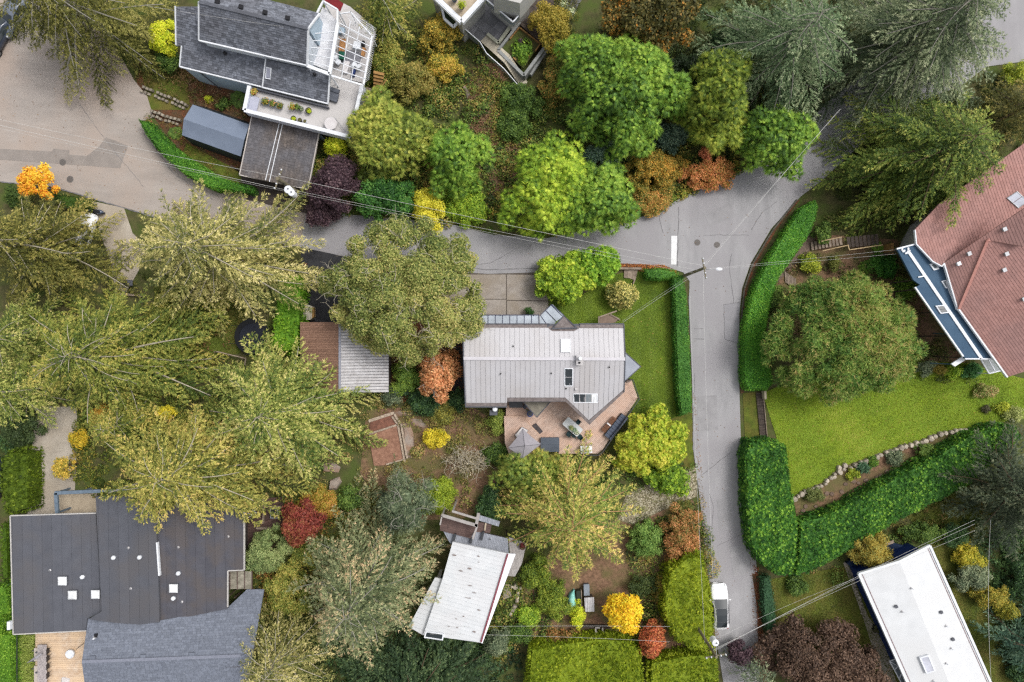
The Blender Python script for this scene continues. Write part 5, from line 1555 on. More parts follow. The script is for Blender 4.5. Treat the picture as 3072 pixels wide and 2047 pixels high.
# things under the trellis
M_or = mat('orange_wood', (206, 152, 96), .75, (176, 122, 74), 4, .7)
o = thing('bench', 'orange wooden bench under the white trellis', 'bench', W(1030, 133, TZ))
for k in range(4): MB().beam(W(1022 + 4.5 * k, 116, TZ + .45), W(1018 + 4.5 * k, 154, TZ + .45), .13, .04).build('slat', M_or, o)
for x, y in ((1022, 118), (1036, 118), (1019, 150), (1032, 150)): MB().box(W(x, y, TZ), (.06, .06, .41)).build('leg', M_or, o)
for lab, nm, x, y, sz, m_ in (('dark green storage crate next to the orange bench', 'crate', 1028, 172, (.6, .7, .5), mat('bottle_green', (30, 100, 80), .75)), ('white side table with black legs under the trellis', 'side_table', 1074, 142, (.75, .7, .5), M_wframe),
                        ('dark grey floor rug under the middle of the trellis', 'rug', 1054, 175, (1.9, 1.5, .02), mat('rug_grey', (150, 150, 158), .72)), ('small black speaker box by the trellis beam', 'speaker', 1092, 136, (.25, .4, .6), M_black),
                        ('pale blue cool box in the upper corner of the trellis terrace', 'cool_box', 1024, 96, (.8, .6, .45), mat('pale_blue', (190, 210, 226), .8)), ('orange storage trunk by the outer trellis rail', 'trunk', 1092, 160, (.3, .8, .4), M_or),
                        ('navy cushion stack near the lower trellis rail', 'cushion', 1062, 222, (.3, .7, .35), M_navy), ('white folded lounger pad among the trellis furniture', 'cushion', 1040, 205, (.5, 1.2, .3), M_whitef)):
    MB().box(W(x, y, TZ + .005), sz, R(-14)).build(nm, m_, None, lab, nm.replace('_', ' '))
for k, (x, y) in enumerate(((1012, 178), (1018, 192), (1066, 200), (1080, 206))):
    chair(('white garden chair nearest the sunroom wall', 'white garden chair behind the green crate', 'white garden chair in the middle of the lower trellis', 'white garden chair beside the navy cushion')[k], W(x, y, TZ + .005), R(40 * k), M_wframe, M_wframe, name='garden_chair')
ws_ = thing('wooden_stair', 'orange-brown timber steps turning down from the trellised terrace', 'stair', W(1128, 250))
for k in range(6):
    y = 212 + 10.5 * k
    MB().prism(pts(f'{1121},{y} {1153-k*1.5},{y+7} {1152-k*1.5},{y+15.5} {1120},{y+8.5}', 2.6 - .2 * k), .06).build('tread', M_cedar, ws_)
MB().beam(W(1160, 236, 2.9), W(1137, 274, 2.3), .1, .1).build('handrail', M_cedar, ws_)
pieces(ws_, 'landing_board', strips(pts('1085,282 1100,262 1138,270 1120,302 1080,314', 1.3), R(55), .22, .015), .05, M_wood)
MB().beam(W(1086, 258, 3.4), W(1118, 310, 2.2), .09, .09).build('brace', M_wframe, ws_)
# top house pots
M_lime = None
for lab, x, y, z, r, m_ in (('tall slate planter on the white framed balcony', 1386, 24, BZ - .05, .28, M_edge), ('round slate planter beside the tall one on the white balcony', 1364, 2, BZ - .05, .3, M_greyd), ('brown pot with a slim conifer on the glass balcony', 1508, 18, GZ + .01, .22, M_woodD), ('pale grey pot with a clipped ball on the glass balcony', 1537, 46, GZ + .01, .18, M_metal), ('blue-grey pot by the glass balcony rail', 1568, 6, GZ + .01, .2, M_box)):
    bucket(lab, W(x, y, z), r, .5, m_, 'pot', M_soil)
o = thing('barbecue', 'round dark kettle barbecue under the edge of the white balcony', 'barbecue', W(1412, 46, PZ))
MB().lathe(W(1412, 46, PZ + .55), [(.1, 0), (.36, .12), (.4, .25), (.34, .42), (.1, .52)], 16).build('kettle', mat('dark_enamel', (58, 66, 80), .75, (48, 56, 70), 2, .3), o)
for k in range(3):
    a = 2.1 * k; p = W(1412, 46, PZ)
    MB().tube([p + Vector((.2 * math.cos(a), .2 * math.sin(a), .6)), p + Vector((.35 * math.cos(a), .35 * math.sin(a), 0))], .02, 5).build('leg', M_metal, o)
# lower left deck
o = thing('stone_table', 'long speckled grey stone table on the honey-coloured deck', 'table', W(126, 1995, .5))
MB().prism(pts('112,1935 139,1935 141,2110 113,2110', 1.25), .08).build('table_top', mat('speckled_stone', (196, 186, 184), .78, (150, 142, 142), 14, .6, lo=.45, hi=.55), o)
for y in (1950, 2010, 2090): MB().box(W(126, y, .5), (.5, .12, .67)).build('trestle', M_edge, o)
for lab, y0, y1 in (('upper pale bench on the grass side of the stone table', 1945, 1984), ('lower pale bench on the grass side of the stone table', 1998, 2050)):
    o = thing('bench', lab, 'bench', W(106, y0, .5))
    MB().prism(pts(f'102,{y0} 113,{y0} 113,{y1} 102,{y1}', .95), .06).build('seat', mat('pale_bench', (206, 196, 186), .78, (190, 178, 168), 4, .8), o)
    for y in (y0 + 4, y1 - 4): MB().box(W(107.5, y, .5), (.3, .06, .39)).build('leg', M_edge, o)
M_rat = mat('dark_rattan', (78, 70, 66), .72, (58, 52, 50), 8, .8)
for k, y in enumerate((1947, 1968, 1992, 2018)):
    chair(('topmost rattan chair on the open side of the stone table', 'second rattan chair from the roof along the stone table', 'third rattan chair from the roof along the stone table', 'rattan chair closest to the picture edge along the stone table')[k], W(149, y, .52), R(180), M_rat, name='rattan_chair')
cl_ = thing('closed_parasol', 'closed grey parasol leaning across the stone table and the grass', 'parasol', W(104, 1975, .5))
MB().tube([W(126, 1962, 2.4), W(110, 1972, 2.6), W(82, 1989, 2.2)], [.05, .16, .03], 8).build('folded_canopy', M_grey, cl_); MB().tube([W(126, 1962, .5), W(126, 1962, 2.5)], .03, 6).build('pole', M_rail, cl_)
fbw = thing('fire_bowl', 'round white bowl with a dark handle on the honey-coloured deck', 'bowl', W(218, 1957, .52))
MB().lathe(W(218, 1957, .52), [(.2, 0), (.42, .25), (.46, .5), (.42, .52), (.3, .35)], 20).build('bowl', M_wframe, fbw); MB().tube([W(228, 1949, 1.1), W(252, 1930, 1.2)], .03, 6).build('handle', M_rail, fbw)
o = MB().lathe(W(196, 2045, .52), [(.6, 0), (.55, .1), (.05, .55)], 4, rz=.6).build('folded_cover', M_whitef, None, 'white peaked cloth cover at the bottom of the honey-coloured deck', 'cover')
# courtyard by the dark roof
o = thing('fire_pit', 'square pale-rimmed fire pit on the shaded terrace beside the dark roof', 'fire pit', W(822, 1542))
Q = pts('810,1526 834,1526 834,1556 810,1556', .6)
outline(Q, .1, .5, 0, True, 'rim', M_metal, o); MB().prism(up(inset(Q, .12), -.08), .45).build('pit', M_black, o)
for dx, dy in ((-2, 2), (3, -3), (1, 5)): MB().lathe(W(822 + dx, 1542 + dy, .5), [(.08, 0), (.12, .06), (.05, .14)], 7).build('pale_stone', M_stone, o)
ct2 = thing('terrace_deck', 'dark shaded terrace boards between the dark roof and the red maple', 'deck', W(790, 1560))
pieces(ct2, 'deck_board', strips(pts('738,1500 850,1490 850,1580 790,1580 760,1640 738,1640', .12), R(20), .3, .02), .05, mat('shaded_brown_board', (104, 80, 74), .72, (80, 62, 58), 3, .85, vary=.12))
for a, b_, w_ in (('774,1520', '850,1522', .14), ('788,1482', '790,1520', .18), ('768,1586', '810,1586', .2), ('790,1524', '788,1572', .12)):
    MB().beam(pts(a, .5)[0], pts(b_, .5)[0], w_, .4).build('timber_edge', M_wood, ct2)
ps = thing('hose_reel', 'looped pale garden hose and white cans on the dark terrace boards', 'hose', W(750, 1545))
c = W(746, 1546, .2); MB().tube([c + Vector((.28 * math.cos(a / 3), .2 * math.sin(a / 3), .004 * a)) for a in range(20)] + [W(765, 1528, .2)], .03, 6).build('hose', M_wframe, ps)
MB().lathe(W(765, 1528, .18), [(.18, 0), (.2, .3), (.1, .35)], 10).build('can', M_wframe, ps); MB().lathe(W(768, 1538, .18), [(.1, 0), (.1, .2)], 8).build('can', M_wframe, ps)
# cottage deck things
bucket('round dark red planter on the silver walkway', W(1567, 1637, 3.42), .3, .45, mat('dark_red_glaze', (112, 44, 48), .75, (84, 32, 36), 3, .5), 'planter', M_soil)
bucket('small white lantern pot on the blue-grey deck', W(1470, 1617, 3.42), .1, .2, M_wframe, 'lantern')
for k, (x, y) in enumerate(((1364, 1612), (1448, 1605), (1414, 1620))):
    MB().box(W(x, y, 3.4), (.2, .9 if k < 2 else .5, .45), R(-13)).build('bench', M_rail, None, ('black bench between the pergola and the white roof', 'black bench beside the lantern pot', 'small black stool under the pergola post')[k], 'bench')
MB().box(W(1456, 1580, 3.6), (.16, .75, .1), R(-8)).build('plank', M_beige, None, 'short pale plank lying on the brown side floor of the pergola', 'plank')
brk = thing('stump_wall', 'crumbling pale stone wall with moss below the silver walkway', 'stone wall', W(1550, 1800))
stones(brk, M_stone, along('1535,1755 1560,1762 1552,1790 1545,1815 1530,1850', .4), .2, .32, .5)
MB().prism(pts('1512,1752 1534,1756 1534,1790 1508,1800', .3), .3).build('paving', M_conc, brk)
# vegetable corner
gh = thing('boat', 'small upturned boat hull under a faded turquoise tarpaulin', 'boat', W(1715, 1800))
b = MB()
st = [(1722, 1766, 2, .4), (1716, 1776, 8, .7), (1714, 1792, 12.5, .85), (1716, 1810, 12.5, .85), (1717, 1825, 9, .7), (1718, 1838, 3, .4)]
for x, y, w_, h_ in st:
    for k in range(7):
        a = math.pi * k / 6
        p = W(x + w_ * math.cos(a), y, 0); b.V.append(Vector((p.x, p.y, h_ * math.sin(a) ** .7 + .02))); b.T.append(.5)
for i in range(len(st) - 1):
    for k in range(6): b.F.append([i * 7 + k, i * 7 + k + 1, (i + 1) * 7 + k + 1, (i + 1) * 7 + k])
b.F += [list(range(7)), [(len(st) - 1) * 7 + k for k in range(7)]]
b.build('hull_cover', mat('turquoise_tarp', (168, 222, 212), .78, (120, 196, 186), 2.5, .6, .2), gh, smooth=True)
o = thing('greenhouse', 'narrow dark green glazed frame beside the turquoise boat cover', 'cold frame', W(1737, 1795))
MB().prism(pts('1729,1774 1742,1772 1744,1832 1731,1834', .7), .7).build('frame', mat('dark_green_frame', (52, 62, 50), .72, (42, 52, 42), 4, .5), o); MB().beam(W(1744, 1772, .8), W(1746, 1832, .8), .08, .8).build('side_board', M_wood, o)
o = thing('storage_box', 'blue-grey lidded box at the edge of the vegetable plot', 'box', W(1760, 1770))
MB().prism(pts('1752,1755 1767,1754 1768,1787 1753,1788', .62), .62).build('box', M_edge, o); MB().prism(pts('1751,1754 1768,1753 1769,1787 1752,1788', .7), .07).build('lid', mat('blue_lid', (150, 158, 168), .75, (138, 146, 156), 2, .5), o)
o = thing('garden_shed', 'tiny shed with a pale corrugated roof beside the yellow maple', 'shed', W(1768, 1815))
q = pts('1753,1794 1782,1792 1783,1835 1756,1836', 1.3)
MB().prism(up(inset(q, .1), -.08), 1.2).build('wall', M_woodD, o)
pieces(o, 'roof_sheet', strips(q, R(88), .24, .02), .06, M_paleroof, 0, .02)
fn2 = thing('trellis_gate', 'weathered white gate frame between the yellow maple and the clipped hedge', 'gate', W(1798, 1902))
for a, b_ in (('1786,1884', '1800,1884'), ('1787,1884', '1789,1920'), ('1808,1884', '1808,1910')):
    MB().beam(pts(a, 1.1)[0], pts(b_, 1.1)[0], .14, .1).build('rail', M_deckL, fn2)
for x, y in ((1788, 1885), (1789, 1919), (1808, 1885)): MB().box(W(x, y, 0), (.1, .1, 1.0)).build('post', M_deckL, fn2)
for k in range(2):
    MB().beam(W(1740, 1882 + 2 * k, .9), W(1830, 1884 + 2 * k, .9), .05, .8).build('fence_board', M_woodD, fn2)
# stairs by the red house
s1 = thing('wooden_stair', 'open wooden stair with pale handrails climbing to the red house', 'stair', W(2500, 728))
for k in range(9):
    x = 2432 + 10.6 * k; y = 741 - 1.9 * k
    MB().prism(pts(f'{x},{y-14} {x+7.5},{y-15.3} {x+11},{y+9} {x+3.5},{y+10.3}', .25 + .12 * k), .06).build('tread', M_wood, s1)
for k in range(8):
    x = 2540 + 12 * k; y = 722 - 1.2 * k
    MB().prism(pts(f'{x},{y-10} {x+9.5},{y-11.3} {x+13},{y+20} {x+3.5},{y+21.3}', 1.35), .06).build('tread', M_woodD, s1)
for a, b_, z0, z1 in (('2464,724', '2526,711', 1.3, 2.0), ('2468,753', '2544,736', 1.3, 2.0), ('2548,750', '2648,735', 2.1, 2.1), ('2544,734', '2549,751', 2.0, 2.1)):
    MB().beam(pts(a, z0)[0], pts(b_, z1)[0], .09, .09).build('handrail', mat('pale_handrail', (214, 188, 146), .75, (186, 160, 120), 4, .8), s1)
MB().box(W(2652, 752, 0), (.28, 1.1, 1.6), 0).build('log_post', M_cedar, None, 'reddish log post standing where the wooden stair meets the blue flat roof', 'post')
s2 = thing('sleeper_steps', 'narrow timber sleeper steps below the laurel hedge bend', 'steps', W(2372, 848))
for k in range(8):
    t = k / 8
    x, y = 2350 + 34 * t, 836 + 22 * t
    MB().beam(W(x + 14 - 8, y - 20, .14 + .02 * k), W(x - 6 + 14, y + 12, .14 + .02 * k), .13, .12).build('sleeper', M_wood, s2)
bw = thing('boardwalk', 'narrow brown boardwalk joining the two clipped hedges at the bright lawn', 'boardwalk', W(2285, 1250))
for k in range(30):
    y = 1178 + 4.75 * k
    x = 2268 + .45 * k
    MB().prism(pts(f'{x},{y} {x+21},{y+1.5} {x+21.3},{y+5.6} {x+.3},{y+4.1}', .15 + random.uniform(0, .02)), .08).build('board', M_woodD, bw)
MB().beam(W(2290, 1180, .3), W(2303, 1320, .3), .06, .25).build('edge_board', M_wood, bw)
MB().box(W(2287, 1184, 0), (.22, .85, .9), R(3)).build('gate_post', mat('cream_post', (222, 208, 180), .76), None, 'cream painted post at the head of the boardwalk', 'post')
# garden steps and paving north-east of the zinc roof
g2_ = thing('garden_landing', 'grey-brown boarded landing inside the hedge gap near the rhododendron', 'landing', W(1890, 820))
pieces(g2_, 'board', strips(pts('1872,808 1914,810 1906,842 1888,835 1872,834', .15), R(88), .55, .015), .12, M_wood)
MB().beam(W(1843, 805, .5), W(1925, 806, .5), .22, .5).build('wall_top', M_wood, g2_)
MB().beam(W(1904, 840, .3), W(1900, 852, .3), .12, .3).build('edge_board', M_wood, g2_)
o = thing('woodstore', 'small brown lean-to roof against the back wall of the metal-roofed house', 'lean-to', W(1830, 960))
MB().prism(pts('1800,951 1831,944 1856,957 1846,968 1800,974', 2.2), .15).build('roof', mat('brown_felt', (146, 126, 112), .72, (128, 110, 98), 3, .9), o)
for a, b_ in (('1800,951', '1851,933'), ('1831,944', '1858,958'), ('1797,950', '1797,974')):
    MB().beam(pts(a, 2.3)[0], pts(b_, 2.3)[0], .14, .2).build('beam', M_wood, o)
for x, y in ((1802, 954), (1850, 962)): MB().box(W(x, y, 0), (.1, .1, 2.05)).build('post', M_wood, o)
# by the white roof
for k, (x, y) in enumerate(((2622, 1878), (2630, 1890), (2620, 1888))):
    bucket(('dark round pot by the navy wall, closest to the roof edge', 'dark pot lowest of the three by the navy wall', 'dark pot nearest the mossy lawn by the navy wall')[k], W(x, y, .04), .22, .35, M_pot, 'pot', M_soil)
cp_ = thing('stone_edging', 'curving line of small stones along the thin path by the navy wall', 'stone edging', W(2560, 1760))
stones(cp_, M_stone, along('2542,1690 2556,1730 2566,1765 2580,1800 2584,1840 2596,1860', .3, .06), .1, .17, .18)
for k, (x, y) in enumerate(((1412, 492), (1462, 520))): pass

# ================================================================ vegetation
RNG = np.random.default_rng(11)
def unit(a):
    return a / np.maximum(np.linalg.norm(a, axis=-1, keepdims=True), 1e-9)

def blades(P, D, N, L_, Wd, lift=.12):
    """one pointed leaf (a tilted triangle) per row"""
    D = unit(D)
    B = unit(np.cross(D, N))
    L_ = np.asarray(L_).reshape(-1, 1); Wd = np.asarray(Wd).reshape(-1, 1)
    N2 = np.cross(B, D)
    m = P + D * L_ * .12
    return np.stack([m + B * Wd * .5, P + D * L_ + N2 * L_ * lift, m - B * Wd * .5], 1).reshape(-1, 3)

class FB:
    """collects quads for a crown"""
    def __init__(s): s.V, s.T = [], []
    def add(s, V, T):
        s.V.append(V); s.T.append(np.repeat(T, 3))
    def build(s, name, m, parent, kind=None, loc=None):
        V = np.concatenate(s.V).astype(np.float32); T = np.clip(np.concatenate(s.T), 0, 1).astype(np.float32)
        o0 = org(parent) if parent is not None else Vector(loc or (0, 0, 0))
        V = V - np.array(o0, dtype=np.float32)
        n = len(V); q = n // 3
        me = bpy.data.meshes.new(name)
        me.vertices.add(n); me.vertices.foreach_set('co', V.ravel())
        me.loops.add(n); me.loops.foreach_set('vertex_index', np.arange(n, dtype=np.int32))
        me.polygons.add(q); me.polygons.foreach_set('loop_start', np.arange(0, n, 3, dtype=np.int32))
        a = me.attributes.new('tint', 'FLOAT', 'POINT'); a.data.foreach_set('value', T)
        me.materials.append(m)
        me.update(calc_edges=True)
        o = bpy.data.objects.new(name, me); COL.objects.link(o)
        if parent is not None: o.parent = parent
        else: o.location = o0
        ORG[o] = o0
        if kind: o['kind'] = kind
        return o

def pnoise(P, sc, seed):
    r = np.random.default_rng(seed)
    v = np.zeros(len(P))
    for k in range(4):
        w = r.normal(size=3) * sc; ph = r.random() * 6.28
        v += np.sin(P @ w + ph)
    return v / 4

def ellcloud(fb, c, rx, ry, rz, n, style, size, rng, tb=0.0, lean=0.0, droop=.25, full=False):
    """leaves over the shell of one foliage clump"""
    u = rng.normal(size=(n, 3)); u[:, 2] = np.abs(u[:, 2]) if not full else u[:, 2]
    u[:, 2] -= 0.25
    u = unit(u)
    k = rng.uniform(.72, 1.05, n) ** .8
    P = np.array(c) + u * np.array([rx, ry, rz]) * k[:, None]
    Nn = unit(u * np.array([1, 1, 1.2]) + rng.normal(size=(n, 3)) * .35 + np.array([0, 0, .35]))
    t0 = .5 + tb + rng.normal(size=n) * .27  # wide tint spread paints extra shading contrast and highlights into the leaves
    if style == 'leaf':
        D = unit(np.cross(Nn, rng.normal(size=(n, 3)))) + Nn * .15
        fb.add(blades(P, D, Nn, size * rng.uniform(.7, 1.3, n), size * .8 * rng.uniform(.7, 1.3, n)), t0)
    elif style == 'rosette':
        A = unit(np.cross(Nn, rng.normal(size=(n, 3)))); Bv = np.cross(Nn, A)
        for j in range(6):
            a = 2 * math.pi * j / 6 + rng.uniform(-.3, .3, n)
            D = A * np.cos(a)[:, None] + Bv * np.sin(a)[:, None] + Nn * rng.uniform(.1, .6, n)[:, None]
            fb.add(blades(P, D, Nn, size * rng.uniform(.8, 1.2, n), size * .5, .05), t0 + rng.normal(size=n) * .06)
    elif style == 'spray':
        Dm = unit(u * np.array([1, 1, .35]) + rng.normal(size=(n, 3)) * .3 - np.array([0, 0, droop]))
        Bv = unit(np.cross(Dm, Nn))
        for j, a in enumerate((-.75, -.35, 0, .35, .75)):
            D = Dm * math.cos(a) + Bv * math.sin(a)
            fb.add(blades(P, D, Nn, size * (1.25 - abs(a) * .5) * rng.uniform(.8, 1.2, n), size * .2, .06), t0 + .1 * (1 - abs(a)) + rng.normal(size=n) * .08)
    elif style == 'tuft':
        for j in range(5):
            D = unit(u * .7 + rng.normal(size=(n, 3)) * .75 + np.array([0, 0, .2]))
            fb.add(blades(P, D, Nn, size * rng.uniform(.7, 1.3, n), size * .2, .04), t0 + rng.normal(size=n) * .08)

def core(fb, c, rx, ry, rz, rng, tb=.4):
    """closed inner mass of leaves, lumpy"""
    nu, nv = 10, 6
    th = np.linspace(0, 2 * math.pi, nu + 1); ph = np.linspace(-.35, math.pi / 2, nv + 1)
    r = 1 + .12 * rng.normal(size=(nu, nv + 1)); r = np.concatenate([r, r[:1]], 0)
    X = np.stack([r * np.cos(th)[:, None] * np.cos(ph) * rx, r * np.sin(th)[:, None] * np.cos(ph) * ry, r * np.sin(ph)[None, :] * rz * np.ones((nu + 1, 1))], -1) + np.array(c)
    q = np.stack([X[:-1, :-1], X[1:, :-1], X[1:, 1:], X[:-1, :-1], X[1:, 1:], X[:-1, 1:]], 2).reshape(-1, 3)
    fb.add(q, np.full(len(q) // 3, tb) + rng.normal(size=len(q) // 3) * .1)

M_barkP = mat('pale_bark', (206, 198, 178), .72, (166, 156, 136), 3, .9, .3)
M_barkB = mat('brown_bark', (134, 112, 92), .72, (98, 80, 64), 3, .9, .3)
M_barkG = mat('grey_bark', (186, 180, 168), .72, (150, 146, 136), 3, .9, .3)

def limb_tree(parent, base, h, blobs, m, r=.18, rng=None, lim=14):
    b = MB()
    top = Vector((base.x, base.y, h * .72))
    b.tube([Vector((base.x, base.y, -.05)), Vector((base.x, base.y, h * .35)), top], [r, r * .7, r * .3], 7)
    for (x, y, z, *_r) in blobs[:lim]:
        s = Vector((base.x, base.y, h * random.uniform(.25, .5)))
        e = Vector((x, y, z))
        mid = s.lerp(e, .55) + Vector((0, 0, -.15 * (e - s).length * .5))
        b.tube([s, mid, e], [r * .45, r * .25, r * .06], 5)
    return b.build('trunk', m, parent)

def crown_tree(name, label, cat, px, py, rx, ry, rot, h, base, pal, style='leaf', size=.24, dens=70, br=1.0, seed=0, group=None,
               bark=None, twigs=0, loose=.0, k=1.0, cored=True, patch=1.0, trunk=True, droop=.25, squash=.8, ragged=.13, zj=.3, ck=.66):
    """broad crown: foliage clumps spread over an ellipse; px,py,rx,ry,rot in photo pixels/degrees (crown at mid height)"""
    rng = np.random.default_rng(seed + 100)
    zm = base + (h - base) * .55
    c = W(px, py, zm); f = (H - zm) / H * S
    RX, RY = rx * f, ry * f
    a = -R(rot)
    root = thing(name, label, cat, (c.x, c.y, 0), group)
    n = max(1, int(2.2 * RX * RY / (br * br)))
    blobs = []
    oa = rng.uniform(0, 6.28, 4)
    for i in range(n):
        rr = math.sqrt((i + .5) / n); th = i * 2.39996 + rng.uniform(-.3, .3)
        wob = 1 + ragged * (.5 * math.sin(2 * th + oa[0]) + .6 * math.sin(3 * th + oa[1]) + .6 * math.sin(5 * th + oa[2]) + .4 * math.sin(8 * th + oa[3]))
        sx, sy = rr * math.cos(th) * wob, rr * math.sin(th) * wob
        kx = max(.1, 1 - br * .75 / max(RX, .01)); ky = max(.1, 1 - br * .75 / max(RY, .01))
        x, y = sx * RX * kx + rng.normal() * br * .15, sy * RY * ky + rng.normal() * br * .15
        z = base + (h - base) * math.sqrt(max(0, 1 - (rr * .93) ** 2)) - br * .7 + rng.normal() * zj * br
        R_ = br * rng.uniform(.6, 1.35)
        if rng.random() < loose: continue
        blobs.append((c.x + x * math.cos(a) - y * math.sin(a), c.y + x * math.sin(a) + y * math.cos(a), max(z, R_ * .3), R_))
    fb = FB()
    for (x, y, z, r) in blobs:
        tb = float(pnoise(np.array([[x, y, z]]), .55, seed)[0]) * .32 * patch + rng.normal() * .08
        nl = int(dens * 2 * math.pi * r * r * .75 / max(1, {'rosette': 4, 'spray': 4, 'tuft': 3}.get(style, 1)))
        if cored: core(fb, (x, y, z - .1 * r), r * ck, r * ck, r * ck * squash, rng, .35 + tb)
        ellcloud(fb, (x, y, z), r, r, r * squash, max(6, nl), style, size, rng, tb, droop=droop)
    m = pal if not isinstance(pal, list) else foliage('foliage_' + name + str(seed), pal, k)
    fb.build('crown', m, root)
    if trunk:
        limb_tree(root, Vector((c.x, c.y, 0)), h, [b for b in blobs], bark or M_barkB, min(.3, .05 + h * .014), rng)
    if twigs:
        b = MB()
        for i in range(twigs):
            x, y, z, r = blobs[rng.integers(len(blobs))]
            p = Vector((x, y, z + r * .75)); d = rng.random() * 6.28
            P = [p]
            for s in range(4):
                d += rng.normal() * .6
                p = p + Vector((math.cos(d), math.sin(d), rng.normal() * .12)) * rng.uniform(.25, .6); P.append(p)
            b.tube(P, [.03, .025, .02, .015, .008], 4)
            q = P[2]; d += 1.2
            b.tube([q, q + Vector((math.cos(d) * .5, math.sin(d) * .5, .08)), q + Vector((math.cos(d + .4) * .9, math.sin(d + .4) * .9, .1))], [.02, .014, .006], 4)
        b.build('bare_twigs', bark or M_barkP, root, kind='stuff')
    return root

def conifer(name, label, px, py, rx, ry, rot, h, pal, seed=0, nb=80, dens=1.0, bark=None, zb=.1, droop=.32, rise=.18, needle=.24, nw=.10, k=1.0,
            limbs=.5, wid=1.0, prof=.75, group=None, ang=.95, curl=.2, cat='conifer', lean=None):
    """boughs of a needle tree radiating from a straight trunk; px,py is the middle of the crown outline"""
    rng = np.random.default_rng(seed + 500)
    zm = .35 * h
    c = W(px, py, zm); f = (H - zm) / H * S
    RX, RY, a0 = rx * f * 1.13, ry * f * 1.13, -R(rot)
    root = thing(name, label, cat, (c.x, c.y, 0), group)
    fb, lb = FB(), MB()
    lb.tube([(c.x, c.y, -.05), (c.x, c.y, h * .5), (c.x, c.y, h * .97)], [.05 + h * .018, h * .012, .02], 8)
    nb = int(nb * .9)
    for i in range(nb):
        t = (i + rng.random()) / nb
        z0 = h * (zb + (.97 - zb) * t)
        az = i * 2.39996 + rng.uniform(-.25, .25)
        e = math.hypot(math.cos(az) * RX, math.sin(az) * RY)
        Lb = e * ((1 - t) ** prof) * rng.uniform(.66, 1.1) + .35
        bt = rng.normal() * .1
        azr = az + a0
        d = np.array([math.cos(azr), math.sin(azr), 0]); p_ = np.array([-d[1], d[0], 0])
        up_ = rise * (.4 + t * 1.4); dr = droop * rng.uniform(.7, 1.2)
        bend = rng.normal() * curl
        def pos(s):
            s = np.asarray(s)[:, None]
            return np.array([c.x, c.y, z0]) + d * Lb * s + p_ * (Lb * bend * s * s) + np.array([0, 0, 1]) * (Lb * (up_ * s - dr * s * s))
        ns = max(4, int(Lb / .3))
        s = np.repeat(np.linspace(.1, .99, ns), 2) + rng.normal(size=2 * ns) * .012
        s = np.clip(s, .06, 1)
        side = np.tile([1.0, -1.0], ns)
        base = pos(s)
        wl = wid * .9 * np.minimum(.30 * Lb * np.minimum(1, (s + .15) * 2) * (1 - s) ** .7 + .28, 1.9) * rng.uniform(.65, 1.15, 2 * ns)
        ta = ang + rng.normal(size=2 * ns) * .15 - .35 * s
        fw = unit(d[None, :] + p_[None, :] * (2 * bend * s)[:, None] + np.array([0, 0, 1]) * (up_ - 2 * dr * s)[:, None])
        sd = np.array([-1, -1, -1]) * 0 + p_
        td = unit(fw * np.cos(ta)[:, None] + p_[None, :] * (side * np.sin(ta))[:, None] + np.array([0, 0, 1]) * (rng.normal(size=2 * ns) * .12 - .12)[:, None])
        cnt = np.maximum(3, (wl / .105 * dens).astype(int))
        idx = np.repeat(np.arange(2 * ns), cnt)
        w = np.concatenate([np.linspace(.08, 1, q) for q in cnt])
        P = base[idx] + td[idx] * (wl[idx] * w)[:, None] + np.array([0, 0, 1]) * (-.18 * wl[idx] * w * w)[:, None] + rng.normal(size=(len(idx), 3)) * .03
        n = len(idx)
        Nn = unit(np.array([0, 0, 1]) + rng.normal(size=(n, 3)) * .45)
        tt = .28 + 1.3 * bt + .3 * w * (0.4 + s[idx]) + rng.normal(size=n) * .2 + .2 * pnoise(P, .6, seed)
        for sg in (1, -1):
            q = unit(np.cross(Nn, td[idx]))
            D = unit(td[idx] * .8 + q * (sg * rng.uniform(.12, .5, n))[:, None] + np.array([0, 0, 1]) * (rng.normal(size=n) * .18)[:, None])
            fb.add(blades(P, D, Nn, needle * rng.uniform(.8, 1.5, n), nw * .8 * rng.uniform(.8, 1.3, n), .05), tt)
        if rng.random() < limbs * (.7 + .9 * t):
            ss = np.linspace(0, .88, 7)
            Q = pos(ss) + np.array([0, 0, .05])
            r0 = .026 + .009 * Lb
            lb.tube([Vector(q) for q in Q], [r0 * (1 - .8 * x) for x in ss], 4, False)
    fb.build('crown', foliage('needles_' + name + str(seed), pal, k), root)
    lb.build('trunk', bark or M_barkP, root)
    return root

def inpoly(P, poly):
    x, y = P[:, 0], P[:, 1]
    r = np.zeros(len(P), bool)
    for i in range(len(poly)):
        a, b = poly[i - 1], poly[i]
        if a.y == b.y: continue
        r ^= ((a.y > y) != (b.y > y)) & (x < (b.x - a.x) * (y - a.y) / (b.y - a.y) + a.x)
    return r

def scatter(poly, n, rng):
    xs = [p.x for p in poly]; ys = [p.y for p in poly]
    A = (max(xs) - min(xs)) * (max(ys) - min(ys)); m = int(n * A / max(.1, parea(poly))) + 8
    P = np.stack([rng.uniform(min(xs), max(xs), m), rng.uniform(min(ys), max(ys), m)], 1)
    return P[inpoly(P, poly)]

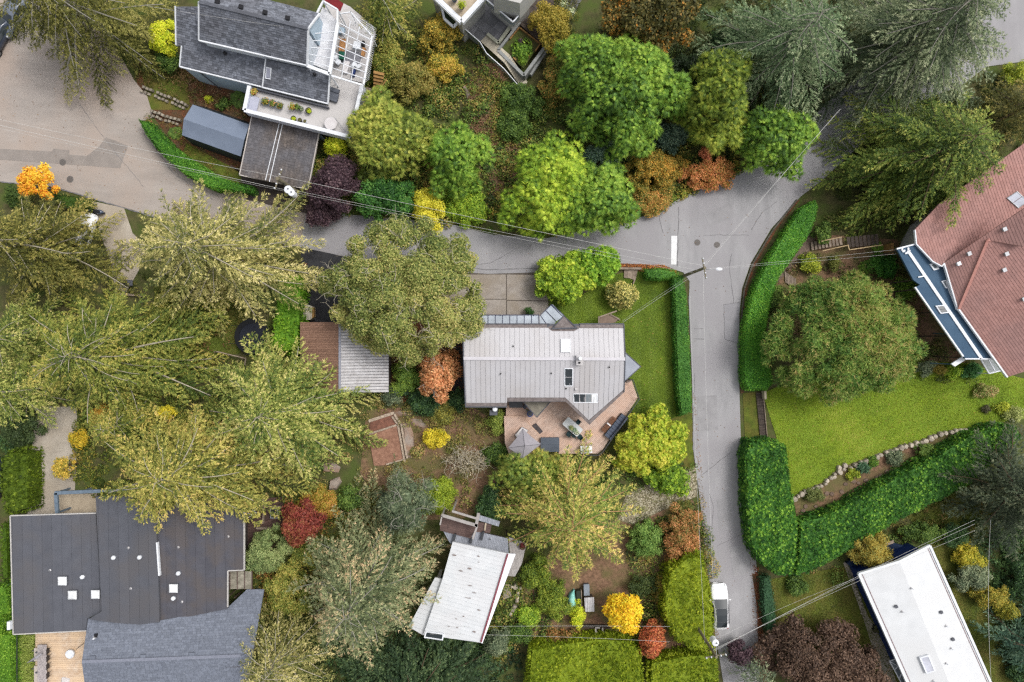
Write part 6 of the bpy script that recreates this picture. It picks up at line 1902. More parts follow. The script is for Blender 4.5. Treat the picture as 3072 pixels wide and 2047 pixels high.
def hedge(label, s, h, pal, style='leaf', size=.2, dens=60, seed=0, name='hedge', k=1.0, lump=.18, lumps=1.4, inner=.75, droop=.1, group=None):
    """clipped hedge: outline given at its top edge in photo pixels"""
    rng = np.random.default_rng(seed + 900)
    poly = pts(s, h * .9)
    poly = flat(poly, 0)
    a = sum(poly[i - 1].x * poly[i].y - poly[i].x * poly[i - 1].y for i in range(len(poly)))
    if a < 0: poly.reverse()
    c = sum(poly, Vector()) / len(poly)
    root = thing(name, label, 'hedge', (c.x, c.y, 0), group)
    fb = FB()
    div = {'rosette': 4, 'spray': 4, 'tuft': 3}.get(style, 1)
    def emit(P, Nn):
        n = len(P)
        if n == 0: return
        Nn = unit(Nn + rng.normal(size=(n, 3)) * .35)
        t0 = .48 + rng.normal(size=n) * .27 + .3 * pnoise(P, .9, seed)
        if style == 'rosette':
            A_ = unit(np.cross(Nn, rng.normal(size=(n, 3)))); B_ = np.cross(Nn, A_)
            for j in range(6):
                al = 2 * math.pi * j / 6 + rng.uniform(-.3, .3, n)
                fb.add(blades(P, A_ * np.cos(al)[:, None] + B_ * np.sin(al)[:, None] + Nn * rng.uniform(.1, .7, n)[:, None], Nn, size * rng.uniform(.7, 1.3, n), size * .42), t0 + rng.normal(size=n) * .07)
        elif style == 'spray':
            th = rng.uniform(0, 6.28, n)
            Dm = unit(np.stack([np.cos(th), np.sin(th), 0 * th], 1) * .6 + Nn * .8 - np.array([0, 0, droop]))
            B_ = unit(np.cross(Dm, rng.normal(size=(n, 3))))
            for al in (-.6, -.3, 0, .3, .6):
                fb.add(blades(P, Dm * math.cos(al) + B_ * math.sin(al), Nn, size * rng.uniform(.8, 1.3, n), size * .26, .06), t0 + .1 * (1 - abs(al)))
        else:
            D = unit(np.cross(Nn, rng.normal(size=(n, 3)))) + Nn * .25
            fb.add(blades(P, D, Nn, size * rng.uniform(.7, 1.3, n), size * .6), t0)
    area = parea(poly)
    P2 = scatter(poly, int(area * dens / div), rng)
    ed = np.full(len(P2), 9.0)
    for i in range(len(poly)):
        p, q = np.array(poly[i - 1][:2]), np.array(poly[i][:2])
        d = q - p; L2 = max(1e-6, d @ d)
        tt = np.clip(((P2 - p) @ d) / L2, 0, 1)
        ed = np.minimum(ed, np.linalg.norm(P2 - (p + tt[:, None] * d), axis=1))
    rd = .45
    z = h - np.maximum(0, rd - ed) ** 2 / rd + lump * pnoise(np.column_stack([P2, 0 * ed]), lumps * 1.6, seed + 1) + lump * .6 * rng.normal(size=len(P2))
    emit(np.column_stack([P2, z]), np.tile([0, 0, 1.0], (len(P2), 1)))
    cb_ = []
    for i in range(len(poly)):
        p, q = poly[i - 1], poly[i]
        L_ = (q - p).length
        n = int(L_ * h * dens * .6 / div)
        u, v = rng.random(n), rng.random(n)
        nn = np.array([(q - p).y, -(q - p).x, 0]); nn = nn / max(1e-6, np.linalg.norm(nn))
        bulge = lump * pnoise(np.column_stack([p.x + (q.x - p.x) * u, p.y + (q.y - p.y) * u, v * h]), 1.8, seed) - .15 * v
        P = np.column_stack([p.x + (q.x - p.x) * u + nn[0] * bulge, p.y + (q.y - p.y) * u + nn[1] * bulge, v * h * .97])
        emit(P, np.tile(nn + np.array([0, 0, .3]), (n, 1)))
    fb.build('foliage', foliage('hedge_' + str(seed), pal, k), root)
    I = inset(flat(poly, h * .93), min(.22, .25))
    MB().prism(I, h * .93, t=.45).build('inner_growth', foliage('hedge_' + str(seed), pal, k), root)
    return root

EXC = [pts(q, 0) for q in ('1100,1240 1205,1236 1226,1390 1100,1402', '1200,1268 1250,1290 1248,1380 1214,1376', '272,603 372,624 398,700 445,745 428,790 378,880 340,862 334,790 300,700',
       '110,1220 232,1220 228,1400 220,1560 82,1560 88,1400', '902,742 1060,775 1100,960 1100,985 902,985 906,800', '1290,810 1640,818 1660,985 1290,985', '1440,100 1475,100 1600,255 1570,280',
       '2430,690 2655,690 2655,760 2430,765', '2380,700 2440,700 2440,740 2330,850 2315,830', '1660,1720 1860,1700 1860,1900 1700,1900', '2530,1690 2545,1680 2580,1790 2640,1890 2690,2047 2648,2047 2598,1880',
       '420,260 580,320 560,395 440,350', '700,960 812,960 812,1064 700,1064', '1394,86 1456,10 1534,74 1495,128 1462,102 1440,124', '1490,150 1560,66 1660,134 1580,240', '740,1490 860,1490 850,1600 740,1640', '976,1380 1070,1380 1070,1480 976,1480',
       '1030,550 1030,560 1000,560', '2160,1100 2245,1100 2290,2060 2160,2060', '900,560 1000,640 1330,668 1480,705 1640,715 1760,690 1880,665 1960,640 2050,590 2130,555 2210,520 2290,480 2400,390 2560,240 2700,110 2850,-60 3072,185 2697,325 2464,543 2252,790 2226,866 2160,900 1300,812 900,742')]
def undergrowth(name, s, n, hmax, pal, size=.2, seed=0, k=1.0, style='leaf', hs=.9):
    """low growth or litter: leaf mounds of differing size for ground cover, loose leaves for litter"""
    rng = np.random.default_rng(seed + 1300)
    poly = pts(s, 0)
    fb = FB()
    m_ = foliage('under_' + str(seed), pal, k)
    if name == 'ground_cover':
        C = scatter(poly, int(parea(poly) * min(1.9, .5 + n * .045)), rng)
        out = np.ones(len(C), bool)
        for e in EXC: out &= ~inpoly(C, e)
        C = C[out]
        big = pnoise(np.column_stack([C, 0 * C[:, 0]]), .35, seed + 7)
        for (x, y), q in zip(C, big):
            r = max(.22, (.5 + .26 * q + rng.normal() * .17)) * (.65 + .5 * min(1.2, hmax))
            ellcloud(fb, (x, y, r * .25), r, r * rng.uniform(.7, 1.2), r * .8, max(10, int(r * r * 190)), 'leaf' if rng.random() < .65 else 'tuft' if rng.random() < .35 else 'leaf', size * rng.uniform(.6, 1.1), rng, .3 * q + rng.normal() * .24)
        P2 = scatter(poly, int(parea(poly) * n * .5), rng)
        out = np.ones(len(P2), bool)
        for e in EXC: out &= ~inpoly(P2, e)
        P2 = P2[out]
    else:
        P2 = scatter(poly, int(parea(poly) * n), rng)
    P0 = np.column_stack([P2, np.zeros(len(P2))])
    hn = np.clip(.5 + .9 * pnoise(P0, hs, seed), 0, 1)
    keep = rng.random(len(P2)) < (.25 + .9 * hn)
    P2, hn = P2[keep], hn[keep]
    m = len(P2)
    z = .05 + (.15 if name == 'ground_cover' else hmax) * hn * rng.uniform(.35, 1, m)
    P = np.column_stack([P2, z])
    Nn = unit(np.array([0, 0, 1.0]) + rng.normal(size=(m, 3)) * .6)
    D = unit(np.cross(Nn, rng.normal(size=(m, 3)))) + Nn * .2
    tt = .5 + .34 * pnoise(P0[keep], .5, seed + 3) + rng.normal(size=m) * .18
    if style == 'twig':
        D = unit(rng.normal(size=(m, 3)) * np.array([1, 1, .25]))
        fb.add(blades(P, D, Nn, size * rng.uniform(1.5, 4, m), np.full(m, .05), .05), tt)
    else:
        sz = size * (.6 if name == 'ground_cover' else 1)
        fb.add(blades(P, D, Nn, sz * rng.uniform(.6, 1.4, m), sz * .75 * rng.uniform(.7, 1.3, m)), tt)
    return fb.build(name, m_, None, 'stuff')

def fern(label, px, py, r, pal, seed, name='fern', z=.0, n=26, cat='fern', k=1.0, group=None):
    rng = np.random.default_rng(seed + 1700)
    c = W(px, py, z); root = thing(name, label, cat, c, group)
    fb = FB()
    for i in range(n):
        a = 2 * math.pi * i / n + rng.normal() * .2; L_ = r * rng.uniform(.7, 1.1)
        s = np.linspace(.12, 1, 14)
        d = np.array([math.cos(a), math.sin(a), 0]); q = np.array([-d[1], d[0], 0])
        el = rng.uniform(.5, 1.1)
        P = np.array(c) + d * (L_ * s)[:, None] + np.array([0, 0, 1]) * (L_ * (el * s - (el + .1) * s * s * .9) + .05)[:, None]
        for sg in (1, -1):
            D = d[None, :] * .5 + q[None, :] * sg + np.zeros((14, 1))
            fb.add(blades(P, D, np.tile([0, 0, 1.0], (14, 1)), .32 * r * np.sin(np.pi * (s * .9 + .08)) + .03, np.full(14, .075 * r + .02), .02), .5 + rng.normal(size=14) * .2)
    fb.build('fronds', foliage('fern_' + str(seed), pal, k), root)
    MB().lathe(c, [(.08, 0), (.1, .06), (.04, .12)], 7).build('rootstock', M_barkB, root)
    return root

def tuft(label, px, py, z, r, h, pal, seed, name='potted_plant', cat='plant', n=40, size=.16, style='leaf', group=None):
    rng = np.random.default_rng(seed + 2100)
    c = W(px, py, z); root = thing(name, label, cat, c, group)
    fb = FB(); core(fb, (c.x, c.y, z + h * .4), r * .6, r * .6, h * .4, rng)
    ellcloud(fb, (c.x, c.y, z + h * .45), r, r, h * .55, n, style, size, rng)
    fb.build('leaves', foliage('tuft_' + str(seed), pal), root)
    MB().tube([c, c + Vector((0, 0, h * .5))], [.04, .02], 5).build('stem', M_barkB, root)
    return root

# ---- palettes (lit leaf colours)
OLIVE_TAN = [(70, 84, 38), (126, 126, 62), (184, 174, 100), (218, 200, 138)]
OLIVE = [(64, 68, 28), (98, 98, 40), (134, 126, 56), (168, 146, 74)]
DKOLIVE = [(50, 62, 26), (76, 88, 34), (104, 112, 46), (134, 132, 62)]
GOLDOLIVE = [(54, 78, 26), (106, 120, 42), (158, 158, 66), (196, 174, 84)]
LIMEOLIVE = [(58, 86, 32), (116, 130, 52), (172, 174, 84), (206, 190, 116)]
CEDAR = [(52, 84, 30), (84, 124, 36), (118, 156, 44), (150, 178, 56)]
CEDARY = [(76, 110, 30), (112, 148, 34), (150, 180, 42), (184, 200, 54)]
CYPRESS = [(58, 80, 24), (92, 116, 32), (128, 146, 40), (160, 166, 52)]
GREYGREEN = [(56, 70, 50), (84, 100, 72), (116, 130, 96), (154, 160, 120)]
BLUEGREEN = [(44, 66, 54), (66, 92, 74), (98, 124, 98), (142, 162, 128)]
DKGREEN = [(30, 50, 30), (44, 72, 40), (64, 96, 50), (90, 120, 60)]
LAUREL = [(28, 66, 22), (46, 96, 28), (76, 132, 36), (142, 186, 54)]
HEDGEG = [(34, 78, 22), (58, 112, 28), (90, 146, 36), (132, 182, 56)]
RHODO = [(88, 122, 30), (128, 162, 36), (170, 194, 46), (206, 214, 66)]
PURPLE = [(52, 36, 44), (72, 52, 60), (94, 70, 76), (116, 92, 94)]
SMOKE = [(56, 42, 34), (80, 60, 48), (104, 80, 64), (130, 102, 82)]
ORANGE = [(126, 96, 52), (190, 124, 72), (220, 150, 100), (226, 178, 120)]
YELLOW = [(206, 150, 22), (240, 180, 20), (252, 198, 24), (252, 212, 50)]
YORANGE = [(214, 120, 30), (244, 160, 32), (252, 184, 36), (250, 196, 60)]
RED = [(96, 44, 36), (130, 54, 46), (152, 70, 54), (150, 104, 58)]
AUTUMN = [(70, 92, 36), (106, 120, 46), (150, 134, 56), (206, 146, 70)]
RUST = [(86, 96, 42), (136, 112, 54), (184, 122, 68), (208, 142, 92)]
SHRUB = [(48, 72, 30), (72, 100, 38), (98, 128, 48), (128, 150, 60)]
SHRUBY = [(84, 108, 28), (124, 144, 36), (164, 174, 44), (196, 194, 56)]
MIXED = [(50, 68, 34), (74, 98, 38), (104, 130, 48), (142, 146, 62), (168, 142, 72)]
BROWNS = [(92, 60, 44), (124, 86, 62), (152, 112, 84), (178, 146, 112)]
YGREEN = [(130, 160, 26), (170, 190, 30), (202, 208, 36), (222, 214, 50)]

# ---- big conifers
conifer('fir_tree', 'dark olive fir with drooping pale-branched boughs hanging over the wide road and parked cars', 235, 35, 275, 235, 20, 17, [(54, 60, 22), (96, 98, 38), (136, 132, 58), (172, 162, 88)], 1, 85, .95, M_barkG, .1, .42, .1, .24, 0.085, 1, .55, 1.0, .62)
conifer('fir_tree', 'straw-coloured spreading conifer with long pale branches south of the roadside hedge', 660, 765, 345, 190, 3, 14.5, OLIVE_TAN, 2, 100, 1.0, M_barkP, .12, .3, .16, .24, .1, 1.08, .7, .85, .7)
conifer('fir_tree', 'dark olive conifer covering the white car on the pale driveway', 125, 745, 215, 170, 0, 12.5, [(54, 60, 24), (98, 100, 40), (140, 134, 58), (180, 162, 88)], 3, 90, 1.0, M_barkP, .12, .28, .14, .24, 0.104, 1, .4, 1.0, .6)
conifer('fir_tree', 'golden olive fir with fan of pale branches between the trampoline and the picture edge', 350, 1065, 350, 215, 0, 13, GOLDOLIVE, 4, 110, 1.05, M_barkP, .12, .3, .16, .24, 0.095, 1.0, .5, 1.0, .66)
conifer('fir_tree', 'pale green-tipped conifer behind the golden olive fir at the picture edge', 60, 1010, 130, 150, 0, 11, LIMEOLIVE, 5, 70, 1.0, M_barkP, .12, .3, .16, .24, 0.104, .95, .4)
conifer('fir_tree', 'washed-out yellow-green conifer filling the corner above the beige driveway', 60, 1170, 170, 130, 0, 9, LIMEOLIVE, 6, 60, 1.0, M_barkP, .15, .3, .16, .24, 0.104, 1.05, .4)
conifer('fir_tree', 'dense lime olive conifer hiding the lower corner of the ribbed-roof shed', 865, 1225, 262, 235, 0, 14, LIMEOLIVE, 7, 110, 1.0, M_barkP, .12, .3, .16, .24, 0.109, 1.05, .3, 1.0, .62)
conifer('fir_tree', 'yellowing conifer leaning its tips over the dark flat roof', 590, 1400, 360, 190, -6, 13, [(70, 88, 34), (128, 130, 52), (184, 174, 80), (214, 182, 104)], 8, 110, 1.0, M_barkP, .1, .32, .14, .24, 0.109, 1.05, .45, 1.0, .62)
conifer('fir_tree', 'ginger-branched conifer with star of boughs below the brown deck', 1700, 1532, 225, 215, 0, 12, [(66, 100, 36), (126, 142, 54), (190, 178, 84), (222, 182, 108)], 9, 88, .95, mat('ginger_bark', (204, 168, 122), .74, (176, 128, 88), 3, .9), .1, .34, .16, .26, .095, 1.05, 1.0, .8, .62)
crown_tree('pine_tree', 'broad domed pine speckled with brown cones between the laurel hedge and the blue flat roof', 'conifer', 2535, 1018, 250, 196, 0, 8.5, 1.2, [(58, 94, 38), (96, 134, 52), (146, 168, 74), (182, 160, 96)], 'tuft', .36, 95, .8, 10, None, M_barkB, 0, 0, 1.0, ragged=.07, zj=.45, ck=.55, squash=.9)
conifer('fir_tree', 'dark green fir with yellow-green tips beside the red shingle roof', 2765, 480, 290, 235, 25, 13.5, [(46, 70, 24), (86, 112, 38), (132, 146, 54), (180, 176, 82)], 11, 120, 1.05, M_barkB, .12, .3, .16, .24, 0.104, .95, .3, 1.0, .6)
conifer('deodar_tree', 'huge grey-green tree with white branches arching over the upper road bend', 2725, 140, 320, 260, -10, 16.5, [(54, 70, 46), (92, 110, 74), (134, 146, 104), (180, 184, 142)], 12, 120, 1.1, M_barkG, .15, .36, .12, .24, 0.081, .95, .6, 1.05, .55)
conifer('deodar_tree', 'blue-green tree with bare white limbs next to the huge arching one', 2350, 160, 250, 190, 30, 14, [(48, 72, 44), (84, 110, 70), (122, 144, 98), (172, 182, 138)], 13, 80, 1.0, M_barkG, .15, .36, .12, .24, 0.085, .95, .6, 1.05, .55)
conifer('spruce_tree', 'smoky blue-green pine at the picture edge above the white membrane roof', 3030, 1480, 165, 190, 0, 11, [(40, 52, 38), (64, 78, 54), (92, 104, 74), (132, 134, 100)], 14, 90, 1.0, M_barkB, .15, .2, .2, .24, 0.104, .9, .3)
conifer('spruce_tree', 'dark blue-green conifers mass below the cottage roof', 1260, 2050, 270, 150, 0, 9, [(34, 54, 34), (54, 78, 46), (80, 104, 62), (120, 138, 84)], 15, 110, 1.0, M_barkB, .12, .3, .14, .24, 0.104, .9, .35, 1.0, .5)
conifer('spruce_tree', 'slim pale young conifer sticking out over the lower road', 2262, 2020, 55, 60, 0, 6.5, GREYGREEN, 16, 40, 1.1, M_barkG, .1, .24, 0.095, .22, .08, 1.1, .3)
conifer('fir_tree', 'mid green fir squeezed between the trellised terrace and the yellow tree', 1160, 40, 105, 110, 0, 8, GOLDOLIVE, 17, 60, 1.0, M_barkP, .12, .3, .16, .24, 0.104, .9, .4)
conifer('fir_tree', 'loose golden conifer leaning over the end of the shingle gable', 850, 1960, 165, 150, 0, 10, OLIVE_TAN, 18, 70, .8, M_barkP, .12, .34, .14, .24, 0.085, 1.0, .7, .9, .6)
conifer('spruce_tree', 'teal spruce boughs at the bottom corner beyond the mossy lawn', 3080, 1930, 110, 90, 0, 8, [(38, 66, 52), (60, 94, 72), (92, 124, 96), (132, 160, 126)], 19, 50, 1.0, M_barkB, .12, .3, .14, .24, 0.104, .95, .4)
conifer('fir_tree', 'olive-brown fir at the picture edge above the red roof', 3060, 330, 110, 110, 0, 9, OLIVE, 20, 60, .9, M_barkB, .12, .3, .14, .24, 0.095, .95, .5)

conifer('fir_tree', 'olive conifer between the golden fir and the yellowing one above the beige driveway', 395, 1270, 150, 85, 0, 8.5, GOLDOLIVE, 21, 60, 1.0, M_barkP, .15, .3, .16, .24, .095, .95, .4)
# ---- feathery green cedars on the slope
ct_ = dict(style='spray', size=.42, dens=105, br=.66, bark=M_barkB, droop=.4, squash=1.0, zj=.75, ck=.45, ragged=.2)
crown_tree('cedar_tree', 'large mid-green feathery cedar beside the slate patio', 'tree', 1870, 270, 190, 180, 0, 9, 1.0, CEDAR, seed=30, **ct_)
crown_tree('cedar_tree', 'olive-green cypress between the two big green cedars', 'tree', 2150, 300, 100, 150, 10, 9, 1.0, CYPRESS, seed=31, **ct_)
crown_tree('cedar_tree', 'bright green cedar overhanging the inside of the road bend', 'tree', 2330, 425, 115, 105, 20, 7, .8, CEDAR, seed=32, **ct_)
crown_tree('cedar_tree', 'brightest lime green cedar at the edge of the road opposite the rhododendron', 'tree', 1650, 560, 135, 150, 0, 8, .8, CEDARY, seed=33, **ct_)
crown_tree('cedar_tree', 'fresh green cedar touching the lime one by the road', 'tree', 1800, 600, 105, 108, 0, 7, .8, CEDAR, seed=34, **ct_)
crown_tree('cedar_tree', 'yellow-green cedar right of the white-walled terrace', 'tree', 1165, 410, 130, 125, 0, 7.5, .8, [(76, 92, 32), (110, 130, 42), (150, 160, 56), (180, 178, 72)], seed=35, **ct_)
crown_tree('cedar_tree', 'bushy green cedar beside the strip of brown dead growth', 'tree', 1370, 480, 95, 105, 0, 6.5, .8, CEDAR, seed=36, **ct_)
crown_tree('cedar_tree', 'deep green cedar behind the ginger-branched conifer at the deck edge', 'tree', 1590, 1415, 120, 55, 0, 5, .5, [(72, 96, 36), (110, 132, 44), (150, 160, 58), (190, 176, 80)], seed=37, **ct_)

# ---- broad-leaved trees
crown_tree('oak_tree', 'big olive-brown broadleaf tree with bare pale twigs beside the concrete driveway', 'tree', 1212, 872, 268, 218, 8, 11, 3, [(76, 94, 44), (118, 130, 58), (158, 160, 82), (184, 168, 98)], 'leaf', .19, 95, 1.0, 40, None, M_barkP, 170, .04, 1.0, patch=.8, ragged=.08, zj=.4)
conifer('cypress_tree', 'feathery grey-green tree with salmon tips leaning over the white cottage roof', 1100, 1745, 225, 270, 12, 15, [(62, 76, 48), (104, 116, 74), (150, 156, 108), (212, 178, 134)], 41, 110, 1.0, M_barkG, .12, .34, .16, .24, .09, 1.0, .5, .95, .6, cat='tree')
crown_tree('birch_tree', 'smaller grey-green birch just above the feathery grey-green tree', 'tree', 1215, 1510, 100, 90, 0, 8, 2, GREYGREEN, 'tuft', .32, 60, 1.0, 42, None, M_barkG, 20)
crown_tree('chestnut_tree', 'brown-tinged dark tree with orange leaf tips at the top of the picture', 'tree', 1965, 45, 150, 110, 0, 8, 2, [(62, 64, 30), (88, 84, 38), (118, 104, 48), (184, 122, 40)], 'leaf', .3, 55, 1.1, 43)
crown_tree('plum_tree', 'dark purple plum tree beside the carport roof', 'tree', 1005, 560, 80, 100, 20, 6, 1.2, PURPLE, 'leaf', .2, 80, .8, 44, None, M_barkB, 6)
crown_tree('plum_tree', 'small dark purple shrub spilling onto the road near the plum tree', 'tree', 960, 645, 50, 45, 0, 3.5, .6, PURPLE, 'leaf', .2, 80, .6, 45)
crown_tree('maple_tree', 'salmon-orange maple against the gable wall of the metal-roofed house', 'tree', 1322, 1125, 66, 80, 0, 5.5, 1, ORANGE, 'leaf', .24, 85, .7, 46, None, M_barkG, 10, .08)
crown_tree('maple_tree', 'vivid yellow maple in the vegetable plot beside the clipped hedge', 'tree', 1872, 1842, 58, 62, 0, 5, 1.4, YELLOW, 'leaf', .26, 110, .6, 47)
crown_tree('maple_tree', 'yellow-orange maple at the edge of the wide road', 'tree', 108, 548, 66, 58, 10, 5, 1.4, YORANGE, 'leaf', .24, 90, .5, 48, loose=.22, ragged=.3)
crown_tree('maple_tree', 'deep red Japanese maple beside the dark roof terrace', 'tree', 905, 1570, 72, 70, 0, 4.5, 1, RED, 'leaf', .22, 90, .7, 49)
crown_tree('maple_tree', 'scarlet and orange small maple between the yellow maple and the hedges', 'tree', 1955, 1920, 42, 62, 0, 3.5, .6, [(110, 74, 40), (180, 88, 56), (212, 116, 70), (206, 150, 80)], 'leaf', .22, 85, .55, 50, loose=.1)
crown_tree('smoke_tree', 'broad dark maroon smoke bush filling the mossy lawn corner', 'tree', 2475, 1985, 195, 125, 10, 5, .8, SMOKE, 'leaf', .22, 70, 1.0, 51, None, M_barkB, 40)
crown_tree('smoke_tree', 'small dark purple bush at the edge of the lower road', 'shrub', 2222, 1960, 40, 40, 0, 2.8, .5, PURPLE, 'leaf', .2, 75, .5, 52)
crown_tree('lime_shrub', 'tall lime yellow shrub between the brown deck and the road', 'shrub', 1955, 1330, 118, 95, -15, 4.5, .6, [(116, 150, 34), (158, 184, 42), (196, 204, 54), (214, 204, 70)], 'rosette', .22, 120, .62, 53, k=.86, ragged=.2, zj=.5)
crown_tree('lime_shrub', 'green lower shrub beneath the lime yellow one by the road', 'shrub', 2000, 1430, 75, 60, 0, 2.6, .3, CEDARY, 'rosette', .22, 85, .6, 54)
crown_tree('rhododendron', 'large yellow-green rhododendron dome beside the concrete driveway', 'shrub', 1690, 835, 92, 82, 0, 3.6, .5, RHODO, 'rosette', .26, 120, .62, 55)
crown_tree('rhododendron', 'second rhododendron dome touching the road and the larger one', 'shrub', 1795, 795, 72, 62, 0, 3.4, .5, [(84, 128, 32), (118, 164, 40), (152, 190, 48), (192, 210, 60)], 'rosette', .26, 120, .6, 56)
crown_tree('variegated_shrub', 'round cream-speckled shrub beside the rhododendrons on the lawn', 'shrub', 1866, 885, 46, 50, 0, 2.6, .3, [(70, 90, 44), (116, 122, 56), (186, 176, 90), (226, 204, 120)], 'leaf', .24, 100, .5, 57)

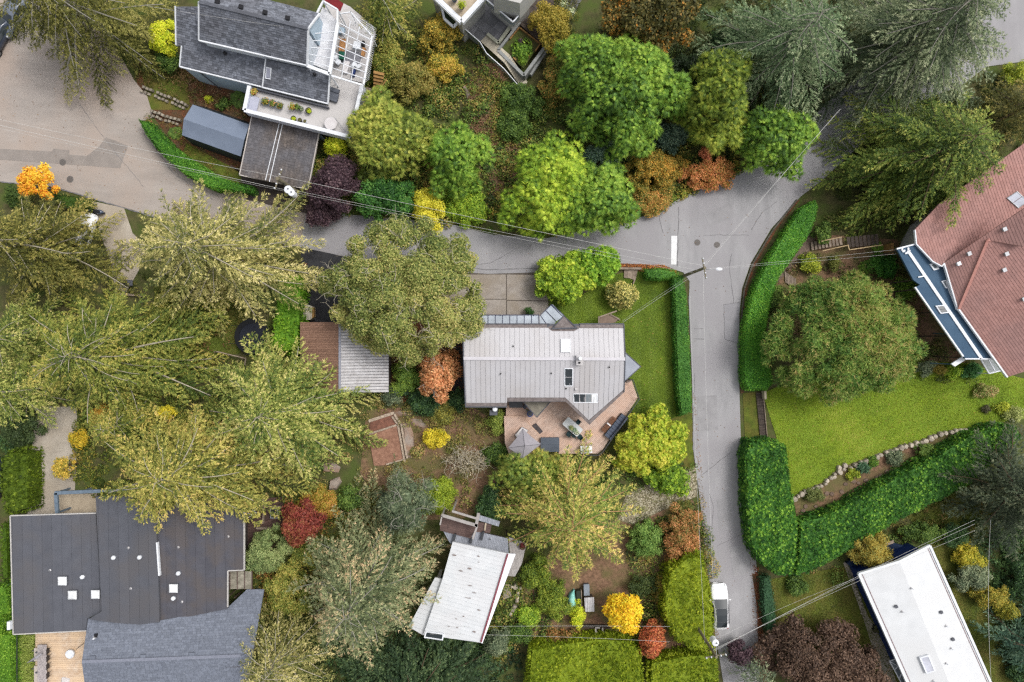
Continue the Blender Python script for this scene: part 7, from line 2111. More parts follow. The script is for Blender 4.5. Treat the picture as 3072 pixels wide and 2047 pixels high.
# ---- shrubs: label, x, y, rx, ry, h, palette, style, size, name
SH = [
 ('acid yellow-green maple shrub against the shingled house wall', 492, 112, 50, 52, 4, YGREEN, 'leaf', .22),
 ('dark evergreen shrub below the acid yellow-green one', 505, 185, 45, 40, 2, SHRUB, 'leaf', .2),
 ('bright chartreuse bush at the corner of the carport', 1012, 436, 40, 40, 3, YGREEN, 'leaf', .2),
 ('deep green laurel mass beside the purple plum along the road', 1150, 590, 95, 75, 4, [(34, 74, 30), (56, 106, 40), (84, 136, 52), (116, 162, 66)], 'leaf', .24),
 ('vivid yellow shrub on the roadside under the wires', 1283, 620, 52, 68, 3, [(150, 160, 36), (190, 186, 40), (220, 206, 50), (232, 214, 70)], 'leaf', .22),
 ('fresh green low shrub between the yellow one and the lime cedar', 1395, 612, 85, 62, 2, CEDARY, 'leaf', .2),
 ('amber-leaved open shrub under the white framed balcony', 1315, 105, 66, 62, 3.6, [(76, 90, 36), (124, 124, 44), (214, 172, 58), (242, 196, 78)], 'leaf', .2),
 ('mixed yellow and green shrub lower down from the amber one', 1330, 200, 62, 42, 2.4, [(96, 100, 38), (140, 138, 48), (196, 172, 52), (216, 170, 74)], 'leaf', .2),
 ('olive bush next to the trellis of the terrace', 1165, 190, 55, 80, 3, GOLDOLIVE, 'leaf', .2),
 ('tall olive bush on the slope above the yellow-green cedar', 1235, 240, 70, 70, 3, [(78, 86, 38), (110, 112, 46), (142, 134, 58), (168, 146, 74)], 'leaf', .2),
 ('round ochre tree between the boardwalk and the grey garage slab', 1652, 80, 64, 70, 4.5, [(98, 98, 32), (134, 124, 38), (162, 142, 46), (184, 156, 60)], 'leaf', .2),
 ('russet-green shrub beside the wooden garden stair', 1668, 235, 48, 75, 2.5, AUTUMN, 'leaf', .2),
 ('dark green shrub at the foot of the wooden garden stair', 1560, 300, 70, 60, 2, SHRUB, 'leaf', .2),
 ('shadowy green shrub left of the lime cedar on the slope', 1540, 370, 60, 60, 2, SHRUB, 'leaf', .2),
 ('blue-grey leaved shrub wedged between the green cedars', 1800, 480, 82, 55, 3.5, [(52, 78, 64), (80, 108, 88), (112, 138, 112), (148, 168, 140)], 'leaf', .22),
 ('dark teal shrub behind the orange roadside bushes', 2010, 410, 60, 45, 3, [(38, 60, 50), (60, 86, 70), (88, 112, 88), (116, 134, 104)], 'leaf', .22),
 ('olive and amber roadside bush east of the fresh green cedar', 1965, 515, 96, 70, 3, [(92, 98, 36), (132, 124, 44), (172, 140, 52), (222, 158, 56)], 'leaf', .2),
 ('rusty roadside bush with green patches under the olive one', 1950, 600, 78, 50, 2, AUTUMN, 'leaf', .2),
 ('coral-orange bush at the tip of the road verge', 2128, 522, 88, 52, 2.4, [(110, 112, 42), (176, 122, 58), (212, 132, 78), (224, 152, 96)], 'leaf', .2),
 ('small coral sapling above the coral-orange verge bush', 2118, 460, 20, 28, 2, [(160, 96, 60), (206, 120, 80), (220, 140, 96)], 'leaf', .18),
 ('clipped rounded yellow-green bush by the top corner road', 3048, 218, 52, 38, 2, SHRUBY, 'leaf', .15),
 ('round clipped bush on the earth bank near the wooden stair', 2505, 790, 22, 24, 1.2, [(80, 92, 40), (110, 118, 48), (138, 136, 60)], 'leaf', .14),
 ('yellow-green bush by the sleeper steps under the wires', 2432, 790, 34, 36, 1.4, SHRUBY, 'leaf', .18),
 ('green shrub tucked behind the laurel hedge by the path', 2470, 700, 30, 40, 1.4, SHRUB, 'leaf', .18),
 ('bright green juniper patch by the blue flat roof', 2655, 800, 46, 42, .9, [(30, 80, 26), (50, 110, 32), (78, 138, 42), (104, 160, 56)], 'leaf', .2),
 ('light green shrub under the edge of the blue flat roof', 2720, 870, 40, 40, 1, CEDAR, 'leaf', .2),
 ('spiky green plant clump below the round clipped bush', 2560, 850, 50, 40, 1, SHRUB, 'leaf', .24),
 ('ochre dome shrub in the flower bed below the blue roof', 2818, 1105, 22, 22, 1, [(110, 104, 38), (144, 128, 46), (170, 146, 60)], 'leaf', .14),
 ('lime strappy plant in the flower bed next to the ochre dome', 2862, 1115, 28, 28, 1, CEDARY, 'leaf', .24),
 ('cool green plant in the flower bed near the glass lean-to', 2920, 1112, 34, 24, 1, [(44, 96, 48), (70, 124, 62), (104, 150, 82)], 'leaf', .2),
 ('grey-green bush at the end of the flower bed by the pine', 2778, 1105, 28, 28, 1.2, GREYGREEN, 'leaf', .16),
 ('flowering bush with red dots on the bright lawn edge', 2955, 1172, 36, 24, .9, [(88, 110, 40), (130, 140, 60), (170, 160, 100), (190, 120, 90)], 'leaf', .16),
 ('dark little mound shrub on the lawn by the wall end', 2960, 1230, 16, 14, .6, [(70, 70, 48), (92, 88, 56)], 'leaf', .14),
 ('green mound beside the dark little one at the wall end', 3010, 1226, 30, 18, .7, SHRUBY, 'leaf', .16),
 ('pale green shrub at the upper end of the stone wall', 3040, 1240, 34, 26, .9, [(110, 124, 60), (144, 154, 80), (176, 180, 104)], 'leaf', .18),
 ('rounded sage shrub at the low end of the stone wall', 2446, 1488, 32, 26, 1, [(84, 96, 50), (112, 122, 60), (138, 142, 74)], 'leaf', .14),
 ('teal shrub beneath the pale stones of the wall', 2592, 1404, 26, 20, .9, [(44, 78, 54), (70, 106, 74), (100, 134, 96)], 'leaf', .16),
 ('yellow-green wispy plant under the wall bend', 2560, 1424, 22, 20, .8, SHRUBY, 'leaf', .16),
 ('grey-leaved shrub midway along the stone bed', 2686, 1376, 28, 28, 1, GREYGREEN, 'leaf', .15),
 ('dark green round shrub towards the top of the stone bed', 2772, 1352, 30, 26, 1.1, SHRUB, 'leaf', .15),
 ('light green plant next to the grey-leaved shrub', 2620, 1388, 18, 22, .8, CEDAR, 'leaf', .15),
 ('yellow-olive spreading tree over the navy patio', 2612, 1650, 66, 56, 3.4, [(92, 98, 36), (140, 128, 44), (178, 150, 54), (156, 160, 80)], 'leaf', .18),
 ('small green sapling against the laurel hedge corner', 2510, 1600, 40, 30, 1.6, SHRUB, 'leaf', .18),
 ('dense green shrub line above the navy patio', 2770, 1600, 85, 28, 1.6, SHRUB, 'leaf', .18),
 ('deep green round shrub right of the navy patio', 2870, 1610, 42, 40, 1.8, DKGREEN, 'leaf', .18),
 ('golden yellow shrub on the bank beyond the mossy lawn', 2908, 1668, 48, 42, 2, [(104, 120, 34), (156, 156, 36), (196, 180, 44), (216, 188, 60)], 'leaf', .18),
 ('olive shrub under the golden yellow one on the bank', 2920, 1730, 62, 48, 2, GREYGREEN, 'leaf', .18),
 ('large ochre shrub beside the long yellowish cable', 2975, 1790, 62, 40, 2.2, [(92, 104, 32), (134, 132, 40), (172, 152, 48), (192, 160, 60)], 'leaf', .18),
 ('ochre shrub with a bare patch below the large ochre one', 3022, 1835, 40, 32, 1.6, [(98, 108, 32), (144, 140, 38), (184, 162, 46)], 'leaf', .18),
 ('dark shrub at the picture edge on the bank', 3060, 1740, 40, 70, 2, DKGREEN, 'leaf', .2),
 ('dark green shrub below the teal spruce boughs', 3065, 2010, 36, 50, 1.8, DKGREEN, 'leaf', .2),
 ('low green shrubs below the laurel hedge corner', 2395, 1760, 36, 36, 1.2, SHRUB, 'leaf', .18),
 ('clipped round green bush beside the gravel path', 1938, 1625, 52, 62, 2.4, [(50, 84, 34), (78, 114, 44), (108, 142, 58), (140, 168, 76)], 'leaf', .18),
 ('tall rust-orange bush between the round bush and the road', 2045, 1605, 62, 88, 2.8, RUST, 'leaf', .2),
 ('small dark green bush where the gravel path meets the road', 2052, 1525, 32, 26, 1.2, [(62, 78, 32), (92, 104, 40), (134, 116, 50)], 'leaf', .18),
 ('amber-flecked bush under the tall clipped hedge', 1985, 1770, 30, 50, 1.8, [(84, 92, 36), (124, 112, 42), (190, 130, 50)], 'leaf', .18),
 ('dark green bush between the soil plot and the amber-flecked bush', 1935, 1760, 42, 44, 1.8, [(56, 72, 34), (82, 98, 46), (112, 118, 62)], 'leaf', .18),
 ('russet fern-like shrub above the bottom clipped hedge', 1690, 1915, 62, 34, 1.4, RUST, 'leaf', .2),
 ('yellow-green shrub below the turquoise boat cover', 1733, 1850, 26, 42, 1.6, YGREEN, 'leaf', .18),
 ('green shrub on the cottage side of the turquoise boat', 1660, 1800, 52, 70, 2, CYPRESS, 'leaf', .18),
 ('bright green bush below the crumbling stone wall', 1590, 1850, 46, 38, 1.6, CEDARY, 'leaf', .18),
 ('dark green bush between cottage and crumbling wall', 1560, 1900, 46, 40, 1.8, SHRUB, 'leaf', .18),
 ('leafy bush below the silver walkway of the cottage', 1610, 1720, 48, 62, 2, CYPRESS, 'leaf', .18),
 ('mixed green bush at the lower tip of the cottage roof', 1490, 1930, 46, 44, 2.4, GREYGREEN, 'leaf', .18),
 ('bright moss-green shrub above the pergola', 1310, 1490, 62, 62, 2.4, [(98, 124, 28), (134, 154, 34), (164, 178, 44)], 'leaf', .18),
 ('dark evergreen shrub between pergola and ginger conifer', 1470, 1515, 46, 56, 2.4, DKGREEN, 'leaf', .2),
 ('dark leafy shrub at the foot of the parasol deck', 1490, 1370, 42, 42, 1.6, SHRUB, 'leaf', .2),
 ('light green shrub against the edge of the lower deck', 1490, 1268, 30, 42, 1.4, [(86, 108, 40), (122, 140, 52), (158, 166, 66)], 'leaf', .18),
 ('bare twiggy taupe shrub beside the bedrock', 1400, 1385, 62, 48, 2, [(132, 122, 96), (160, 148, 120), (184, 170, 142)], 'twig', .2),
 ('lemon yellow shrub between the bedrock and the house', 1308, 1315, 46, 34, 1.4, [(156, 156, 34), (206, 184, 36), (232, 204, 44), (240, 200, 50)], 'leaf', .2),
 ('yellow-flecked open shrub above the lemon yellow one', 1325, 1245, 46, 40, 1.4, [(100, 106, 44), (140, 138, 58), (182, 166, 60)], 'leaf', .18),
 ('orange-red low bush beside the parasol', 1540, 1392, 24, 24, 1, [(150, 84, 40), (196, 96, 50), (206, 126, 66)], 'leaf', .16),
 ('olive and orange bush above the red maple', 950, 1512, 80, 50, 2.6, [(104, 108, 34), (140, 132, 40), (174, 142, 50), (194, 128, 60)], 'leaf', .18),
 ('green bush right of the olive and orange one', 1045, 1500, 48, 42, 2, SHRUB, 'leaf', .2),
 ('silvery green round tree against the dark flat roof', 800, 1655, 66, 76, 4, [(70, 92, 50), (102, 124, 68), (134, 150, 86), (160, 168, 104)], 'leaf', .18),
 ('yellow-olive shrub under the red maple', 930, 1655, 70, 50, 2.2, GOLDOLIVE, 'leaf', .18),
 ('tall green-gold shrub between the silvery tree and the feathery grey one', 860, 1770, 70, 90, 3, GOLDOLIVE, 'leaf', .2),
 ('green shrub beside the ribbed shed roof', 1215, 1135, 42, 62, 2, [(76, 108, 40), (108, 138, 48), (150, 168, 56)], 'leaf', .18),
 ('dark green shrub at the foot of the salmon-orange maple', 1270, 1200, 62, 46, 1.8, DKGREEN, 'leaf', .2),
 ('dark holly-like shrub behind the salmon-orange maple', 1370, 1200, 30, 36, 1.6, DKGREEN, 'leaf', .2),
 ('grey-green shrub where the oak crown meets the shed', 1175, 1185, 30, 36, 1.6, GREYGREEN, 'leaf', .18),
 ('clipped dark yew ball beside the entrance canopy', 1588, 936, 18, 17, 1.2, [(34, 66, 30), (52, 90, 36), (74, 112, 46)], 'leaf', .13),
 ('amber-leaved shrub beside the beige driveway', 232, 1318, 34, 30, 1.8, [(110, 128, 34), (186, 164, 36), (224, 180, 40)], 'leaf', .18),
 ('yellow-orange sapling among the conifers above the beige driveway', 302, 1250, 34, 34, 3, [(140, 140, 50), (206, 164, 60), (232, 180, 70)], 'leaf', .2),
 ('yellow sapling deeper among the conifers above the dark roof', 498, 1238, 28, 24, 3.4, [(176, 176, 36), (216, 196, 40), (230, 204, 50)], 'leaf', .2),
 ('golden sapling at the tip of the yellowing conifer by the driveway', 195, 1400, 30, 40, 4, [(140, 140, 50), (206, 170, 60), (232, 186, 70)], 'leaf', .2),
 ('dark bush at the picture edge above the side hedge', 55, 1285, 60, 62, 2.4, [(44, 60, 32), (66, 84, 44), (90, 106, 58)], 'leaf', .2),
 ('dark green bush beneath the yellow-orange roadside maple', 40, 590, 42, 36, 1.4, [(44, 66, 28), (66, 90, 34), (92, 112, 44)], 'leaf', .18),
 ('yellow leafy plant in the leaf litter above the shelter', 628, 296, 12, 12, .6, YGREEN, 'leaf', .14),
 ('small green shrub on the slope beside the tarpaulin shelter', 672, 312, 28, 20, .7, SHRUB, 'leaf', .16),
 ('dark climbing shrub under the huge arching tree', 2200, 140, 80, 60, 3, DKGREEN, 'leaf', .22),
 ('dusky green shrub in the gap below the brown-tinged tree', 2050, 215, 70, 60, 2, [(26, 40, 22), (40, 58, 30), (56, 76, 38)], 'leaf', .22),
 ('green shrub between the olive cypress and the teal shrub', 2090, 400, 40, 40, 2.4, CYPRESS, 'leaf', .2),
 ('green shrub against the bend of the laurel hedge and the pine', 2320, 890, 34, 40, 1.4, SHRUB, 'leaf', .18),
]
for i, (lab, x, y, rx, ry, h, pal, st_, sz) in enumerate(SH):
    crown_tree('shrub' if h < 3.5 else 'small_tree', lab, 'shrub' if h < 3.5 else 'tree', x, y, rx, ry, 0, h, min(.4, h * .2), pal, 'leaf' if st_ == 'twig' else st_, sz * .82, 115 if st_ != 'twig' else 30, max(.22, min(.5, min(rx, ry) * S * .38)), 200 + i, ragged=.2, zj=.5, ck=.6,
               twigs=40 if st_ == 'twig' else 0, cored=st_ != 'twig')

# ---- hedges
hedge('bright green clipped hedge curving along the wide road', '414,358 450,366 500,420 560,470 640,520 700,545 755,560 758,578 700,576 640,570 560,530 490,470 440,405', 1.8, HEDGEG, 'leaf', .16, 170, 1, k=1.0)
hedge('glossy laurel hedge following the inside of the road bend', '2445,598 2456,620 2448,660 2420,720 2378,780 2340,830 2322,880 2306,950 2296,1020 2310,1080 2320,1150 2300,1172 2240,1172 2228,1140 2228,1040 2236,960 2250,900 2272,840 2306,770 2350,700 2400,625', 1.7, [(40, 90, 24), (62, 122, 28), (90, 156, 36), (140, 190, 52)], 'leaf', .15, 180, 2, lump=.1)
hedge('thick upright laurel block standing along the lower road', '2246,1322 2320,1318 2358,1336 2366,1420 2380,1500 2392,1580 2388,1680 2372,1728 2330,1726 2280,1690 2250,1640 2238,1520 2234,1360', 2.6, LAUREL, 'rosette', .18, 185, 3)
hedge('long diagonal laurel hedge below the stone wall', '2396,1560 2460,1548 2560,1500 2680,1430 2800,1370 2910,1300 3000,1272 3050,1280 3068,1312 2990,1380 2900,1460 2800,1510 2700,1560 2600,1620 2500,1680 2420,1722 2378,1726 2394,1650', 2.2, LAUREL, 'rosette', .18, 185, 4)
hedge('slim clipped hedge along the road beside the striped lawn', '2016,830 2050,826 2060,880 2066,960 2072,1060 2076,1160 2078,1240 2040,1250 2030,1160 2024,1000 2020,900', 1.6, [(36, 84, 26), (58, 112, 34), (84, 140, 44), (118, 168, 58)], 'leaf', .15, 170, 5)
hedge('short clipped hedge closing the striped lawn towards the stop line', '1930,806 1980,802 2030,812 2036,830 2010,838 1975,842 1940,836', 1.5, HEDGEG, 'leaf', .15, 160, 6)
hedge('feathery arborvitae hedge between the trampoline and the black driveway', '838,830 900,826 908,880 904,960 898,1040 860,1064 812,1040 826,960 838,890', 2.6, [(56, 100, 20), (84, 134, 26), (114, 160, 34), (148, 184, 46)], 'spray', .28, 140, 7)
hedge('tall yellow-green arborvitae hedge beside the white car', '2060,1668 2100,1662 2120,1720 2134,1800 2142,1880 2140,1946 2090,1950 2030,1920 1996,1860 1990,1780 2010,1710', 3.4, [(96, 122, 20), (132, 154, 24), (164, 180, 30), (192, 200, 44)], 'spray', .3, 150, 8, k=.78, lump=.4)
hedge('wide clipped yellow-green hedge along the bottom of the picture', '1590,1945 1700,1925 1800,1912 1880,1918 1922,1950 1930,2080 1580,2080', 2.6, [(92, 120, 20), (126, 150, 24), (158, 176, 30), (186, 196, 44)], 'spray', .3, 150, 9, k=.78, lump=.34)
hedge('lower clipped yellow-green hedge beside the road pole', '1950,1984 2040,1966 2120,1958 2150,1990 2155,2080 1945,2080', 2.4, [(92, 120, 20), (126, 150, 24), (158, 176, 30), (186, 196, 44)], 'spray', .3, 150, 10, k=.78, lump=.34)
hedge('dark conifer hedge along the side of the beige driveway', '6,1372 30,1352 86,1356 90,1440 88,1530 20,1544 4,1460', 2.4, [(48, 66, 14), (70, 92, 18), (94, 116, 24), (120, 140, 32)], 'spray', .36, 85, 11)
hedge('row of small pointed conifers close to the dark roof edge', '4,1570 24,1560 28,1640 30,1740 4,1738', 1.6, [(48, 76, 16), (74, 104, 20), (104, 136, 28)], 'spray', .3, 80, 12, lump=.4, lumps=2)
hedge('vivid green hedge at the picture edge beside the honey-coloured deck', '-30,1760 22,1756 34,1840 8,1850 8,1896 36,1900 40,2080 -40,2080', 2.2, [(52, 92, 20), (78, 124, 26), (108, 154, 36), (146, 184, 54)], 'leaf', .2, 90, 13)
hedge('dark green hedge along the kerb beside the yellow-orange maple', '160,578 230,590 272,604 268,632 210,628 160,606', 1.2, [(40, 66, 20), (62, 92, 26), (86, 116, 34)], 'leaf', .16, 90, 14)
hedge('narrow dark hedge along the mossy lawn by the lower road', '2284,1730 2312,1728 2326,1800 2330,1890 2300,1900 2286,1820', 1.3, [(30, 60, 40), (48, 84, 52), (70, 108, 66)], 'leaf', .18, 85, 15)

# ---- ferns, grasses and potted plants
fern('large dark fern beside the terrace wall', 718, 300, 1.1, SHRUB, 1)
fern('fern at the hedge end of the tarpaulin shelter', 528, 400, .8, SHRUB, 2)
fern('bright fern between the wooden stair and the juniper patch', 2598, 802, .9, CEDAR, 3)
fern('spreading green fern at the foot of the reddish log post', 2630, 744, .7, CEDAR, 4)
fern('fern at the brown dead growth above the road', 1462, 500, .8, SHRUB, 5)
rngG = np.random.default_rng(5)
P2 = scatter(pts('64,1906 110,1900 110,2100 64,2100', .5), 3500, rngG)
fb = FB(); n = len(P2); P = np.column_stack([P2, rngG.uniform(.05, .9, n)])
fb.add(blades(P, unit(np.column_stack([rngG.normal(size=n) - .8, rngG.normal(size=n) * .5, rngG.uniform(.1, .9, n)])), unit(rngG.normal(size=(n, 3)) * .5 + [0, 0, 1]), rngG.uniform(.3, .6, n), np.full(n, .035), .15), .5 + rngG.normal(size=n) * .2)
fb.build('ornamental_grass', foliage('orn_grass', [(84, 104, 30), (124, 142, 50), (160, 174, 78), (186, 192, 104)]), None, 'stuff')
POT = [('orange and lime foliage crowding the corner pot of the terrace', 763, 278, TZ + .4, .35, .5, [(206, 120, 50), (120, 150, 50), (230, 160, 80), (150, 180, 60)]), ('yellow-green herbs in the first planter box', 797, 306, TZ + .4, .36, .4, [(70, 90, 30), (120, 130, 40), (220, 150, 60)]),
       ('orange pansies and leaves in the middle planter box', 818, 311, TZ + .4, .36, .35, [(60, 90, 34), (110, 130, 46), (230, 150, 100)]), ('trailing green herbs in the planter box towards the chairs', 840, 318, TZ + .4, .36, .4, [(60, 84, 34), (100, 124, 50), (200, 130, 80)]),
       ('lime tuft growing in the lone dark pot', 928, 334, TZ + .42, .16, .25, YGREEN), ('lime tuft growing in the dark parapet pot', 882, 358, TZ + .42, .16, .25, YGREEN),
       ('tall grass and orange flowers in the terracotta pot', 878, 322, TZ + .42, .36, .6, [(110, 130, 40), (150, 160, 60), (220, 120, 60)]), ('green leaves in the white pot by the grasses', 894, 323, TZ + .42, .28, .4, SHRUB), ('pale trailing stems of the small dark pot', 905, 328, TZ + .42, .22, .25, GREYGREEN),
       ('clipped lime ball in the tall slate planter', 1386, 20, BZ + .4, .42, .8, [(120, 140, 20), (150, 164, 28), (176, 182, 40)]), ('slim clipped conifer in the brown pot', 1508, 14, GZ + .4, .26, 1.2, [(70, 96, 24), (104, 130, 30), (140, 154, 44)]),
       ('clipped ball in the pale grey pot on the glass balcony', 1537, 42, GZ + .4, .24, .4, CEDARY), ('clipped ball in the blue-grey pot by the glass rail', 1568, 2, GZ + .4, .24, .4, CEDARY),
       ('feathery green growth filling the walled planter', 1566, 150, 1.2, 1.1, .8, CEDAR), ('dark purple plant in the middle of the walled planter', 1562, 128, 1.5, .35, .5, PURPLE), ('mossy green growth in the lower corner of the walled planter', 1568, 184, 1.2, .5, .5, [(70, 100, 20), (100, 134, 30), (130, 160, 40)]),
       ('red-leaved plant in the dark red walkway planter', 1567, 1636, 3.85, .26, .25, [(90, 30, 34), (120, 44, 46), (70, 80, 40)]), ('succulents filling one pot on the white table', 1714, 1284, 1.86, .25, .3, [(90, 110, 60), (150, 160, 90), (190, 190, 140)]),
       ('leafy pot plant in the middle of the white table', 1723, 1290, 1.86, .25, .3, [(60, 90, 60), (120, 150, 110), (200, 210, 180)]), ('pale green pot plant near the end of the white table', 1730, 1298, 1.86, .2, .25, [(110, 130, 90), (170, 180, 140), (220, 220, 200)]),
       ('white-flowering shrub in the corner of the grey garage slab', 1690, 22, .05, .5, 1, [(140, 160, 110), (190, 200, 150), (220, 224, 190)]), ('second white-flowering shrub on the grey garage slab', 1712, 40, .05, .45, .9, [(140, 160, 110), (190, 200, 150), (220, 224, 190)])]
for i, (lab, x, y, z, r, h, pal) in enumerate(POT):
    tuft(lab, x, y, z, r, h, pal, 10 + i, n=int(60 + 200 * r * r), size=.14 if r < .6 else .26)

# ---- undergrowth and litter nobody could count
undergrowth('ground_cover', '1180,120 1440,130 1500,240 1600,300 1680,200 1700,420 1560,480 1520,660 1330,660 1000,640 940,480 1080,300 1100,160', 34, 1.0, MIXED, .26, 1)
undergrowth('dead_twigs', '1400,200 1500,190 1530,320 1560,460 1540,570 1480,600 1420,440 1400,330', 90, .5, BROWNS, .25, 2, style='twig')
undergrowth('ground_cover', '1700,350 1800,250 2300,200 2450,300 2300,500 2200,520 1880,670 1760,680 1700,600', 30, .9, [(40, 54, 26), (62, 84, 34), (96, 112, 42), (140, 124, 50)], .26, 3)
undergrowth('ground_cover', '1180,1000 1400,1210 1530,1230 1560,1380 1640,1380 1640,1480 1300,1560 1000,1560 900,1420 1080,1240 1160,1180', 24, .6, [(80, 92, 38), (116, 124, 52), (150, 142, 70), (180, 144, 92)], .2, 4)
undergrowth('ground_cover', '1480,1680 1660,1700 1700,1960 1480,1960 1440,1900', 34, .8, MIXED, .24, 5)
undergrowth('ground_cover', '1880,1560 2110,1500 2140,1720 2010,1720 1960,1960 1840,1960 1900,1780', 30, .8, MIXED, .2, 6)
undergrowth('ground_cover', '700,1450 1060,1480 1120,1580 900,1900 720,1860 760,1640', 26, .9, [(58, 70, 30), (92, 104, 38), (134, 130, 48), (158, 110, 56)], .24, 7)
undergrowth('ground_cover', '2260,840 2460,640 2720,600 2760,860 2950,1150 2700,1130 2330,1000', 20, .5, [(52, 66, 32), (80, 96, 40), (110, 122, 50), (130, 104, 70)], .2, 8)
undergrowth('ground_cover', '2400,1720 2560,1600 2960,1440 3000,1540 2900,1600 2600,1640 2480,1720', 22, .5, [(62, 74, 32), (88, 100, 38), (120, 118, 50), (140, 104, 66)], .2, 9)
undergrowth('ground_cover', '2890,1560 3100,1560 3100,2060 3040,2060 2960,1820', 30, .9, DKGREEN, .24, 10)
undergrowth('ground_cover', '400,170 560,200 600,250 760,300 740,350 560,300 430,290', 34, .45, [(76, 78, 34), (104, 102, 44), (132, 104, 60), (150, 116, 76)], .18, 11)
undergrowth('ground_cover', '430,300 570,330 560,400 720,500 720,560 560,480 440,380', 40, .25, [(80, 92, 30), (112, 120, 38), (138, 124, 52), (150, 104, 64)], .14, 12)
undergrowth('ground_cover', '300,690 440,780 700,860 900,1000 820,1100 560,1100 330,900', 18, .3, [(48, 66, 22), (72, 92, 30), (100, 112, 40), (128, 92, 56)], .18, 13)
undergrowth('fallen_leaves', '1846,790 1990,796 2030,812 2030,826 1846,806', 240, .05, [(150, 84, 50), (196, 120, 56), (220, 150, 80), (110, 70, 56)], .12, 14)
undergrowth('fallen_leaves', '1000,940 1400,970 1400,1230 1300,1230 1180,1200 1170,1000', 40, .12, [(120, 72, 48), (160, 98, 60), (190, 120, 70), (92, 84, 48)], .14, 15)
undergrowth('fallen_leaves', '910,790 922,790 916,910 908,912', 240, .05, [(150, 84, 50), (196, 110, 56), (206, 130, 70)], .12, 16)
undergrowth('fallen_leaves', '2262,1700 2276,1700 2300,2060 2280,2060', 160, .06, [(120, 66, 44), (160, 90, 56), (96, 76, 48)], .12, 17)
undergrowth('fallen_leaves', '520,190 640,220 700,290 640,320 540,240', 120, .12, [(150, 116, 84), (184, 150, 112), (120, 88, 62), (206, 176, 140)], .12, 18)
undergrowth('ground_cover', '1900,1450 2090,1420 2094,1490 1990,1530 1900,1570 1860,1540', 16, .2, [(110, 120, 50), (140, 146, 70), (170, 170, 100)], .12, 19)
undergrowth('ground_cover', '0,1230 120,1230 100,1400 0,1400', 30, .7, DKGREEN, .22, 20)
undergrowth('ground_cover', '800,1880 1560,1880 1560,2080 800,2080', 24, .6, DKGREEN, .24, 21)

# ---- gravel: one bed of loose stones
rngS = np.random.default_rng(9)
P2 = scatter(pts('2088,1404 2090,1488 2030,1513 1980,1533 1900,1572 1854,1558 1882,1482 1990,1432', 0), 1800, rngS)
n = len(P2); fb = FB()
r = rngS.uniform(.03, .1, n)
A = np.column_stack([P2, np.full(n, .03)])
for dx, dy in ((1, .2), (-.2, 1)):
    pass
c0, c1, c2, c3 = (A + np.column_stack([x * r, y * r, z * r]) for x, y, z in ((-1, -.6, 0), (.8, -1, .1), (1, .7, .6), (-.7, 1, .7)))
fb.add(np.stack([c0, c1, c2], 1).reshape(-1, 3), rngS.random(n)); fb.add(np.stack([c0, c2, c3], 1).reshape(-1, 3), rngS.random(n))
fb.build('gravel', foliage('gravel_stones', [(120, 108, 84), (164, 152, 124), (176, 168, 140), (200, 192, 170)], .85, 0.0), None, 'stuff')

GR = [(66, 92, 22), (98, 124, 30), (132, 156, 40), (168, 184, 66)]
def grass(s_, n, pal, seed, k=.76, stripe=0):
    rng = np.random.default_rng(seed + 3000)
    P2 = scatter(pts(s_, 0), int(parea(pts(s_, 0)) * n), rng); m = len(P2)
    P = np.column_stack([P2, np.full(m, .02)])
    fb = FB()
    ln = np.zeros((m, 3)); ln[:, 1] = 1.6 * stripe * np.sign(np.sin(P[:, 0] * math.pi / .85))      # blades laid over by the mower
    fb.add(blades(P, rng.normal(size=(m, 3)) * [1, 1, .1] + [0, 0, .3] + ln, unit(rng.normal(size=(m, 3)) * .3 + [0, 0, 1]), rng.uniform(.08, .18, m), np.full(m, .07), .1), .5 + .36 * pnoise(P, .5, seed) + .2 * pnoise(P, 1.3, seed + 1) + rng.normal(size=m) * .12)
    fb.build('grass', foliage('grass_' + str(seed), pal, k), None, 'stuff')
grass('1640,900 1740,890 1830,830 1925,800 2035,830 2035,1250 1900,1290 1870,970 1640,990', 260, GR, 1, stripe=1)
grass('2288,1180 2500,1090 2720,1080 2900,1090 3120,1150 3120,1245 2914,1283 2758,1328 2640,1362 2516,1402 2480,1440 2400,1480 2375,1500 2335,1330', 220, [(84, 110, 24), (120, 146, 28), (152, 172, 38), (186, 190, 70)], 2, .76)
grass('2300,1740 2540,1700 2640,1900 2720,2100 2640,2100 2320,1960', 150, [(72, 84, 28), (104, 116, 36), (134, 136, 48), (150, 128, 70)], 3)
grass('2700,1520 2900,1440 3000,1560 2920,1640 3100,2000 3100,2200 3000,2200 2790,1630', 150, [(66, 80, 24), (96, 110, 34), (124, 132, 44), (150, 140, 70)], 4)
grass('460,860 700,850 760,960 720,1060 600,1080 480,980', 150, [(58, 76, 20), (84, 104, 28), (112, 128, 38)], 5)
undergrowth('ground_cover', '780,1780 980,1780 1000,2080 700,2080', 30, .8, [(52, 66, 28), (84, 98, 36), (120, 124, 48)], .24, 22)
undergrowth('ground_cover', '180,1230 700,1150 900,1400 700,1480 240,1480', 26, .6, [(52, 70, 26), (84, 102, 34), (124, 130, 44), (150, 130, 56)], .24, 23)
undergrowth('ground_cover', '2700,180 3100,200 3100,420 2960,600 2500,600 2480,560 2700,330', 24, .5, [(44, 56, 26), (70, 84, 34), (104, 104, 44)], .22, 24)
undergrowth('ground_cover', '1780,-60 2700,-60 2560,200 2300,330 1800,250', 22, .6, [(34, 46, 22), (54, 70, 30), (80, 94, 38)], .24, 25)
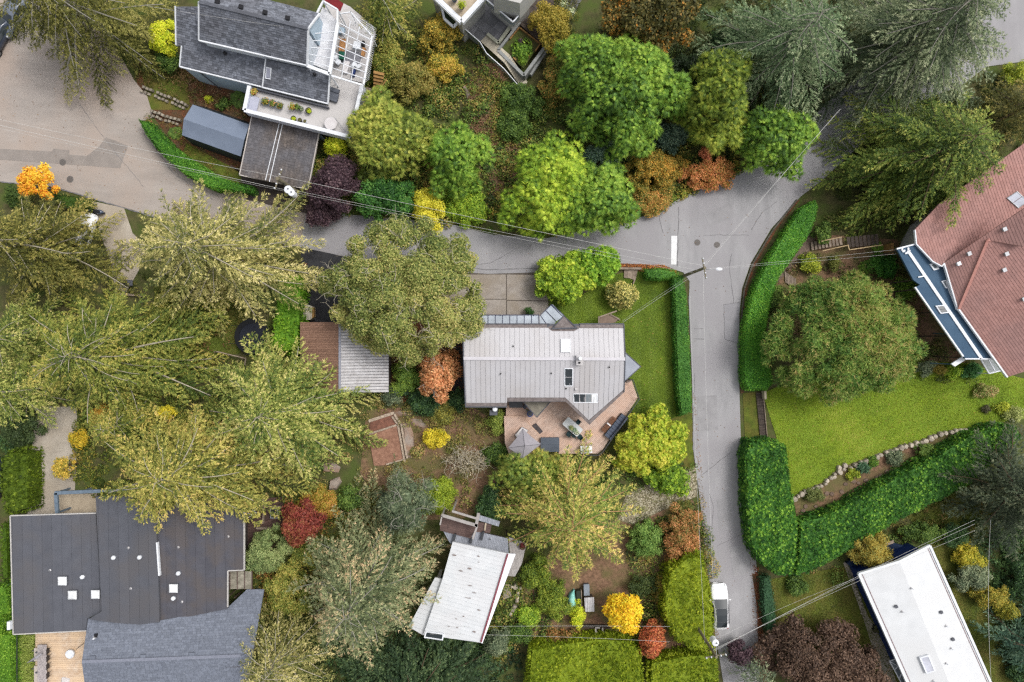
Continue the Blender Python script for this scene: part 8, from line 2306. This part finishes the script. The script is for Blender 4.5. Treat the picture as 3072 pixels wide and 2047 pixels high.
undergrowth('ground_cover', '1560,-40 1700,-40 1760,200 1640,330 1560,240', 30, .7, [(48, 58, 28), (80, 92, 36), (124, 116, 48)], .22, 26)
undergrowth('ground_cover', '820,500 1010,480 1330,660 1480,700 1640,712 1760,686 1960,636 2050,586 2210,516 2200,490 1700,660 1300,620', 34, .6, [(60, 88, 28), (92, 124, 36), (134, 150, 48), (180, 150, 60)], .22, 27)
undergrowth('ground_cover', '1860,1370 2000,1360 2088,1400 1990,1432 1880,1480 1700,1500 1620,1440', 30, .6, SHRUB, .22, 28)
undergrowth('ground_cover', '300,60 420,120 560,210 430,260 330,140', 30, .5, [(58, 72, 28), (86, 98, 36), (120, 112, 52)], .22, 29)
undergrowth('ground_cover', '2440,1730 2560,1700 2600,1640 2780,1560 2900,1600 2790,1640 2560,1690 2540,1760', 26, .4, SHRUB, .2, 30)
undergrowth('fallen_leaves', '2288,1180 2500,1090 2720,1080 2900,1090 3120,1150 3120,1245 2758,1328 2516,1402 2375,1500', 1.2, .03, [(190, 170, 90), (170, 120, 60), (210, 200, 130)], .12, 31)
undergrowth('fallen_leaves', '1870,960 2035,830 2035,1250 1900,1290', 1.6, .03, [(190, 170, 90), (170, 120, 60), (210, 200, 130)], .12, 32)
undergrowth('fallen_leaves', '0,150 330,150 440,300 560,530 760,600 1000,680 1000,760 600,690 0,545', .9, .03, [(150, 110, 70), (120, 84, 56), (180, 140, 80)], .11, 33)
undergrowth('fallen_leaves', '1000,650 1640,720 2050,600 2500,320 2560,440 2240,820 2226,1150 2270,1815 2280,2060 2170,2047 2124,1719 2080,1350 2060,820 1600,815 1000,768', .5, .03, [(150, 110, 70), (120, 84, 56), (180, 140, 80)], .11, 34)
undergrowth('fallen_leaves', '2078,1180 2086,1180 2110,1480 2160,1930 2150,1930 2098,1483', 60, .05, [(120, 90, 60), (160, 110, 66), (110, 100, 60)], .11, 35)
undergrowth('fallen_leaves', '2244,1611 2256,1611 2284,1815 2290,2060 2270,2060', 60, .05, [(120, 80, 54), (150, 100, 62), (110, 100, 60)], .11, 36)
